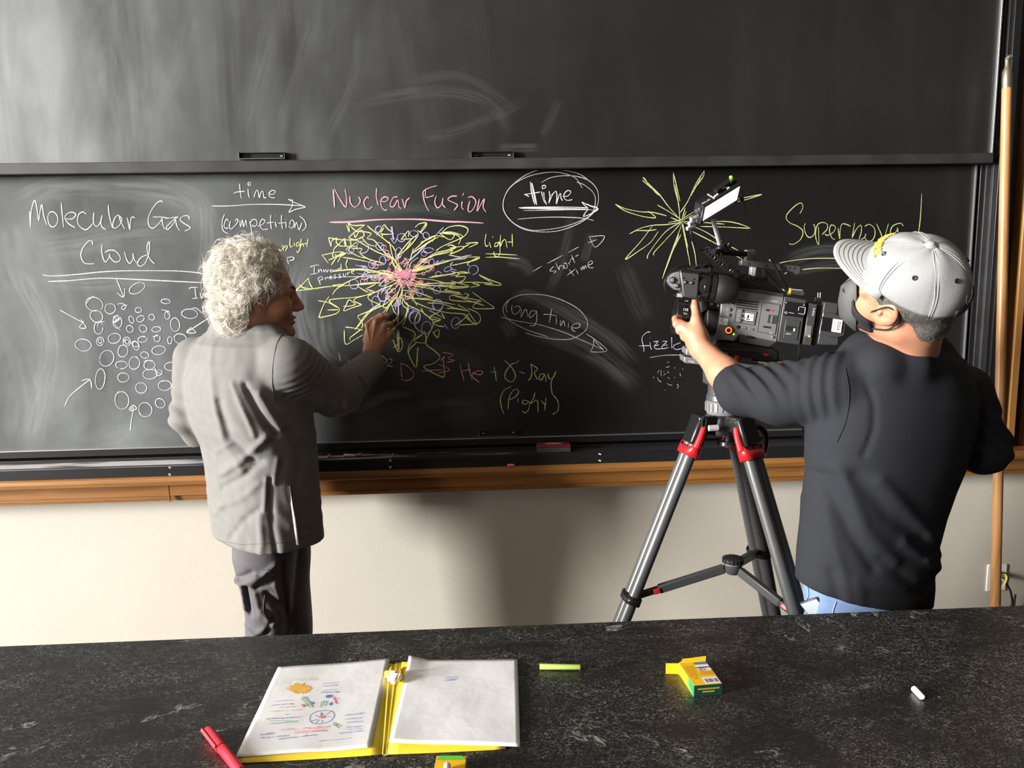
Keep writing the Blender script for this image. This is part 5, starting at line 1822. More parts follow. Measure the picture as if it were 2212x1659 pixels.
# right hand reaches forward to the pan handle, hidden behind the shoulder
rd = nrm(RW2 - RE2)
rs = nrm(np.cross(rd, (0, 0, 1)))
rpalm = [(RW2 - rd * 0.06, RW2 + rd * 0.03, 0.03, 0.026)] + [(RW2, RW2 + rd * 0.08 + rs * (0.03 - 0.02 * i), 0.02, 0.012) for i in range(4)]
rf = []
for i in range(4):
    k0 = RW2 + rd * 0.08 + rs * (0.03 - 0.02 * i)
    k1 = k0 + rd * 0.035 + np.array([0, 0, -0.015])
    k2 = k1 + np.array([0, 0, -0.026]) + rd * 0.004
    k3 = k2 - rd * 0.02
    rf.append(([k0, k1, k2, k3], [0.0115, 0.0105, 0.0095, 0.008]))
rf.append(([RW2 + rd * 0.02 + rs * 0.02, RW2 + rd * 0.05 + rs * 0.05, RW2 + rd * 0.075 + rs * 0.05], [0.015, 0.012, 0.0095]))
hand2r = hand_sdf(RW2, rpalm, rf)


def headneck2(P):
    d = smin(head2(P), chain(P, [CC + np.array([-0.035, 0, -0.07]) @ MC, NK2 + (0.0, 0, 0.01), NK2 + (0, 0, -0.06)], [0.060, 0.070, 0.075], 0.03), 0.03)
    return d


bm_ = sdf_mb(headneck2, np.minimum(CC, NK2) - (0.18, 0.17, 0.06), np.maximum(CC, NK2) + (0.16, 0.17, 0.17), 0.003)
for f_, lo_, hi_, h_ in ((fore2, np.minimum(LE2, LW2) - (0.09, 0.06, 0.05), np.maximum(LE2, LW2) + (0.06, 0.14, 0.12), 0.0026), (hand2r, RW2 + rd * 0.05 - 0.16, RW2 + rd * 0.05 + 0.16, 0.005)):
    q = sdf_mb(f_, lo_, hi_, h_)
    bm_.add(np.vstack(q.v), q.f)
core2 = body_core([LS2 + (0.03, 0, 0), RS2 + (-0.02, 0, 0)], [np.array([xl_, 1.86, 0.86]), np.array([xr_, 1.9, 0.86])], NK2, [np.array([xl_ + 0.06, 1.93, 0.07]), np.array([xr_ + 0.07, 1.99, 0.07])])
q = sdf_mb(lambda P: np.minimum(core2(P), np.minimum(chain(P, [LS2, LE2], [0.045, 0.04], 0.02), chain(P, [RS2, RE2, RW2], [0.045, 0.042, 0.03], 0.02))), (0.2, 1.65, 0.03), (1.6, 2.3, NK2[2] + 0.01), 0.016)
bm_.add(np.vstack(q.v), q.f)
bm_.build('body', M_skin, person2, smooth=70)
for sgn in (-1, 1):
    MB().ball(CC + np.array([0.0855, sgn * 0.032, 0.008]) @ MC, 0.0095).build('eye', M_eye, person2)


def hl(x, y, z):
    """point in the operator's head frame (forward, left, up) -> room"""
    return CC + S2 * np.array([x, y, z]) @ MC


# cropped hair below the cap
RIM = lambda x: 0.056 + 0.22 * x       # cap rim height at forward position x (head frame)


def hair2(P):
    Q = (P - CC) @ MC.T / S2
    d = ell(Q, (-0.008, 0, 0.045), (0.1025, 0.0815, 0.0945))
    d = smin(d, ell(Q, (-0.055, 0, -0.03), (0.05, 0.062, 0.055)), 0.025)
    d = smax(d, (Q[:, 2] - RIM(Q[:, 0]) - 0.012), 0.004)
    lim = np.interp(Q[:, 2], (-0.1, -0.06, -0.025, 0.0, 0.02, 0.05), (-0.045, -0.02, -0.008, 0.0, 0.052, 0.062))
    d = smax(d, (Q[:, 0] - lim) * 0.8, 0.006)
    return smax(d, -0.088 - Q[:, 2] - 0.15 * (Q[:, 0] + 0.05), 0.01) * S2


M_hair2 = mat('hair_dark_grey', (0.045, 0.04, 0.038), 0.6, var=(120, 0.3, (0.16, 0.145, 0.13)))
h2 = sdf_mb(hair2, CC - 0.17, CC + 0.17, 0.005)
V2 = np.vstack(h2.v)
cv, cf = curls(V2, hair2, CC, MC, 2600, 0.012, 0.024, 0.001, 0.0005, 0.005, 21, 0.9)
h2.add(cv, cf.tolist())
h2.build('hair', M_hair2, person2, smooth=180)

# cap
M_cap = mat('cap_cotton', (0.30, 0.304, 0.304), 0.9, spec=0.15, bump=(500, 0.3), var=(300, 0.25, (0.26, 0.264, 0.264)))
M_gold = mat('thread_gold', (0.72, 0.48, 0.07), 0.5, spec=0.4)
M_navy = mat('thread_navy', (0.012, 0.014, 0.025), 0.6)
M_silver = mat('thread_silver', (0.7, 0.7, 0.66), 0.5)
CR0, CRR = np.array([-0.008, 0, 0.052]), np.array([0.107, 0.0905, 0.104])


def crown(th, ph, k=1.0, off=0.0):
    """th = azimuth from the forehead, ph = 0 at the button .. 1 at the rim"""
    x, y = math.cos(th), math.sin(th)
    pr = math.pi / 2 * ph * 1.06
    q = CR0 + (CRR + off) * np.array([math.sin(pr) * x * (1.0 + (0.05 if x > 0 else 0) * math.sin(pr * 2)), math.sin(pr) * y, math.cos(pr)])
    return q


def crown_pt(th, ph, off=0.0):
    """the rim follows the sloping line RIM"""
    q = crown(th, ph, off=off)
    lo_ = crown(th, 1.0, off=off)
    k = ph ** 2
    q[2] = q[2] + k * (RIM(lo_[0]) - lo_[2])
    return hl(*q)


TH = np.linspace(0, 2 * math.pi, 73)[:-1]
PHS = np.linspace(0.02, 1.0, 22)
G = np.array([[crown_pt(t, p, -0.0022 * (1 if abs(((t + math.pi / 6 * 0) % (math.pi / 3)) - 0) < 0.03 or abs((t % (math.pi / 3)) - math.pi / 3) < 0.03 else 0) * p + 0.0012 * math.sin(5 * t + 9 * p)) for p in PHS] for t in TH])
cap = thing('cap', 'x', 'x', CC)
del cap['label'], cap['category']
cap.name = 'cap'
cap.parent = person2
cap.location = tuple(CC - ORG[person2.name])
ORG[cap.name] = CC
cb_ = MB().grid(G, close_u=True)
cb_.ball(crown_pt(0, 0.0), (0.012, 0.012, 0.004), ax=(MC[0], MC[1], MC[2]))
cb_.build('crown', M_cap, cap, solid=0.0018, smooth=80)
MB().ball(crown_pt(0, 0.0, 0.003), (0.0085, 0.0085, 0.005), ax=(MC[0], MC[1], MC[2])).build('button', M_cap, cap)
sm2 = MB()
for k in range(6):
    t = k * math.pi / 3
    for dt in (-0.035, 0.035):
        sm2.tube([crown_pt(t + dt / max(p, 0.25) * 0.6, p, 0.0012) for p in np.linspace(0.1, 0.98, 16)], 0.0007, 5)
sm2.build('seam_stitching', mat('stitch_grey', (0.42, 0.42, 0.41), 0.8), cap)
for k in range(6):
    t = (k + 0.5) * math.pi / 3
    p = crown_pt(t, 0.52, 0.0015)
    n = nrm(crown_pt(t, 0.52, 0.02) - p)
    e = MB().lathe(p - n * 0.001, n, [(0, 0.0055), (0.002, 0.0055), (0.0026, 0.0042), (0.0018, 0.0022), (0.0008, 0.001)], 14)
    e.build('eyelet', M_navy, cap)
# brim
def brim_pt(u, v, off=0.0):
    """u -1..1 across, v 0..1 outwards"""
    y0 = 0.082 * u
    xin = 0.094 * math.sqrt(max(0.0, 1 - (u * 0.93) ** 2)) + 0.004
    out = 0.072 * (1 - abs(u) ** 2.6) + 0.004
    x = xin + out * v
    z = RIM(xin) + 0.008 - 3.9 * y0 * y0 * (0.35 + 0.65 * v) - 0.06 * out * v + off
    return hl(x, y0 * (1 + 0.02 * v), z)


us, vs2 = np.linspace(-1, 1, 33), np.linspace(-0.12, 1, 14)
MB().grid([[brim_pt(u, v) for v in vs2] for u in us]).build('brim', M_cap, cap, solid=0.004, smooth=80)
bs = MB()
for k in range(6):
    v = 0.2 + 0.13 * k
    bs.tube([brim_pt(u * (0.55 + 0.4 * (k / 5)), v * (1 - 0.25 * abs(u) ** 3), 0.0026) for u in np.linspace(-1, 1, 30)], 0.0007, 5)
bs.build('brim_stitching', mat('stitch_dark', (0.16, 0.16, 0.16), 0.8), cap)
# gold embroidered letters across the front panels, arched text and emblem at the back
ge = MB()
for j in range(9):
    t = -0.50 + 0.115 * j
    c = crown_pt(t, 0.60, 0.003)
    tu = nrm(crown_pt(t + 0.05, 0.60, 0.003) - c)
    tv = nrm(crown_pt(t, 0.5, 0.003) - c)
    tn = np.cross(tu, tv)
    ge.obox(c + tv * 0.001, (tu + 0.35 * tv * (1 if j % 2 else -1), tv, tn), (0.0026, 0.010, 0.0016))
    ge.obox(c + tv * (0.007 if j % 2 else -0.007) + tu * 0.003, (tu, tv, tn), (0.0042, 0.0022, 0.0016))
ge.build('front_lettering', M_gold, cap, bevel=0.0008, label='gold embroidered lettering')
for ch, t in zip('TILTUP', (3.62, 3.56, 3.51, 3.45, 3.36, 3.29)):
    p = crown_pt(t - 0.42, 0.70, 0.0022)
    tu = crown_pt(t - 0.42 - 0.03, 0.70, 0.0022) - p
    text_mb(ch, p, -tu * -1, crown_pt(t - 0.42, 0.62, 0.0022) - p, 0.0075).build('back_lettering', mat('thread_olive', (0.5, 0.42, 0.16), 0.6), cap, smooth=0)
hx_ = MB()
for (t0_, p0_), (t1_, p1_) in (((3.10, 0.74), (3.10, 0.84)), ((3.10, 0.84), (2.98, 0.88)), ((2.98, 0.88), (2.86, 0.84)), ((2.86, 0.84), (2.86, 0.74)), ((3.10, 0.84), (3.18, 0.90))):
    hx_.tube([crown_pt(t0_ + (t1_ - t0_) * k, p0_ + (p1_ - p0_) * k, 0.0018) for k in np.linspace(0, 1, 4)], 0.0009, 5)
hx_.build('back_emblem', M_silver, cap)
st = MB()
st.grid([[crown_pt(t, p, 0.0035) for p in (0.90, 0.99)] for t in np.linspace(2.6, 3.68, 12)])
st.build('back_strap', M_navy, cap, solid=0.003)

# face mask : folded grey front over a black cloth one
M_mask = mat('mask_charcoal', (0.085, 0.088, 0.088), 0.8, bump=(260, 0.3), var=(40, 0.3, (0.11, 0.113, 0.11)))
M_mask2 = mat('mask_black', (0.012, 0.012, 0.013), 0.85, bump=(200, 0.4))
fm_ = thing('face_mask', 'x', 'x', CC)
del fm_['label'], fm_['category']
fm_.parent = person2
fm_.location = tuple(CC - ORG[person2.name])
ORG[fm_.name] = CC


def cloth(P):
    return head2(P)


# black cloth mask hugging the cheeks, as an offset patch of the face
rowsm = []
for a_ in np.linspace(-1.15, 1.15, 25):
    col = []
    for z_ in np.linspace(0, 1, 9):
        zz_ = (0.000 - 0.028 * abs(a_)) + (-0.118 + 0.035 * abs(a_) - (0.000 - 0.028 * abs(a_))) * z_
        d_ = np.array([math.cos(a_ * 1.02), math.sin(a_ * 1.02), 0.0])
        o_ = np.array([0.012, 0, zz_])
        lo_, hi_ = 0.02, 0.2
        for _ in range(26):
            mid = (lo_ + hi_) / 2
            if float(head2(hl(*(o_ + d_ * mid))[None])[0]) < 0.004:
                lo_ = mid
            else:
                hi_ = mid
        pl_ = 0.0015 * math.sin(z_ * 22)
        col.append(hl(*(o_ + d_ * (hi_ + pl_))))
    rowsm.append(col)
MB().grid(rowsm).build('inner_mask', M_mask2, fm_, solid=0.002, smooth=70)
for sgn in (1, -1):
    lp = MB()
    a_ = [hl(0.062, 0.060 * sgn, -0.03), hl(0.04, 0.072 * sgn, 0.006), hl(0.018, 0.083 * sgn, 0.036), hl(-0.004, 0.084 * sgn, 0.028), hl(-0.008, 0.082 * sgn, -0.002), hl(0.004, 0.079 * sgn, -0.030), hl(0.025, 0.070 * sgn, -0.050), hl(0.048, 0.056 * sgn, -0.07)]
    lp.tube(spline(a_, 6), 0.0022, 6)
    lp.build('ear_loop', M_mask2, fm_)
# outer folded mask: centre ridge in the head's middle plane, both cheeks mirrored
pos = [at(1848, 600, 1.73), at(1849, 716, 1.74)]
loc = lambda p: (p - CC) @ MC.T / S2
t_, b_ = loc(at(1850, 603, 1.735)), loc(at(1850, 714, 1.76))
mid = CC + MC[1] * 0.0


def on_mid(px, py):
    d = ray(px, py)
    return EYE + d * (((CC - EYE) @ MC[1]) / (d @ MC[1]))


def near(px, py, lat):
    d = ray(px, py)
    return EYE + d * (((CC + MC[1] * lat - EYE) @ MC[1]) / (d @ MC[1]))


om = MB()
for sgn in (1, -1):
    def mir(p):
        q = loc(p)
        q[1] *= sgn
        return hl(*q)
    r0, r1, r2 = on_mid(1817, 618), on_mid(1811, 650), on_mid(1813, 682)
    top_c, bot_c = on_mid(1838, 604), on_mid(1832, 704)
    e = [mir(near(1850, 602, 0.030)), mir(near(1850, 640, 0.050)), mir(near(1850, 680, 0.054)), mir(near(1849, 716, 0.036))]
    om.add([r0, r1, r2, e[0], e[1], e[2], e[3], top_c, bot_c], [(0, 1, 4, 3), (1, 2, 5, 4), (2, 8, 6, 5), (0, 3, 7)] if sgn > 0 else [(0, 3, 4, 1), (1, 4, 5, 2), (2, 5, 6, 8), (0, 7, 3)])
om.build('outer_mask', M_mask, fm_, solid=0.0025, smooth=20)
# ================================================================== FILM CAMERA ON ITS TRIPOD
YK = 2.205
_yw = math.radians(7)
KN = np.array([-math.sin(_yw), -math.cos(_yw), 0])
KP = Plane(at(1640, 690, YK), KN)
KX = nrm(KP(1690, 641) - KP(1600, 628))          # along the camera, towards the operator
KZ = nrm(np.cross(KX, KN) * -1)
if KZ[2] < 0:
    KZ = -KZ
M_body = mat('camera_grey', (0.17, 0.173, 0.176), 0.42, bump=(400, 0.1))
M_bodyd = mat('camera_dark', (0.05, 0.051, 0.054), 0.4, bump=(400, 0.1))
M_rub = mat('rubber_black', (0.010, 0.010, 0.010), 0.6)
M_gloss = mat('gloss_black', (0.012, 0.012, 0.013), 0.22)
M_btn = mat('button_grey', (0.16, 0.16, 0.165), 0.3)
M_lbl = mat('label_white', (0.72, 0.73, 0.74), 0.5)
M_ink = mat('print_white', (0.8, 0.8, 0.8), 0.5)
M_inkd = mat('print_dark', (0.02, 0.02, 0.02), 0.5)
M_lcd = mat('lcd_lit', (0.5, 0.52, 0.55), 0.3, emit=((0.85, 0.9, 1.0), 0.5))
M_scr = mat('monitor_lit', (0.6, 0.58, 0.6), 0.2, emit=((1.0, 0.93, 0.98), 0.62))
M_red = mat('led_red', (0.5, 0.01, 0.01), 0.3, emit=((1.0, 0.04, 0.03), 0.8))
M_org = mat('led_orange', (0.9, 0.2, 0.02), 0.3, emit=((1.0, 0.24, 0.06), 1.2))
M_grn = mat('led_green', (0.2, 0.9, 0.05), 0.3, emit=((0.30, 1.0, 0.02), 1.4))
M_steel = mat('steel_bright', (0.7, 0.7, 0.7), 0.42, metal=0.55)
M_brass = mat('bronze_knob', (0.42, 0.33, 0.26), 0.35, metal=0.8)
M_redp = mat('red_plastic', (0.42, 0.014, 0.02), 0.35)
M_yel = mat('yellow_band', (0.8, 0.6, 0.04), 0.4)

kc = thing('film_camera', 'grey and black film camera with lit monitor, mounted on the tripod', 'camera', KP(1620, 760, -0.06))


def kp(pix, off=0.0):
    return np.array([KP(x, y, off) for x, y in pix])


def kprism(name, m, par, pix, off, depth, bevel=0.0015, **k):
    """a block whose side faces the viewer: outline on the camera's side plane, depth going away"""
    return MB().prism(kp(pix, off), -KN * depth).build(name, m, par, bevel=bevel, **k)


def kround(name, m, par, x, y, off, r, h, seg=20, prof=None, **k):
    c = KP(x, y, off)
    pr = prof or [(0, r), (h * 0.8, r), (h, r * 0.85)]
    return MB().lathe(c, KN, pr, seg).build(name, m, par, **k)


def ktext(name, m, par, t, x, y, off, size, ex=None, ey=None, **k):
    return text_mb(t, KP(x, y, off), KX if ex is None else ex, KZ if ey is None else ey, size).build(name, m, par, smooth=0, **k)


D = 0.130
bd = kprism('camera_body', M_body, kc, [(1559, 647), (1587, 628), (1694, 641), (1678, 740), (1598, 723), (1586, 737), (1546, 732), (1553, 698)], 0, D, 0.003)
kprism('top_plate', M_bodyd, bd, [(1586, 622), (1640, 626), (1693, 634), (1693, 642), (1586, 629)], -0.006, D - 0.012)
kprism('base_plate', M_bodyd, bd, [(1598, 722), (1678, 738), (1662, 750), (1600, 740)], -0.004, D - 0.01)
for i in range(4):
    x0_, y0_ = 1592.5 - 0.9 * i, 646.5 + 5.2 * i
    kprism('vent_slot', M_rub, bd, [(x0_, y0_), (x0_ + 47, y0_ + 5.8), (x0_ + 46.6, y0_ + 8.4), (x0_ - 0.4, y0_ + 2.6)], 0.0006, 0.002, 0)
kprism('badge', M_gloss, bd, [(1574, 645.5), (1589, 647.5), (1587.5, 658.5), (1573, 656.5)], 0.0008, 0.002, 0.0004)
gm = MB()
for (a, b) in (((1576, 650), (1580, 653)), ((1580, 653), (1576, 655)), ((1582, 651), (1586, 649)), ((1586, 650), (1586.5, 655)), ((1577, 656), (1585, 657.5))):
    gm.tube([KP(*a, 0.0012), KP(*b, 0.0012)], 0.0007, 6)
gm.build('badge_emblem', mat('badge_gold', (0.75, 0.5, 0.12), 0.4), bd)
kprism('small_flag', mat('flag_pink', (0.5, 0.33, 0.34), 0.5), bd, [(1584, 637), (1589, 637.5), (1588.5, 646), (1579, 645)], 0.001, 0.001, 0)
for x, y in ((1574.5, 668.5), (1573, 680.3)):
    kround('button', M_btn, bd, x, y, 0.0, 0.0052, 0.004)
pn = kprism('display_panel', M_body, bd, [(1590.5, 667), (1634.5, 673.5), (1629, 702.5), (1586.5, 695.5)], 0.0015, 0.002, 0.0005)
fr_ = MB()
for a, b in (((1590.5, 667), (1634.5, 673.5)), ((1634.5, 673.5), (1629, 702.5)), ((1629, 702.5), (1586.5, 695.5)), ((1586.5, 695.5), (1590.5, 667))):
    fr_.tube([KP(*a, 0.0016), KP(*b, 0.0016)], 0.0008, 6)
fr_.build('panel_groove', M_rub, pn)
for x, y in ((1600, 671.5), (1598.3, 681.8), (1596.5, 692)):
    kround('button', M_btn, pn, x, y, 0.0015, 0.005, 0.0045)
sc = kprism('display', M_gloss, pn, [(1609, 674), (1630, 677.3), (1627, 696.5), (1606.5, 693.3)], 0.0022, 0.002, 0.0004)
kprism('display_lit', M_lcd, sc, [(1610, 675.5), (1629, 678.4), (1626.5, 694.5), (1608, 691.8)], 0.0026, 0.001, 0)
dk = MB()
for q in ([(1615, 680), (1618.5, 680), (1617.5, 688), (1613.5, 687)], [(1612, 688), (1620, 689.5), (1619.6, 691.5), (1611.6, 690.5)], [(1619, 678.3), (1628, 679.8), (1627.8, 681), (1618.8, 679.4)], [(1619.5, 684), (1627, 685.2), (1626.8, 686.4), (1619.3, 685.2)], [(1608.7, 686), (1612.5, 686.5), (1612.3, 687.8), (1608.5, 687.3)]):
    dk.prism(kp(q, 0.0031), -KN * 0.0003)
dk.build('display_figures', M_inkd, sc, smooth=0)
dr = kprism('media_door', M_body, bd, [(1646.5, 653), (1685, 658.3), (1674, 722.5), (1636, 716.5)], 0.0012, 0.002, 0.0006)
fr_ = MB()
for a, b in (((1646.5, 653), (1685, 658.3)), ((1685, 658.3), (1674, 722.5)), ((1674, 722.5), (1636, 716.5)), ((1636, 716.5), (1646.5, 653))):
    fr_.tube([KP(*a, 0.0012), KP(*b, 0.0012)], 0.0007, 6)
fr_.build('door_groove', M_rub, dr)
kprism('latch', M_bodyd, dr, [(1660, 679.5), (1681, 682), (1677.5, 700.5), (1657, 697.5)], 0.0018, 0.002, 0.0005)
kprism('latch_bar', M_btn, dr, [(1667, 681.5), (1671, 682), (1668, 698.5), (1664, 698)], 0.0032, 0.0015, 0.0004)
kprism('slot', M_rub, dr, [(1655, 667.5), (1672.5, 669), (1672, 673.5), (1654.5, 671.5)], 0.0017, 0.001, 0.0003)
kprism('tally_light', M_red, dr, [(1664, 668.5), (1672, 669.2), (1671.5, 673), (1663.5, 672.3)], 0.0022, 0.001, 0.0003)
kprism('slot', M_rub, dr, [(1649, 703.5), (1666, 706), (1665.5, 710), (1648.5, 707.5)], 0.0017, 0.001, 0.0003)
ktext('lettering', M_ink, bd, 'SONY', 1674, 651.2, 0.0009, 0.0052)
kround('record_button', mat('record_dark_red', (0.2, 0.008, 0.008), 0.35), bd, 1574, 713.5, 0, 0.0125, 0.006, 28)
rg = MB()
rg.tube([KP(1574, 713.5, 0.0062) + 0.0082 * (math.cos(t) * KX + math.sin(t) * KZ) for t in np.linspace(0, 2 * math.pi, 33)], 0.0014, 8)
rg.build('record_ring', M_org, bd, label='glowing orange ring of the record button')
kround('record_light', M_grn, bd, 1585, 722, 0, 0.0027, 0.002, 12)
kprism('letter_label', M_lbl, bd, [(1554, 686), (1573, 689), (1571, 703), (1552.5, 699.8)], 0.0012, 0.001, 0)
ktext('letter', M_inkd, bd, 'C', 1561, 693.8, 0.0016, 0.0105)
kround('jack', M_rub, bd, 1594.5, 706.3, 0, 0.0052, 0.002)
for x, y in ((1607.5, 708.5), (1622.5, 711)):
    kprism('oval_button', M_btn, bd, [(x - 5.5, y - 3.3), (x + 5.6, y - 1.8), (x + 5.2, y + 3.4), (x - 5.8, y + 1.8)], 0.002, 0.002, 0.001)
kprism('toggle', M_gloss, bd, [(1613, 724), (1629, 727), (1628, 732), (1612, 729)], 0.002, 0.003, 0.001)
kround('button', M_btn, bd, 1668.5, 728, 0, 0.0045, 0.003)
ktext('lettering', M_ink, bd, 'AXS', 1665.5, 719.3, 0.0016, 0.0036)

# recorder block behind the body
rcb = kprism('recorder', M_bodyd, kc, [(1694.5, 640.5), (1743, 647.5), (1728, 746), (1679, 738)], 0.001, D - 0.004, 0.003)
kprism('recorder_panel', M_gloss, rcb, [(1696, 649.5), (1741, 656), (1735.5, 687), (1692, 681)], 0.0025, 0.003, 0.0006)
wm = MB()
for a, b in (((1728, 662.5), (1740, 664.5)), ((1740, 664.5), (1738, 678)), ((1724.5, 677), (1737, 679.5)), ((1726, 663), (1724.5, 671)), ((1703, 675), (1715, 677))):
    wm.tube([KP(*a, 0.003), KP(*b, 0.003)], 0.0007, 5)
wm.build('panel_marks', M_ink, rcb)
kround('recorder_knob', M_btn, rcb, 1698, 675.5, 0.0025, 0.0045, 0.003)
for x, y in ((1698.5, 653.5), (1737, 659)):
    kround('screw', M_btn, rcb, x, y, 0.0025, 0.003, 0.0015, 12)
cdm = kprism('card_door', M_bodyd, rcb, [(1698, 689), (1729, 694), (1722, 735), (1692, 730)], 0.003, 0.004, 0.001)
kprism('card_slot', M_rub, cdm, [(1698, 703), (1721, 706.5), (1719, 717), (1696, 713.5)], 0.0036, 0.002, 0.0004)
kprism('card_lamp', M_lbl, cdm, [(1714.5, 709), (1718.2, 709.5), (1717.2, 716), (1713.6, 715.4)], 0.0042, 0.0008, 0.0003)
ktext('lettering', M_ink, cdm, 'AXSM', 1703, 721, 0.0036, 0.0042, ex=-KX, ey=-KZ)
# battery plate with switch
bp = kprism('battery_plate', M_bodyd, kc, [(1748, 654.5), (1766, 657.5), (1752.5, 746.5), (1733.5, 744)], -0.004, D - 0.012, 0.002)
ktext('lettering', M_ink, bp, 'D-BOX', 1757, 674, -0.0034, 0.0052, ex=-KZ, ey=KX)
kprism('switch', M_btn, bp, [(1741.5, 702.5), (1754.5, 704.5), (1751, 728), (1739.5, 726.5)], -0.0025, 0.002, 0.0005)
kround('power_light', mat('led_amber', (0.9, 0.4, 0.02), 0.3, emit=((1.0, 0.42, 0.05), 1.3)), bp, 1748.3, 726.5, -0.002, 0.0028, 0.002, 12)
kprism('battery_gap', M_rub, kc, [(1766, 655), (1780, 660), (1766, 750), (1752.5, 747.5)], -0.014, D - 0.03, 0.001)
bt = kprism('battery', M_bodyd, kc, [(1781, 652), (1811, 654.5), (1809, 679), (1821, 684), (1829, 697), (1825.5, 726), (1812.5, 730), (1810, 747), (1766, 744.5), (1769.5, 716), (1776, 682)], -0.012, D - 0.02, 0.004)
kprism('battery_face', M_gloss, bt, [(1776.5, 684), (1800, 688), (1797, 718), (1772.5, 714)], -0.010, 0.004, 0.001)
kprism('battery_block', M_bodyd, bt, [(1770, 722), (1812, 730.5), (1809.5, 746), (1766.5, 743)], -0.008, 0.02, 0.002)
kprism('battery_block', M_bodyd, bt, [(1781, 653), (1811, 655.5), (1808.5, 678), (1777.5, 675.5)], -0.008, 0.02, 0.002)
lb_ = kprism('name_label', M_lbl, bt, [(1800, 688.5), (1820.5, 691.5), (1816.3, 719.2), (1795.8, 716.2)], -0.0085, 0.001, 0)
ktext('lettering', mat('ink_navy', (0.05, 0.06, 0.09), 0.5), lb_, 'DGA', 1811.3, 704.6, -0.0080, 0.0088, ex=-KZ, ey=KX)
tl = MB()
for k in range(3):
    a, b = (1805 - 2.6 * k, 694.5), (1801.3 - 2.6 * k, 714.5)
    tl.tube([KP(*a, -0.0082), KP(*b, -0.0082)], 0.0004, 4)
tl.build('small_print', M_btn, lb_)

# top handle, post, rails, connector
kprism('top_rail', M_rub, kc, [(1528, 585), (1560, 590), (1640, 597), (1664, 611), (1690, 633), (1588, 625), (1575, 606)], -0.04, 0.05, 0.003)
kprism('handle_post', M_steel, kc, [(1624, 571), (1635, 572), (1630, 606), (1621, 605)], -0.05, 0.03, 0.001)
hd = kprism('top_handle', M_bodyd, kc, [(1601, 561.5), (1612, 561.5), (1732, 574.5), (1729, 592), (1722, 594), (1712, 587), (1650, 580), (1601, 573)], -0.045, 0.035, 0.003)
for x, y in ((1618, 570), (1655, 573.5), (1687, 577.5), (1697, 578.5), (1706, 579.5), (1715.5, 580)):
    kround('hole', M_rub, hd, x, y, -0.045, 0.0032, 0.0008, 12)
kprism('handle_rear_leg', M_rub, kc, [(1648, 582), (1656, 583), (1660, 606), (1650, 606)], -0.055, 0.012, 0.001)
cn = kprism('connector_box', M_bodyd, kc, [(1707, 625), (1738, 628), (1740, 634), (1737, 640), (1703, 635)], -0.03, 0.03, 0.003)
MB().cyl(KP(1702.5, 629.5, -0.04), KP(1706.5, 630, -0.04), 0.0115, seg=20).build('colour_band', M_yel, cn)
kprism('box_highlight', M_steel, cn, [(1711, 624), (1734, 626), (1733.8, 628), (1710.8, 626)], -0.031, 0.01, 0.0005)
cb_ = MB()
cb_.tube(spline([KP(1653, 560, -0.05), KP(1663, 562, -0.03), KP(1672, 573, -0.028), KP(1685, 598, -0.03), KP(1700, 620, -0.038), KP(1704, 628, -0.04)], 6), 0.0042, 8)
cb_.build('power_cable', M_gloss, kc)
MB().tube(spline([KP(1654, 585, -0.05), KP(1668, 600, -0.05), KP(1686, 620, -0.05), KP(1696, 629, -0.042)], 6), 0.0026, 8).build('thin_cable', M_gloss, kc)
kprism('hot_shoe', M_rub, kc, [(1762, 642), (1775, 644), (1774, 656), (1760, 654)], -0.04, 0.03, 0.001)
for x in (1766.5, 1771.5):
    MB().tube([KP(x, 645, -0.05), KP(x + 0.7, 632, -0.05)], 0.0012, 6).build('pin', M_steel, kc)
MB().tube(spline([KP(1727, 745, -0.05), KP(1725, 770, -0.05), KP(1726, 800, -0.06), at(1727, 850, 2.28), at(1735, 930, 2.28), at(1738, 955, 2.26)], 6), 0.003, 8).build('hanging_cable', M_cord, kc)

# lens with its rings, seen beside the operator's hand
la, lb2 = KP(1552, 697, -0.065), KP(1456, 684, -0.065)
lx = nrm(lb2 - la)
L_ = np.linalg.norm(lb2 - la)
ln = MB().lathe(la, lx, [(-0.004, 0.040), (0.006, 0.047), (0.012, 0.047), (0.0125, 0.043), (0.03, 0.043), (0.031, 0.050), (0.05, 0.050), (0.051, 0.047), (0.062, 0.047), (0.063, 0.053), (L_ - 0.03, 0.053), (L_ - 0.029, 0.0515), (L_ - 0.026, 0.0515), (L_ - 0.025, 0.0535), (L_ - 0.002, 0.0535), (L_, 0.052), (L_ - 0.001, 0.044), (L_ - 0.02, 0.04)], 40).build('lens', M_gloss, kc, smooth=30)
lf_ = KP(1481, 671, -0.065 + 0.0535)
ktext('lettering', M_ink, ln, '135', 1481, 669, -0.0095, 0.0078)
ktext('lettering', M_ink, ln, 'T2.0', 1480, 677.5, -0.0098, 0.0042)
ktext('lettering', M_ink, ln, 'm ft', 1483, 650, -0.022, 0.004)
kprism('mount_clamp', M_rub, kc, [(1512, 652), (1530, 650), (1560, 656), (1556, 669), (1530, 668), (1515, 676)], -0.01, 0.08, 0.003)
kprism('lens_adapter', M_rub, kc, [(1528, 668), (1556, 672), (1553, 715), (1540, 720), (1526, 705)], -0.012, 0.1, 0.004)
kround('lamp', M_steel, kc, 1551, 660, -0.008, 0.0022, 0.002, 10)
kround('knob', M_brass, kc, 1537, 657, -0.01, 0.005, 0.006, 14)

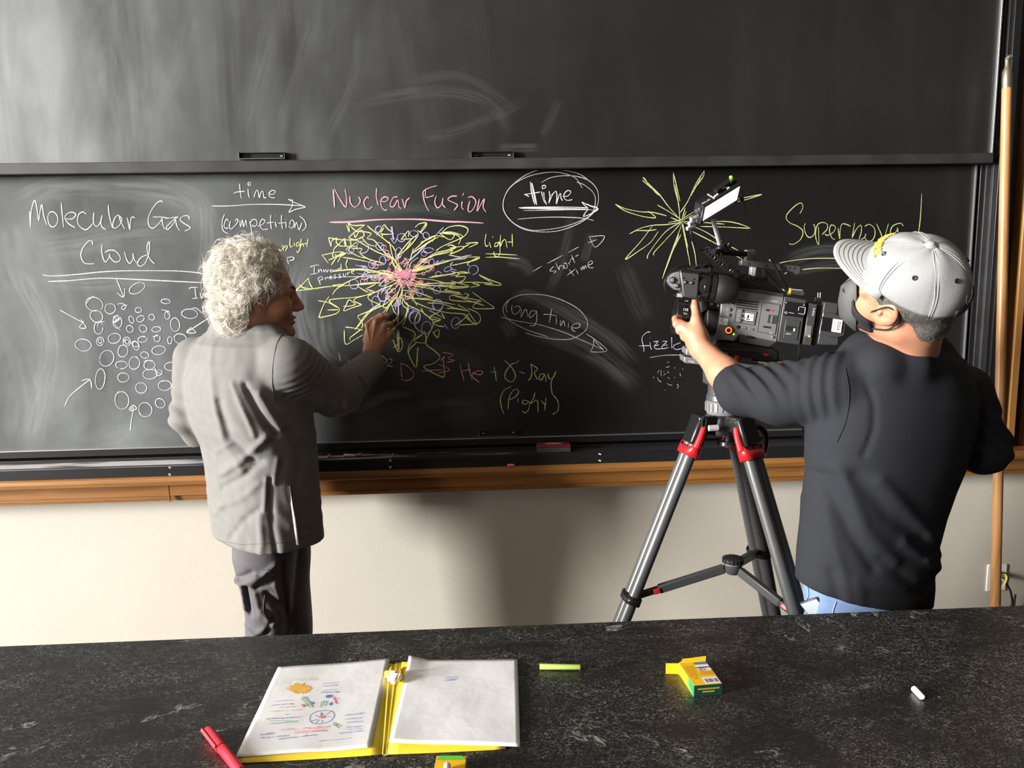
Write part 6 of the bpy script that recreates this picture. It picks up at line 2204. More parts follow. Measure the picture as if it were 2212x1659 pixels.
# viewfinder
vfp = [(1453, 590), (1468, 584), (1513, 589), (1508, 646), (1476, 641), (1471, 627), (1452, 620), (1446, 610)]
vf = kprism('viewfinder', M_bodyd, kc, [(1468, 584.5), (1513, 589.5), (1508, 646), (1475.5, 641)], 0.075, 0.075, 0.005)
kprism('viewfinder_side', mat('finder_grey', (0.17, 0.172, 0.178), 0.4), vf, [(1468.5, 586), (1455, 590), (1447, 598), (1443, 607), (1449, 617), (1459, 626), (1472, 628)], 0.068, 0.05, 0.003)
kprism('finder_hood', M_gloss, vf, [(1470, 582.5), (1515, 587.5), (1514, 592), (1469, 588)], 0.078, 0.08, 0.002)
for x, y, r in ((1452, 605, 0.0095), (1461.5, 617, 0.007)):
    k1_ = kround('dial', M_gloss, vf, x, y, 0.068, r, 0.004, 24)
    kround('dial_cap', M_btn, vf, x, y, 0.072, r * 0.72, 0.003, 20)
for x, y in ((1480, 609.5), (1493.5, 610.8)):
    kround('button', M_gloss, vf, x, y, 0.075, 0.0052, 0.003, 18)
    kround('button_cap', M_btn, vf, x, y, 0.078, 0.0034, 0.001, 14)
for x, y in ((1475.5, 600.5), (1498.5, 603)):
    kround('pin', M_gloss, vf, x, y, 0.075, 0.0022, 0.002, 10)
va, vb_ = KP(1508, 618, 0.036), KP(1592, 629, 0.036)
vx = nrm(vb_ - va)
eyc = MB().lathe(va, vx, [(-0.003, 0.036), (0.004, 0.038), (0.012, 0.0385), (0.013, 0.041), (0.026, 0.041), (0.027, 0.036), (0.034, 0.036), (0.035, 0.040), (0.046, 0.0405), (0.047, 0.036)], 36).build('diopter_ring', M_gloss, kc, smooth=30)
MB().lathe(va, vx, [(0.046, 0.036), (0.052, 0.041), (0.075, 0.042), (0.098, 0.036), (0.108, 0.031), (0.109, 0.026), (0.09, 0.024)], 36).build('eyecup', M_rub, kc, smooth=50)
wk = MB()
for k in range(4):
    p = KP(1513 - 0.6 * k, 618 + 4.6 * k, 0.036) + KN * (0.0385 - 0.002 * k) + vx * 0.006
    wk.ball(p, 0.0018, 8, 6)
wk.build('scale_marks', M_ink, eyc)
MB().tube(spline([KP(1492, 577, 0.04), KP(1475, 574, 0.045), KP(1455, 582, 0.05), KP(1440, 598, 0.055), KP(1436, 618, 0.055), KP(1440, 631, 0.05), KP(1452, 637, 0.045), KP(1464, 637.5, 0.04)], 6), 0.0034, 8).build('finder_cable', M_gloss, kc)
MB().cyl(KP(1462, 637.5, 0.04), KP(1474, 638.5, 0.04), 0.006, seg=14).build('cable_plug', M_steel, kc)
kprism('finder_bracket', M_rub, kc, [(1488, 580), (1500, 575), (1520, 574), (1536, 572), (1540, 582), (1536, 592), (1510, 590)], 0.03, 0.05, 0.004)
MB().tube(spline([KP(1500, 578, 0.034), KP(1510, 574, 0.036), KP(1518, 576, 0.036), KP(1524, 572, 0.034), KP(1534, 572, 0.03), KP(1538, 578, 0.02)], 5), 0.004, 8).build('bracket_cable', M_gloss, kc)

# on-board monitor on its arm
QF = [(1520, 446.5), (1602, 395.5), (1592, 438.5), (1512, 487.5)]
YQ = [2.10, 2.17, 2.175, 2.105]
fr4 = np.array([at(x, y, Y) for (x, y), Y in zip(QF, YQ)])
bk4 = np.array([at(x - 18.5, y - 12.5, Y + 0.05) for (x, y), Y in zip(QF, YQ)])
mo = MB().add(np.vstack([fr4, bk4]), [(0, 1, 2, 3), (7, 6, 5, 4), (0, 4, 5, 1), (1, 5, 6, 2), (2, 6, 7, 3), (3, 7, 4, 0)]).build('monitor', M_gloss, kc, bevel=0.003)
qn = nrm(np.cross(fr4[1] - fr4[0], fr4[3] - fr4[0]))
if qn @ (EYE - fr4[0]) < 0:
    qn = -qn
uvq = lambda u, v, o=0.0015: (fr4[0] * (1 - u) * (1 - v) + fr4[1] * u * (1 - v) + fr4[2] * u * v + fr4[3] * (1 - u) * v) + qn * o
MB().add([uvq(0.05, 0.10), uvq(0.955, 0.10), uvq(0.955, 0.80), uvq(0.05, 0.80)], [(0, 1, 2, 3)]).build('monitor_screen', M_scr, mo, smooth=0, solid=0.0008, label='lit white monitor screen')
bz = MB()
for k in range(13):
    p = uvq(0.09 + 0.067 * k, 0.91, 0.001)
    bz.obox(p, (fr4[1] - fr4[0], fr4[3] - fr4[0], qn), (0.003, 0.0018, 0.0012))
bz.build('monitor_keys', M_btn, mo)
mb4 = bk4 - fr4
tu_ = nrm(fr4[1] - fr4[0])
td = nrm(mb4[0])
tn_ = nrm(np.cross(tu_, td))
if tn_[2] < 0:
    tn_ = -tn_
tp = lambda u, v, o=0.0: fr4[0] * (1 - u) + fr4[1] * u + (mb4[0] * (1 - u) + mb4[1] * u) * v + tn_ * o
text_mb('PIX-E5', tp(0.13, 0.30, 0.0008), tu_, td, 0.0085).build('lettering', M_ink, mo, smooth=0)
mt = MB()
for u, v, a, b in ((0.30, 0.5, 0.0008, 0.022), (0.34, 0.25, 0.002, 0.004), (0.38, 0.28, 0.002, 0.004), (0.43, 0.3, 0.002, 0.004), (0.68, 0.3, 0.002, 0.005), (0.72, 0.3, 0.002, 0.005)):
    mt.obox(tp(u, v, 0.001), (tu_, td, tn_), (a, b, 0.001))
mt.build('top_marks', M_lbl, mo)
mtb = MB()
for u, v, s_ in ((0.5, 0.55, 0.012), (0.62, 0.6, 0.014), (0.76, 0.62, 0.016), (0.87, 0.55, 0.012)):
    mtb.obox(tp(u, v, 0.005), (tu_, td, tn_), (s_, 0.012, 0.006))
mtb.build('battery_latch', M_gloss, mo, bevel=0.002)
MB().ball(tp(0.885, 0.72, 0.013), 0.0045, 12, 8).build('tally_light', M_grn, mo, label='bright green tally light')
sd = MB()
for v_, u_ in ((0.25, 0.35), (0.42, 0.6), (0.58, 0.35), (0.72, 0.6), (0.86, 0.4)):
    p = fr4[0] * (1 - v_) + fr4[3] * v_ + mb4[0] * u_
    n_ = -tu_
    sd.lathe(p, n_, [(0, 0.006), (0.004, 0.006), (0.005, 0.004)], 12)
sd.build('side_sockets', M_bodyd, mo)
cnr = MB()
pA = fr4[3] * 0.92 + fr4[0] * 0.08 + mb4[3] * 0.5
for a, b in (((1502, 476), (1488, 484)), ((1500, 488), (1484, 494)), ((1506, 470), (1492, 474))):
    cnr.cyl(at(*a, 2.13), at(*b, 2.12), 0.0062, 0.0055, 14)
cnr.build('cable_connectors', M_steel, mo)
MB().tube(spline([at(1604, 412, 2.19), at(1606, 430, 2.2), at(1612, 465, 2.22), at(1620, 495, 2.23), at(1627, 530, 2.24), at(1630, 562, 2.25)], 6), 0.0011, 6).build('thin_wire', M_gloss, kc)
kprism('wire_plug', M_gloss, kc, [(1598, 425), (1606, 424), (1607, 434), (1600, 435)], 0.0, 0.012, 0.002)
ar = MB()
ar.cyl(at(1540, 472, 2.15), at(1556, 533, 2.20), 0.0065, seg=16)
ar.build('monitor_rod', M_steel, kc)
ar = MB()
ar.ball(at(1546.5, 545.5, 2.19), 0.0135).ball(at(1556, 537, 2.195), 0.0125).ball(at(1548, 546, 2.19), 0.012)
ar.cyl(at(1560, 526, 2.19), at(1567, 541, 2.20), 0.012, seg=16).cyl(at(1562, 540, 2.20), at(1577, 526, 2.19), 0.010, seg=16)
ar.cyl(at(1556, 544, 2.2), at(1612, 549, 2.23), 0.0085, 0.0085, 16)
ar.build('jointed_arm', M_gloss, kc)
MB().cyl(at(1611, 548, 2.23), at(1627, 547, 2.24), 0.0115, seg=20).cyl(at(1614, 553, 2.235), at(1613, 561, 2.24), 0.008, seg=14).build('arm_knob', M_brass, kc)
# coiled monitor cable
ce = [at(1491, 496, 2.12), at(1494, 512, 2.12), at(1502, 529, 2.13), at(1512, 539, 2.14), at(1521, 540, 2.15)]
A_, B_ = at(1524, 537, 2.155), at(1618, 601, 2.225)
cx_ = nrm(B_ - A_)
cu_ = nrm(np.cross(cx_, (0, 1, 0)))
cv_ = np.cross(cx_, cu_)
hl_ = [A_ + (B_ - A_) * t + (np.array([0, 0, -0.012]) * math.sin(t * 3.14)) + 0.0095 * (math.cos(t * 17 * 6.283 + 2) * cu_ + math.sin(t * 17 * 6.283 + 2) * cv_) for t in np.linspace(0, 1, 17 * 14)]
MB().tube(np.vstack([spline(ce, 5), np.array(hl_), [KP(1626, 606, -0.05)]]), 0.0019, 6).build('coiled_cable', M_gloss, kc)

# ------------------------------------------------------------------ tripod
TP = at(1562, 905, 2.24)
TX, TY = TP[0], TP[1]
tz_ = lambda py: at(1562, py, TY)[2]
tri = thing('tripod', 'black carbon tripod with red clamps holding the film camera', 'tripod', (TX, TY, 0))
# sliding quick plate and bridge
M_plt = mat('plate_alloy', (0.33, 0.34, 0.34), 0.35, metal=0.6)
bs_ = kprism('camera_shoe', M_rub, tri, [(1553, 738), (1600, 741), (1672, 752), (1684, 762), (1683, 778), (1672, 784), (1560, 774), (1546, 762)], -0.012, 0.09, 0.006)
kprism('sliding_plate', M_plt, tri, [(1478, 771), (1520, 775), (1560, 779), (1640, 789), (1700, 795), (1696, 806), (1600, 798), (1540, 791), (1479, 784)], -0.008, 0.10, 0.002)
kprism('plate_end', M_plt, tri, [(1483, 753), (1496, 752), (1560, 760), (1574, 763), (1573, 776), (1482, 767)], -0.006, 0.09, 0.003)
kprism('plate_tail', mat('plate_worn', (0.40, 0.36, 0.28), 0.5), tri, [(1656, 784), (1700, 781), (1698, 800), (1690, 806), (1655, 798)], -0.006, 0.10, 0.002)
ktext('scale_numbers', M_ink, tri, '7.9.8', 1493, 781.5, -0.0072, 0.0062)
kprism('plate_lever', M_redp, tri, [(1590, 768), (1599, 769), (1598, 780), (1589, 777)], 0.004, 0.02, 0.002, label='red plate locking lever')
kprism('plate_pin', M_bodyd, tri, [(1601, 772), (1626, 775), (1625, 781), (1600, 778)], 0.0, 0.02, 0.002)
kprism('release_lever', M_redp, tri, [(1650, 762), (1660, 765), (1664, 768), (1655, 770), (1650, 767)], -0.008, 0.012, 0.001)
kround('release_button', mat('button_rose', (0.5, 0.08, 0.10), 0.4), tri, 1545.5, 747.5, -0.01, 0.0048, 0.004, 14)
kprism('lever_guide', mat('dark_brown_metal', (0.035, 0.026, 0.022), 0.4), tri, [(1548, 757), (1560, 751), (1640, 756), (1650, 762), (1640, 762), (1562, 757)], -0.009, 0.01, 0.002)
# fluid head (mostly behind the sleeve), bowl and casting
fh = MB()
fh.lathe((TX, TY, tz_(802)), (0, 0, -1), [(0, 0.035), (0.01, 0.045), (tz_(802) - tz_(850), 0.047), (tz_(802) - tz_(852), 0.050), (tz_(802) - tz_(864), 0.052)], 32)
fh.box((TX - 0.05, TY - 0.04, tz_(830)), (TX + 0.05, TY + 0.05, tz_(797)))
fh.build('fluid_head', M_bodyd, tri, bevel=0.002)
lg = MB().lathe((TX, TY, tz_(864)), (0, 0, -1), [(0, 0.047), (0.004, 0.052), (0.032, 0.052), (0.036, 0.05), (0.042, 0.047)], 36)
for k in range(22):
    a = k * 2 * math.pi / 22
    lg.obox((TX + 0.0525 * math.cos(a), TY + 0.0525 * math.sin(a), tz_(864) - 0.018), ((math.cos(a), math.sin(a), 0), (-math.sin(a), math.cos(a), 0), (0, 0, 1)), (0.0018, 0.0042, 0.0125))
lg.build('drag_ring', M_body, tri)
MB().lathe((TX, TY, tz_(893)), (0, 0, -1), [(0, 0.048), (0.006, 0.048), (0.03, 0.04), (0.044, 0.038), (0.046, 0.05), (0.06, 0.05)], 32).build('bowl', M_gloss, tri)
zs = tz_(906)
feet = [np.array([TX - 0.55, TY - 0.06, 0.0]), np.array([TX + 0.30, TY - 0.46, 0.0]), np.array([TX + 0.42, TY + 0.42, 0.0])]
csm = MB()
for ft in feet:
    d2 = nrm((ft - (TX, TY, 0)) * (1, 1, 0))
    csm.obox(np.array([TX, TY, zs - 0.005]) + d2 * 0.045, (d2, (-d2[1], d2[0], 0), (0, 0, 1)), (0.045, 0.034, 0.024))
csm.lathe((TX, TY, zs + 0.03), (0, 0, -1), [(0, 0.045), (0.05, 0.05), (0.06, 0.03)], 24)
csm.build('spider_casting', M_gloss, tri, bevel=0.006)
MB().lathe((TX + 0.01, TY - 0.02, zs - 0.03), (0, 0, -1), [(0, 0.012), (0.03, 0.012), (0.032, 0.032), (0.042, 0.033), (0.044, 0.028)], 22).build('bowl_clamp', M_gloss, tri)
M_carb = mat('carbon_tube', (0.06, 0.062, 0.063), 0.28, spec=0.7)
_nt = M_carb.node_tree
_tc = _nt.nodes.new('ShaderNodeTexCoord')
_wv = _nt.nodes.new('ShaderNodeTexWave')
_wv.inputs['Scale'].default_value = 95
_wv.bands_direction = 'DIAGONAL'
_nt.links.new(_tc.outputs['Object'], _wv.inputs['Vector'])
_rm = _nt.nodes.new('ShaderNodeMapRange')
_rm.inputs['To Min'].default_value = 0.22
_rm.inputs['To Max'].default_value = 0.45
_nt.links.new(_wv.outputs['Fac'], _rm.inputs['Value'])
_nt.links.new(_rm.outputs[0], _nt.nodes['Principled BSDF'].inputs['Roughness'])
tops = []
for i, ft in enumerate(feet):
    d2 = nrm((ft - (TX, TY, 0)) * (1, 1, 0))
    sd_ = np.array([-d2[1], d2[0], 0])
    top = np.array([TX, TY, zs - 0.012]) + d2 * 0.075
    tops.append((top, ft, sd_))
    ax = nrm(ft - top)
    L = np.linalg.norm(ft - top)
    leg = MB()
    for s_ in (-1, 1):
        leg.tube([top + ax * 0.02 + sd_ * 0.016 * s_, ft - ax * 0.10 + sd_ * 0.016 * s_], 0.0185, 18)
    leg.obox((top + ft) / 2 - ax * 0.04, (ax, sd_, np.cross(ax, sd_)), (L / 2 - 0.06, 0.014, 0.013))
    lo_ = leg.build('leg', M_carb, tri, smooth=40)
    MB().tube([ft - ax * 0.16, ft - ax * 0.012], 0.014, 14).build('lower_leg', M_carb, lo_)
    fb_ = MB().lathe(ft - ax * 0.03, ax, [(0, 0.014), (0.008, 0.017), (0.026, 0.015)], 16)
    fb_.build('foot', M_rub, lo_)
    hi = MB()
    hi.obox(top + ax * 0.018 - np.array([0, 0, 0]), (ax, sd_, np.cross(ax, sd_)), (0.045, 0.036, 0.022))
    hi.build('leg_shoulder', M_gloss, lo_, bevel=0.008)
    # red clamp: a band round the leg with a tongue up its inner edge
    n_ = nrm(np.cross(sd_, ax))
    c_ = top + ax * 0.085
    ring = []
    for t in np.linspace(0, 2 * math.pi, 33)[:-1]:
        w2 = 0.0405 * np.sign(math.cos(t)) * abs(math.cos(t)) ** 0.6
        h2_ = 0.0245 * np.sign(math.sin(t)) * abs(math.sin(t)) ** 0.6
        ring.append([c_ + sd_ * w2 + n_ * h2_ - ax * 0.013 - ax * 0.02 * abs(math.cos(t)) ** 6, c_ + sd_ * w2 + n_ * h2_ + ax * 0.013])
    rm = MB().grid(ring, close_u=True)
    for s_ in (-1, 1):
        rm.tube([c_ + sd_ * 0.039 * s_ - ax * 0.02, top + ax * 0.03 + sd_ * 0.040 * s_, top + ax * 0.0 + sd_ * 0.034 * s_], [0.010, 0.008, 0.0075], 10)
    rm.build('red_clamp', M_redp, lo_, solid=0.004, label='red leg clamp')
# carrying hook / handle loop at the right of the casting
hk_ = spline([at(1622, 926, TY - 0.03), at(1640, 924, TY - 0.03), at(1652, 935, TY - 0.03), at(1654, 955, TY - 0.03), at(1650, 978, TY - 0.03), at(1641, 992, TY - 0.03)], 6)
MB().tube(hk_, np.linspace(0.010, 0.008, len(hk_)), 12).build('carry_hook', M_gloss, tri)
MB().tube(spline([at(1516, 922, TY - 0.05), at(1518, 906, TY - 0.05), at(1523, 900, TY - 0.05), at(1526, 906, TY - 0.05), at(1524, 922, TY - 0.05)], 5), 0.004, 8).build('pull_ring', M_gloss, tri)
MB().cyl(at(1531, 925, TY - 0.07), at(1551, 924, TY - 0.07), 0.009, seg=14).build('spirit_level', M_steel, tri)
# mid-level spreader
def leg_at(i, z):
    t, f_, s_ = tops[i]
    return t + (f_ - t) * ((t[2] - z) / (t[2] - f_[2]))


hub = at(1583, 1222, TY - 0.04)
sp = MB().lathe(hub + (0, 0, 0.028), (0, 0, -1), [(0, 0.022), (0.003, 0.029), (0.016, 0.0305), (0.018, 0.0295)], 30)
for k in range(16):
    a = k * math.pi / 8
    sp.obox(hub + (0.030 * math.cos(a), 0.030 * math.sin(a), 0.018), ((math.cos(a), math.sin(a), 0), (-math.sin(a), math.cos(a), 0), (0, 0, 1)), (0.002, 0.003, 0.007))
sp.build('spreader_knob', M_rub, tri)
MB().lathe(hub + (0, 0, 0.01), (0, 0, -1), [(0, 0.029), (0.022, 0.027), (0.034, 0.018)], 26).build('spreader_hub', M_bodyd, tri)
MB().lathe(hub + (0, 0, 0.0105), (0, 0, -1), [(0, 0.0298), (0.0015, 0.0298)], 26).build('hub_ring', M_steel, tri)
for i, (z, dz) in enumerate(((at(1385, 1290, TY - 0.03)[2], 0), (at(1680, 1345, 1.98)[2], 0), (at(1636, 1205, 2.38)[2], 0))):
    e = leg_at(i, z)
    d_ = nrm(e - hub)
    n0 = hub + d_ * 0.028
    am_ = MB()
    s1 = nrm(np.cross(d_, (0, 0, 1)))
    am_.obox((n0 * 0.65 + e * 0.35), (d_, s1, np.cross(d_, s1)), (np.linalg.norm(e - n0) * 0.35, 0.010, 0.013))
    am_.obox((n0 * 0.22 + e * 0.78), (d_, s1, np.cross(d_, s1)), (np.linalg.norm(e - n0) * 0.2, 0.0075, 0.010))
    ao = am_.build('spreader_arm', M_bodyd, tri, bevel=0.003)
    MB().obox(n0 * 0.27 + e * 0.73 - np.array([0, 0.009, 0]), (d_, (0, 1, 0), np.cross(d_, (0, 1, 0))), (0.010, 0.006, 0.008)).build('red_catch', M_redp, ao, bevel=0.002, label='small red catch')
    t, f_, s_ = tops[i]
    ax = nrm(f_ - t)
    rn = []
    for a in np.linspace(0, 2 * math.pi, 25)[:-1]:
        w2 = 0.040 * np.sign(math.cos(a)) * abs(math.cos(a)) ** 0.6
        h2_ = 0.024 * np.sign(math.sin(a)) * abs(math.sin(a)) ** 0.6
        p_ = e + s_ * w2 + np.cross(s_, ax) * h2_
        rn.append([p_ - ax * 0.011, p_ + ax * 0.011])
    MB().grid(rn, close_u=True).build('leg_bracket', M_gloss, tri, solid=0.004)
# ================================================================== THINGS ON THE BENCH
def tz0(px, py, dz=0.0):
    return atz(px, py, TZ + dz)


M_fold = mat('folder_yellow', (0.74, 0.56, 0.03), 0.55, bump=(90, 0.15))
M_fold2 = mat('folder_spine', (0.68, 0.50, 0.03), 0.55)
M_paper = mat('paper_white', (0.70, 0.71, 0.75), 0.75, bump=(26, 0.5), var=(18, 0.3, (0.66, 0.67, 0.70)))
fo_ = thing('folder', 'open yellow card folder lying on the bench with papers in it', 'folder', tz0(835, 1540))


def quad_grid(c, nu, nv, hfun):
    """c = TL,TR,BR,BL photo corners on the bench ; hfun(u,v) -> height above the bench"""
    C_ = [tz0(*q) for q in c]
    G_ = []
    for i in range(nu):
        row = []
        for j in range(nv):
            u, v = i / (nu - 1), j / (nv - 1)
            p = (C_[0] * (1 - u) + C_[1] * u) * (1 - v) + (C_[3] * (1 - u) + C_[2] * u) * v
            p = p + (0, 0, hfun(u, v))
            row.append(p)
        G_.append(row)
    return np.array(G_)


MB().grid(quad_grid([(603, 1447), (840, 1438), (826, 1634), (508, 1651)], 12, 8, lambda u, v: 0.0014 + 0.002 * u ** 3)).build('left_cover', M_fold, fo_, solid=0.0011)
MB().grid(quad_grid([(868, 1434), (1098, 1425), (1092, 1620), (838, 1634)], 12, 8, lambda u, v: 0.0014 + 0.002 * (1 - u) ** 3 + 0.0015 * max(0, v - 0.8) * (1 - u))).build('right_cover', M_fold, fo_, solid=0.0011)
MB().grid(quad_grid([(840, 1438), (868, 1434), (838, 1634), (826, 1634)], 9, 8, lambda u, v: 0.0034 - 0.0016 * math.sin(u * math.pi) + 0.001 * math.sin(u * 12.6))).build('spine', M_fold2, fo_, solid=0.0011)
MB().box(tuple(tz0(508, 1651) + (0, 0, 0.0002)), tuple(tz0(508, 1651) + (0.001, 0.001, 0.0012)))

SHEETS = []


def sheets(name, c, label, hf, n):
    C_ = [tz0(*q) for q in c]
    t = thing(name, label, 'paper', sum(C_) / 4)
    for k in range(n):
        j = np.array([rnd.uniform(-2, 2), rnd.uniform(-1.2, 1.2)]) * (1 if k < n - 1 else 0)
        cc = [(x + j[0], y + j[1]) for x, y in c]
        MB().grid(quad_grid(cc, 30, 30, lambda u, v: hf(u, v) + 0.0006 * k)).build('sheet', M_paper, t, solid=0.00025, smooth=80)
    return t


hL = lambda u, v: 0.0042 + 0.0007 * math.sin(9 * u + 4 * v) * math.sin(7 * v + 1) + 0.006 * max(0, u + v - 1.62) ** 1.3 + 0.003 * max(0, u - 0.8) * max(0, 0.3 - v) * 8
hR = lambda u, v: 0.0042 + 0.0008 * math.sin(8 * u + 3 * v) * math.sin(9 * v) + 0.011 * max(0, 0.18 - u) * max(0, 0.35 - v) * 14 + 0.0045 * max(0, 0.25 - u) * v
CL = [(601, 1447), (840, 1430), (800, 1622), (510, 1640)]
CRr = [(884, 1432), (1117, 1430), (1123, 1617), (841, 1609)]
pL = sheets('paper', CL, 'white sheet with coloured drawings and notes on the folder left half', hL, 3)
pR = sheets('paper', CRr, 'nearly blank white sheet with small blue scribble on the folder right half', hR, 3)
HI = 0.0013


def on_paper(px, py, left=True):
    c, hf = (CL, hL) if left else (CRr, hR)
    p = tz0(px, py, 0.0075)
    # invert the bilinear map to find u,v, then sit just above the top sheet
    C_ = [tz0(*q) for q in c]
    u, v = 0.5, 0.5
    for _ in range(8):
        q = (C_[0] * (1 - u) + C_[1] * u) * (1 - v) + (C_[3] * (1 - u) + C_[2] * u) * v
        du = ((C_[1] - C_[0]) * (1 - v) + (C_[2] - C_[3]) * v)[:2]
        dv = ((C_[3] - C_[0]) * (1 - u) + (C_[2] - C_[1]) * u)[:2]
        s_ = np.linalg.solve(np.stack([du, dv], 1), p[:2] - q[:2])
        u, v = u + s_[0], v + s_[1]
    p[2] = TZ + hf(u, v) + HI + 0.00045
    return p


INK = {'b': mat('ink_blue', (0.05, 0.13, 0.42), 0.6), 'o': mat('ink_orange', (0.72, 0.40, 0.07), 0.6), 'p': mat('ink_pink', (0.72, 0.10, 0.16), 0.6), 'g': mat('ink_green', (0.08, 0.34, 0.15), 0.6), 'l': mat('ink_light_blue', (0.10, 0.24, 0.55), 0.6), 'k': mat('ink_grey', (0.18, 0.19, 0.22), 0.6), 't': mat('ink_tan', (0.66, 0.46, 0.28), 0.6)}
P0 = lambda x, y: (540 + x / 7.628, 1440 + y / 7.628)


def ink(name, col, wpx, s, left=True, raw=False, extra=None, label=None):
    mb = MB()
    for q in parse(s):
        pts = spline(q, 4)
        W3 = np.array([on_paper(*(p if raw else P0(*p)), left) for p in pts])
        t = np.gradient(W3, axis=0)
        t /= np.linalg.norm(t, axis=1)[:, None] + 1e-9
        n_ = np.stack([-t[:, 1], t[:, 0], 0 * t[:, 0]], 1)
        hw = wpx * 0.0004
        a, b = W3 + n_ * hw, W3 - n_ * hw
        mb.add(np.stack([a, b], 1).reshape(-1, 3), [(2 * i, 2 * i + 1, 2 * i + 3, 2 * i + 2) for i in range(len(pts) - 1)])
    for txt, a, b in (extra or []):
        A, B = on_paper(*P0(*a)), on_paper(*P0(*b))
        ex = nrm(B - A)
        ey = nrm(np.cross((0, 0, 1), ex))
        m0 = text_mb(txt, (0, 0, 0), (1, 0, 0), (0, 1, 0), 1.0)
        v = np.vstack(m0.v)
        wd = v[:, 0].max() - v[:, 0].min()
        k = np.linalg.norm(B - A) / wd
        ky = min(k, 0.0042)
        q = (A + B) / 2 + (v[:, :1] * ex) * k + (v[:, 1:2] * ey) * ky
        # follow the curl of the sheet
        for i in range(len(q)):
            f_ = (q[i] - A) @ ex / np.linalg.norm(B - A)
            q[i, 2] = A[2] + (B[2] - A[2]) * f_ + 0.0001
        mb.add(q, m0.f)
    par = pL if left else pR
    return mb.build(name, INK[col], par, smooth=0, label=label)


rays = ';'.join('%d %d,%d %d' % (830 + 20 * math.cos(a), 345 + 10 * math.sin(a), 830 + (150 + 90 * rnd.random()) * math.cos(a), 345 + (62 + 36 * rnd.random()) * math.sin(a)) for a in np.linspace(0, 6.28, 40))
ink('drawing', 'o', 3.2, rays + ';800 330,860 350,800 360,860 340;790 345,870 345;810 320,850 370', label='orange sunburst drawing')
ink('note', 't', 1.0, '670 190,1120 160;650 230,645 270', extra=[('Supernova', (1110, 195), (680, 215)), ('Outward radiation', (870, 700), (305, 728)), ('(light)', (725, 655), (475, 665)), ('+ Y (light)', (890, 1000), (505, 1030))])
ink('note', 'b', 1.0, '1190 268,1470 246;1190 380,1430 360;410 555,735 542', extra=[('Burn Out', (1440, 290), (1195, 308)), ('Breaks', (1460, 400), (1165, 415)), ('"Break out"', (730, 600), (345, 625)), ('Inward Pressure', (820, 820), (262, 852)), ('Hydrogen + Deuterium', (1110, 1110), (470, 1180)), ('Helium + Y-ray', (635, 1120), (170, 1160)), ('(light)', (395, 1080), (165, 1110))])
ink('drawing', 'b', 1.3, '985 840,1000 780,1090 725,1220 705,1340 712,1385 760,1370 830,1290 895,1150 925,1030 915,985 865,985 840;1170 735,1180 775;1155 755,1178 778,1200 755;1250 770,1340 715;1070 780,1115 805;1075 915,1135 855;1180 860,1190 905;1010 880,1100 850;1265 810,1330 805', label='blue ringed star drawing')
ink('drawing', 'p', 1.8, '1130 820,1170 790,1220 790,1235 810,1190 830,1140 830;1160 800,1200 825,1210 795;850 620,890 650,870 660,900 640,845 610;1370 480,1400 520,1380 530,1430 545,1395 560,1440 585,1400 590;1350 510,1475 505;1385 485,1430 580', label='pink star cores in the drawings')
ink('note', 'p', 1.0, '730 1052,1260 1028;960 1010,1290 995', extra=[('Nuclear Fusion', (1265, 1040), (730, 1085)), ('1H + 2D > 3He', (1325, 965), (900, 1000))])
ink('drawing', 'g', 1.3, '850 525,880 490,945 500;880 495,1040 655;930 500,1045 650;850 520,990 660;890 600,920 640,950 620,940 600;1165 640,1185 560,1290 560;1200 620,1225 550;1240 630,1275 545;1380 955,1385 905,1500 965;1400 960,1420 930,1440 975;1390 940,1470 1000;1140 640,1170 645', label='green arrow drawings')
ink('note', 'g', 1.0, '325 880,800 880', extra=[('Competition', (770, 895), (340, 930)), ('vs', (640, 775), (575, 785))])
ink('note', 'l', 1.0, '1600 1020,1860 1000', extra=[('Gas Cloud', (1850, 1040), (1480, 1085)), ('with its', (1840, 970), (1590, 985)), ('inward', (1850, 890), (1600, 905)), ('pressure', (1835, 835), (1570, 855)), ('(gravity)', (1865, 760), (1565, 790))])
ink('drawing', 'l', 3.6, '1240 480,1290 455,1345 465,1300 490,1250 485;1260 475,1330 470;1000 570,1045 590,1020 600,1050 575;1300 600,1350 570,1320 610,1355 605', label='small blue shaded ovals')
ink('ruled_marks', 'k', 1.0, '1135 1214,1270 1196;1290 1194,1350 1190;1370 1188,1450 1182;1470 1176,1550 1168;1575 1166,1680 1152')
ink('scribble', 'l', 1.2, '964 1461,988 1458;962 1464,990 1461;966 1467,988 1464;960 1468,985 1466', left=False, raw=True, label='small blue scribble')

# crumpled yellow wrapper with white chalk lumps on the spine
wr = thing('sweet_wrapper', 'crumpled yellow wrapper holding white lumps on the folder spine', 'wrapper', tz0(853, 1462, 0.004))
M_wr = mat('wrapper_gold', (0.80, 0.52, 0.02), 0.35, spec=0.6)
cw = tz0(853, 1462, 0.004)


def petal(pts, seed):
    r2 = random.Random(seed)
    P_ = [tz0(x, y, dz) for x, y, dz in pts]
    mb = MB()
    c = sum(P_) / len(P_) + np.array([0, 0, 0.003])
    n = len(P_)
    vs_ = [c] + P_ + [(P_[i] + P_[(i + 1) % n]) / 2 + np.array([r2.uniform(-1, 1), r2.uniform(-1, 1), r2.uniform(-0.5, 1.5)]) * 0.002 for i in range(n)]
    fs_ = []
    for i in range(n):
        fs_ += [(0, 1 + i, 1 + n + i), (0, 1 + n + i, 1 + (i + 1) % n)]
    return mb.add(vs_, fs_)


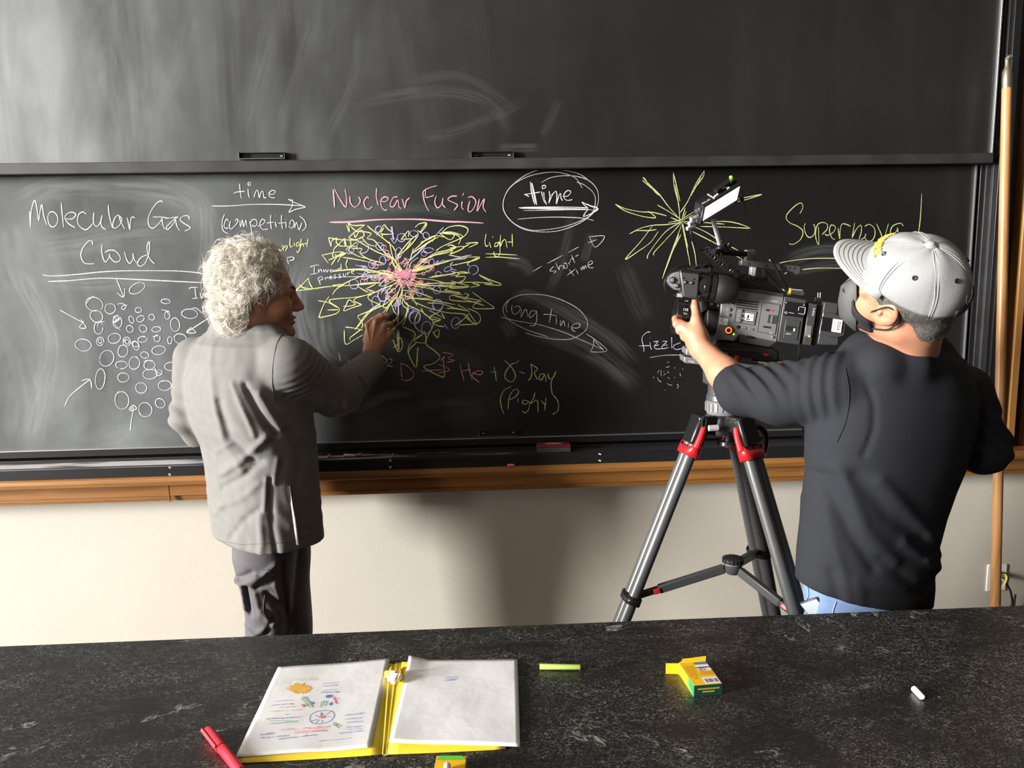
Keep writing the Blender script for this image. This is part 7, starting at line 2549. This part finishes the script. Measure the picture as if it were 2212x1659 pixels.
petal([(830, 1452, 0.006), (842, 1450, 0.018), (846, 1440, 0.026), (843, 1455, 0.012), (838, 1466, 0.006), (830, 1463, 0.005)], 1).build('wrapper_twist', M_wr, wr, solid=0.0006, smooth=0)
petal([(856, 1452, 0.008), (864, 1447, 0.02), (881, 1440, 0.022), (874, 1452, 0.012), (866, 1462, 0.006), (860, 1456, 0.006)], 2).build('wrapper_twist', M_wr, wr, solid=0.0006, smooth=0)
petal([(838, 1468, 0.004), (850, 1476, 0.005), (862, 1472, 0.005), (869, 1462, 0.005), (860, 1454, 0.006), (845, 1456, 0.007)], 3).build('wrapper_cup', M_wr, wr, solid=0.0006, smooth=0)
M_lump = mat('lump_white', (0.75, 0.72, 0.62), 0.7)
for (x0_, y0_), (x1_, y1_), r_ in (((841, 1468), (852, 1453), 0.0055), ((848, 1474), (857, 1458), 0.005), ((856, 1470), (864, 1458), 0.0048)):
    a, b = tz0(x0_, y0_, 0.012), tz0(x1_, y1_, 0.015)
    d_ = nrm(b - a)
    s1 = nrm(np.cross(d_, (0, 0, 1)))
    MB().obox((a + b) / 2, (d_, s1, np.cross(d_, s1)), (np.linalg.norm(b - a) / 2, r_, r_)).build('white_lump', M_lump, wr, bevel=0.0015)

# red marker pen
ma, mc_, me_ = tz0(448, 1578, 0.009), tz0(479, 1616, 0.0085), tz0(519, 1668, 0.0075)
mk = thing('marker_pen', 'capped red marker pen lying at the corner of the yellow folder', 'pen', (ma + me_) / 2 - (0, 0, 0.008))
M_mr = mat('marker_red', (0.62, 0.02, 0.04), 0.35)
dm = nrm(me_ - ma)
Lc = np.linalg.norm(mc_ - ma)
MB().lathe(ma, dm, [(-0.001, 0.0045), (0.0, 0.0072), (0.002, 0.0084), (Lc - 0.001, 0.0088), (Lc, 0.0078)], 24).build('cap', M_mr, mk, smooth=40)
MB().lathe(mc_, dm, [(0, 0.0070), (0.001, 0.0078), (np.linalg.norm(me_ - mc_), 0.0078), (np.linalg.norm(me_ - mc_) + 0.002, 0.006)], 24).build('barrel', M_mr, mk, smooth=40)
s1 = nrm(np.cross(dm, (0, 0, 1)))
cl_ = MB()
cpos = nrm(s1 * 0.9 + np.array([0, 0, 0.55]))
if cpos[0] > 0:
    cpos = nrm(-s1 * 0.9 + np.array([0, 0, 0.55]))
cl_.obox(ma + dm * (Lc * 0.52) + cpos * 0.0105, (dm, np.cross(cpos, dm), cpos), (Lc * 0.46, 0.0026, 0.0011)).obox(ma + dm * 0.003 + cpos * 0.009, (dm, np.cross(cpos, dm), cpos), (0.003, 0.0026, 0.003))
cl_.build('clip', M_mr, mk, bevel=0.0006)

# chalk sticks
M_cg = mat('chalk_stick_green', (0.52, 0.70, 0.16), 0.85)
M_cw = mat('chalk_stick_white', (0.82, 0.82, 0.80), 0.85)
stick('chalk_stick', M_cg, tz0(1166, 1440, 0.0058), tz0(1254, 1441, 0.0058), 0.0054, 'long yellow green chalk stick on the bench right of the folder')
stick('chalk_stick', M_cw, tz0(1974, 1487, 0.0058), tz0(1992, 1506, 0.0058), 0.0055, 'short white chalk stub alone on the bench at the right')


# chalk box
def chalk_box(nm, label, fl, fr, bl, h, flip=1):
    """fl, fr = front left/right bottom corners, bl = back left bottom corner (room points)"""
    ex = nrm(fr - fl)
    w_ = np.linalg.norm(fr - fl)
    ey = bl - fl
    ey = ey - ex * (ey @ ex)
    l_ = np.linalg.norm(ey)
    ey = nrm(ey)
    t = thing(nm, label, 'chalk box', fl + ex * w_ / 2 + ey * l_ / 2)
    U3 = np.array([0, 0, 1.0])
    q = lambda x, y, z: fl + ex * (w_ * x) + ey * (l_ * y) + U3 * (h * z)
    b = MB()
    V_ = [q(x, y, z) for z in (0, 1) for x, y in ((0, 0), (1, 0), (1, 1), (0, 1))]
    b.add(V_, [(0, 3, 2, 1)], 0).add(V_, [(4, 5, 6, 7)], 1).add(V_, [(0, 1, 5, 4)], 2).add(V_, [(1, 2, 6, 5)], 0).add(V_, [(3, 0, 4, 7)], 0)
    M_y = mat('box_yellow', (0.88, 0.66, 0.02), 0.4)
    M_o = mat('box_orange_yellow', (0.80, 0.46, 0.015), 0.4)
    M_g = mat('box_dark_green', (0.006, 0.045, 0.03), 0.35)
    b.build('carton', [M_y, M_o, M_g], t, smooth=0, solid=0.0006)
    return t, q, (ex, ey, U3), w_, l_, (M_y, M_o, M_g)


fl, frr, bl_ = tz0(1499, 1505), tz0(1559, 1500), tz0(1449, 1457)
cbx, q3, (bx, by, bz3), bw, bl2, (M_y, M_o, M_g) = chalk_box('chalk_box', 'open yellow and green chalk box lying on the bench', fl, frr, bl_, 0.0205)
M_bg = mat('box_bright_green', (0.10, 0.55, 0.06), 0.4)
M_tg = mat('box_teal_green', (0.02, 0.25, 0.12), 0.4)
e = 0.0012


def face_poly(name, m, pts, label=None):
    pts = np.array(pts)
    n = nrm(np.cross(pts[1] - pts[0], pts[2] - pts[0]))
    if n @ (EYE - pts[0]) < 0:
        n = -n
    return MB().add(pts + n * 0.0008, [tuple(range(len(pts)))]).build(name, m, cbx, smooth=0, label=label)


L3 = lambda y, z: q3(0, y, z)
face_poly('side_print', M_bg, [L3(0.0, 0.55), L3(0.0, 0.0), L3(0.36, 0.30), L3(0.46, 1.0), L3(0.30, 1.0)])
face_poly('side_print', M_tg, [L3(0.0, 1.0) + (0, 0, 0), L3(0.0, 0.0) + bx * -0.0002, L3(0.24, 0.25), L3(0.30, 0.8), L3(0.28, 1.0)])
T3 = lambda x, y: q3(x, y, 1)
face_poly('barcode_label', M_lbl, [T3(0.42, 0.02), T3(0.98, 0.02), T3(0.98, 0.30), T3(0.42, 0.30)])
bcm = MB()
for k in range(13):
    if k in (3, 8):
        continue
    x = 0.48 + 0.036 * k
    bcm.add(np.array([T3(x, 0.07), T3(x + (0.022 if k % 3 else 0.012), 0.07), T3(x + (0.022 if k % 3 else 0.012), 0.22), T3(x, 0.22)]) + (0, 0, 0.0012), [(0, 1, 2, 3)])
bcm.build('barcode', M_inkd, cbx, smooth=0)
face_poly('information_label', M_lbl, [T3(0.50, 0.58), T3(0.99, 0.58), T3(0.99, 0.86), T3(0.50, 0.86)])
for (y0_, y1_), m_ in (((0.70, 0.745), mat('print_red', (0.35, 0.02, 0.03), 0.4)), ((0.86, 0.96), mat('print_teal', (0.05, 0.22, 0.32), 0.4))):
    MB().add(np.array([T3(0.5, y0_), T3(0.99, y0_), T3(0.99, y1_), T3(0.5, y1_)]) + (0, 0, 0.0012), [(0, 1, 2, 3)]).build('print_band', m_, cbx, smooth=0)
om_ = MB()
cxy = T3(0.63, 0.635) + (0, 0, 0.0013)
om_.tube([cxy + bx * (0.0052 * math.cos(t)) + by * (0.0045 * math.sin(t)) for t in np.linspace(0, 6.283, 20)], 0.0003, 4)
text_mb('AP', cxy, bx, by, 0.0036, om_)
om_.build('seal', M_inkd, cbx, smooth=0)
fp = MB()
for y in np.arange(0.36, 0.84, 0.045):
    x1_ = 0.40 if y > 0.5 else 0.36
    x = 0.06
    while x < x1_:
        d_ = rnd.uniform(0.03, 0.08)
        fp.add(np.array([T3(x, y), T3(x + d_, y), T3(x + d_, y + 0.012), T3(x, y + 0.012)]) + (0, 0, 0.0009), [(0, 1, 2, 3)])
        x += d_ + 0.02
for y in (0.40, 0.44, 0.48, 0.52):
    for x in np.arange(0.5, 0.92, 0.06):
        fp.add(np.array([T3(x, y), T3(x + 0.045, y), T3(x + 0.045, y + 0.014), T3(x, y + 0.014)]) + (0, 0, 0.0009), [(0, 1, 2, 3)])
fp.build('small_print', mat('print_brown', (0.35, 0.19, 0.01), 0.5), cbx, smooth=0)
text_mb('CE', T3(0.22, 0.27) + (0, 0, 0.0012), bx, by, 0.0036).build('mark', M_inkd, cbx, smooth=0)
en = MB()
for z_, x0_, x1_ in ((0.66, 0.13, 0.88), (0.40, 0.30, 0.70)):
    x = x0_
    while x < x1_:
        d_ = 0.032
        en.add(np.array([q3(x, 0, z_ - 0.07), q3(x + d_, 0, z_ - 0.07), q3(x + d_, 0, z_ + 0.07), q3(x, 0, z_ + 0.07)]) - by * 0.0009, [(0, 1, 2, 3)])
        x += d_ + 0.012
en.build('end_print', mat('print_gold', (0.45, 0.36, 0.05), 0.4), cbx, smooth=0)
# open flaps at the far end and the chalk showing there
flp = MB()
f0, f1 = q3(0, 1, 0), q3(0, 1, 1)
fd = -bx * 0.024 + by * 0.004
flp.add([f0, f1, f1 + fd, f0 + fd], [(0, 1, 2, 3)])
flp.build('side_flap', M_o, cbx, solid=0.0006, smooth=0)
flp = MB()
g0, g1 = q3(0, 1, 1), q3(1, 1, 1)
gd = by * 0.008 + bz3 * 0.0055
flp.add([g0, g1, g1 + gd + bx * 0.004, g0 + gd * 0.8 + bx * 0.01], [(0, 1, 2, 3)])
flp.add([g1 + gd + bx * 0.004, g0 + gd * 0.8 + bx * 0.01, g0 + gd * 0.8 + by * 0.006 - bz3 * 0.004 + bx * 0.01, g1 + gd + by * 0.006 - bz3 * 0.003], [(0, 1, 2, 3)])
flp.build('top_flap', M_o, cbx, solid=0.0006, smooth=0)
for x, z_, m_, lab in ((0.12, 0.68, M_cw, 'white chalk tip showing in the open end of the yellow box'), (0.33, 0.70, mat('chalk_stick_blue', (0.35, 0.5, 0.8), 0.85), 'blue chalk tip showing in the open end of the yellow box')):
    a, b = q3(x, 0.45, z_), q3(x, 1.12, z_)
    stick('chalk_stick', m_, a, b, 0.0048, lab)
# a second box whose top end just enters the frame at the bottom
fl2, fr2, bl3 = tz0(933, 1720), tz0(1000, 1720), tz0(944, 1660)
cb2, q4, (bx4, by4, bz4), _w4, _l4, _ = chalk_box('chalk_box', 'second chalk box, cut off by the bottom edge of the photo', fl2, fr2, bl3, 0.02)
MB().add(np.array([q4(0, 0.84, 1), q4(1, 0.84, 1), q4(0.88, 1, 1), q4(0.12, 1, 1)]) + (0, 0, 0.0009), [(0, 1, 2, 3)]).build('green_end', M_bg, cb2, smooth=0)
a, b = tz0(963, 1700, 0.0262), tz0(966, 1652, 0.0262)
stick('chalk_stick', M_cw, a, b, 0.0055, 'white chalk stick lying on the second chalk box at the bottom edge')
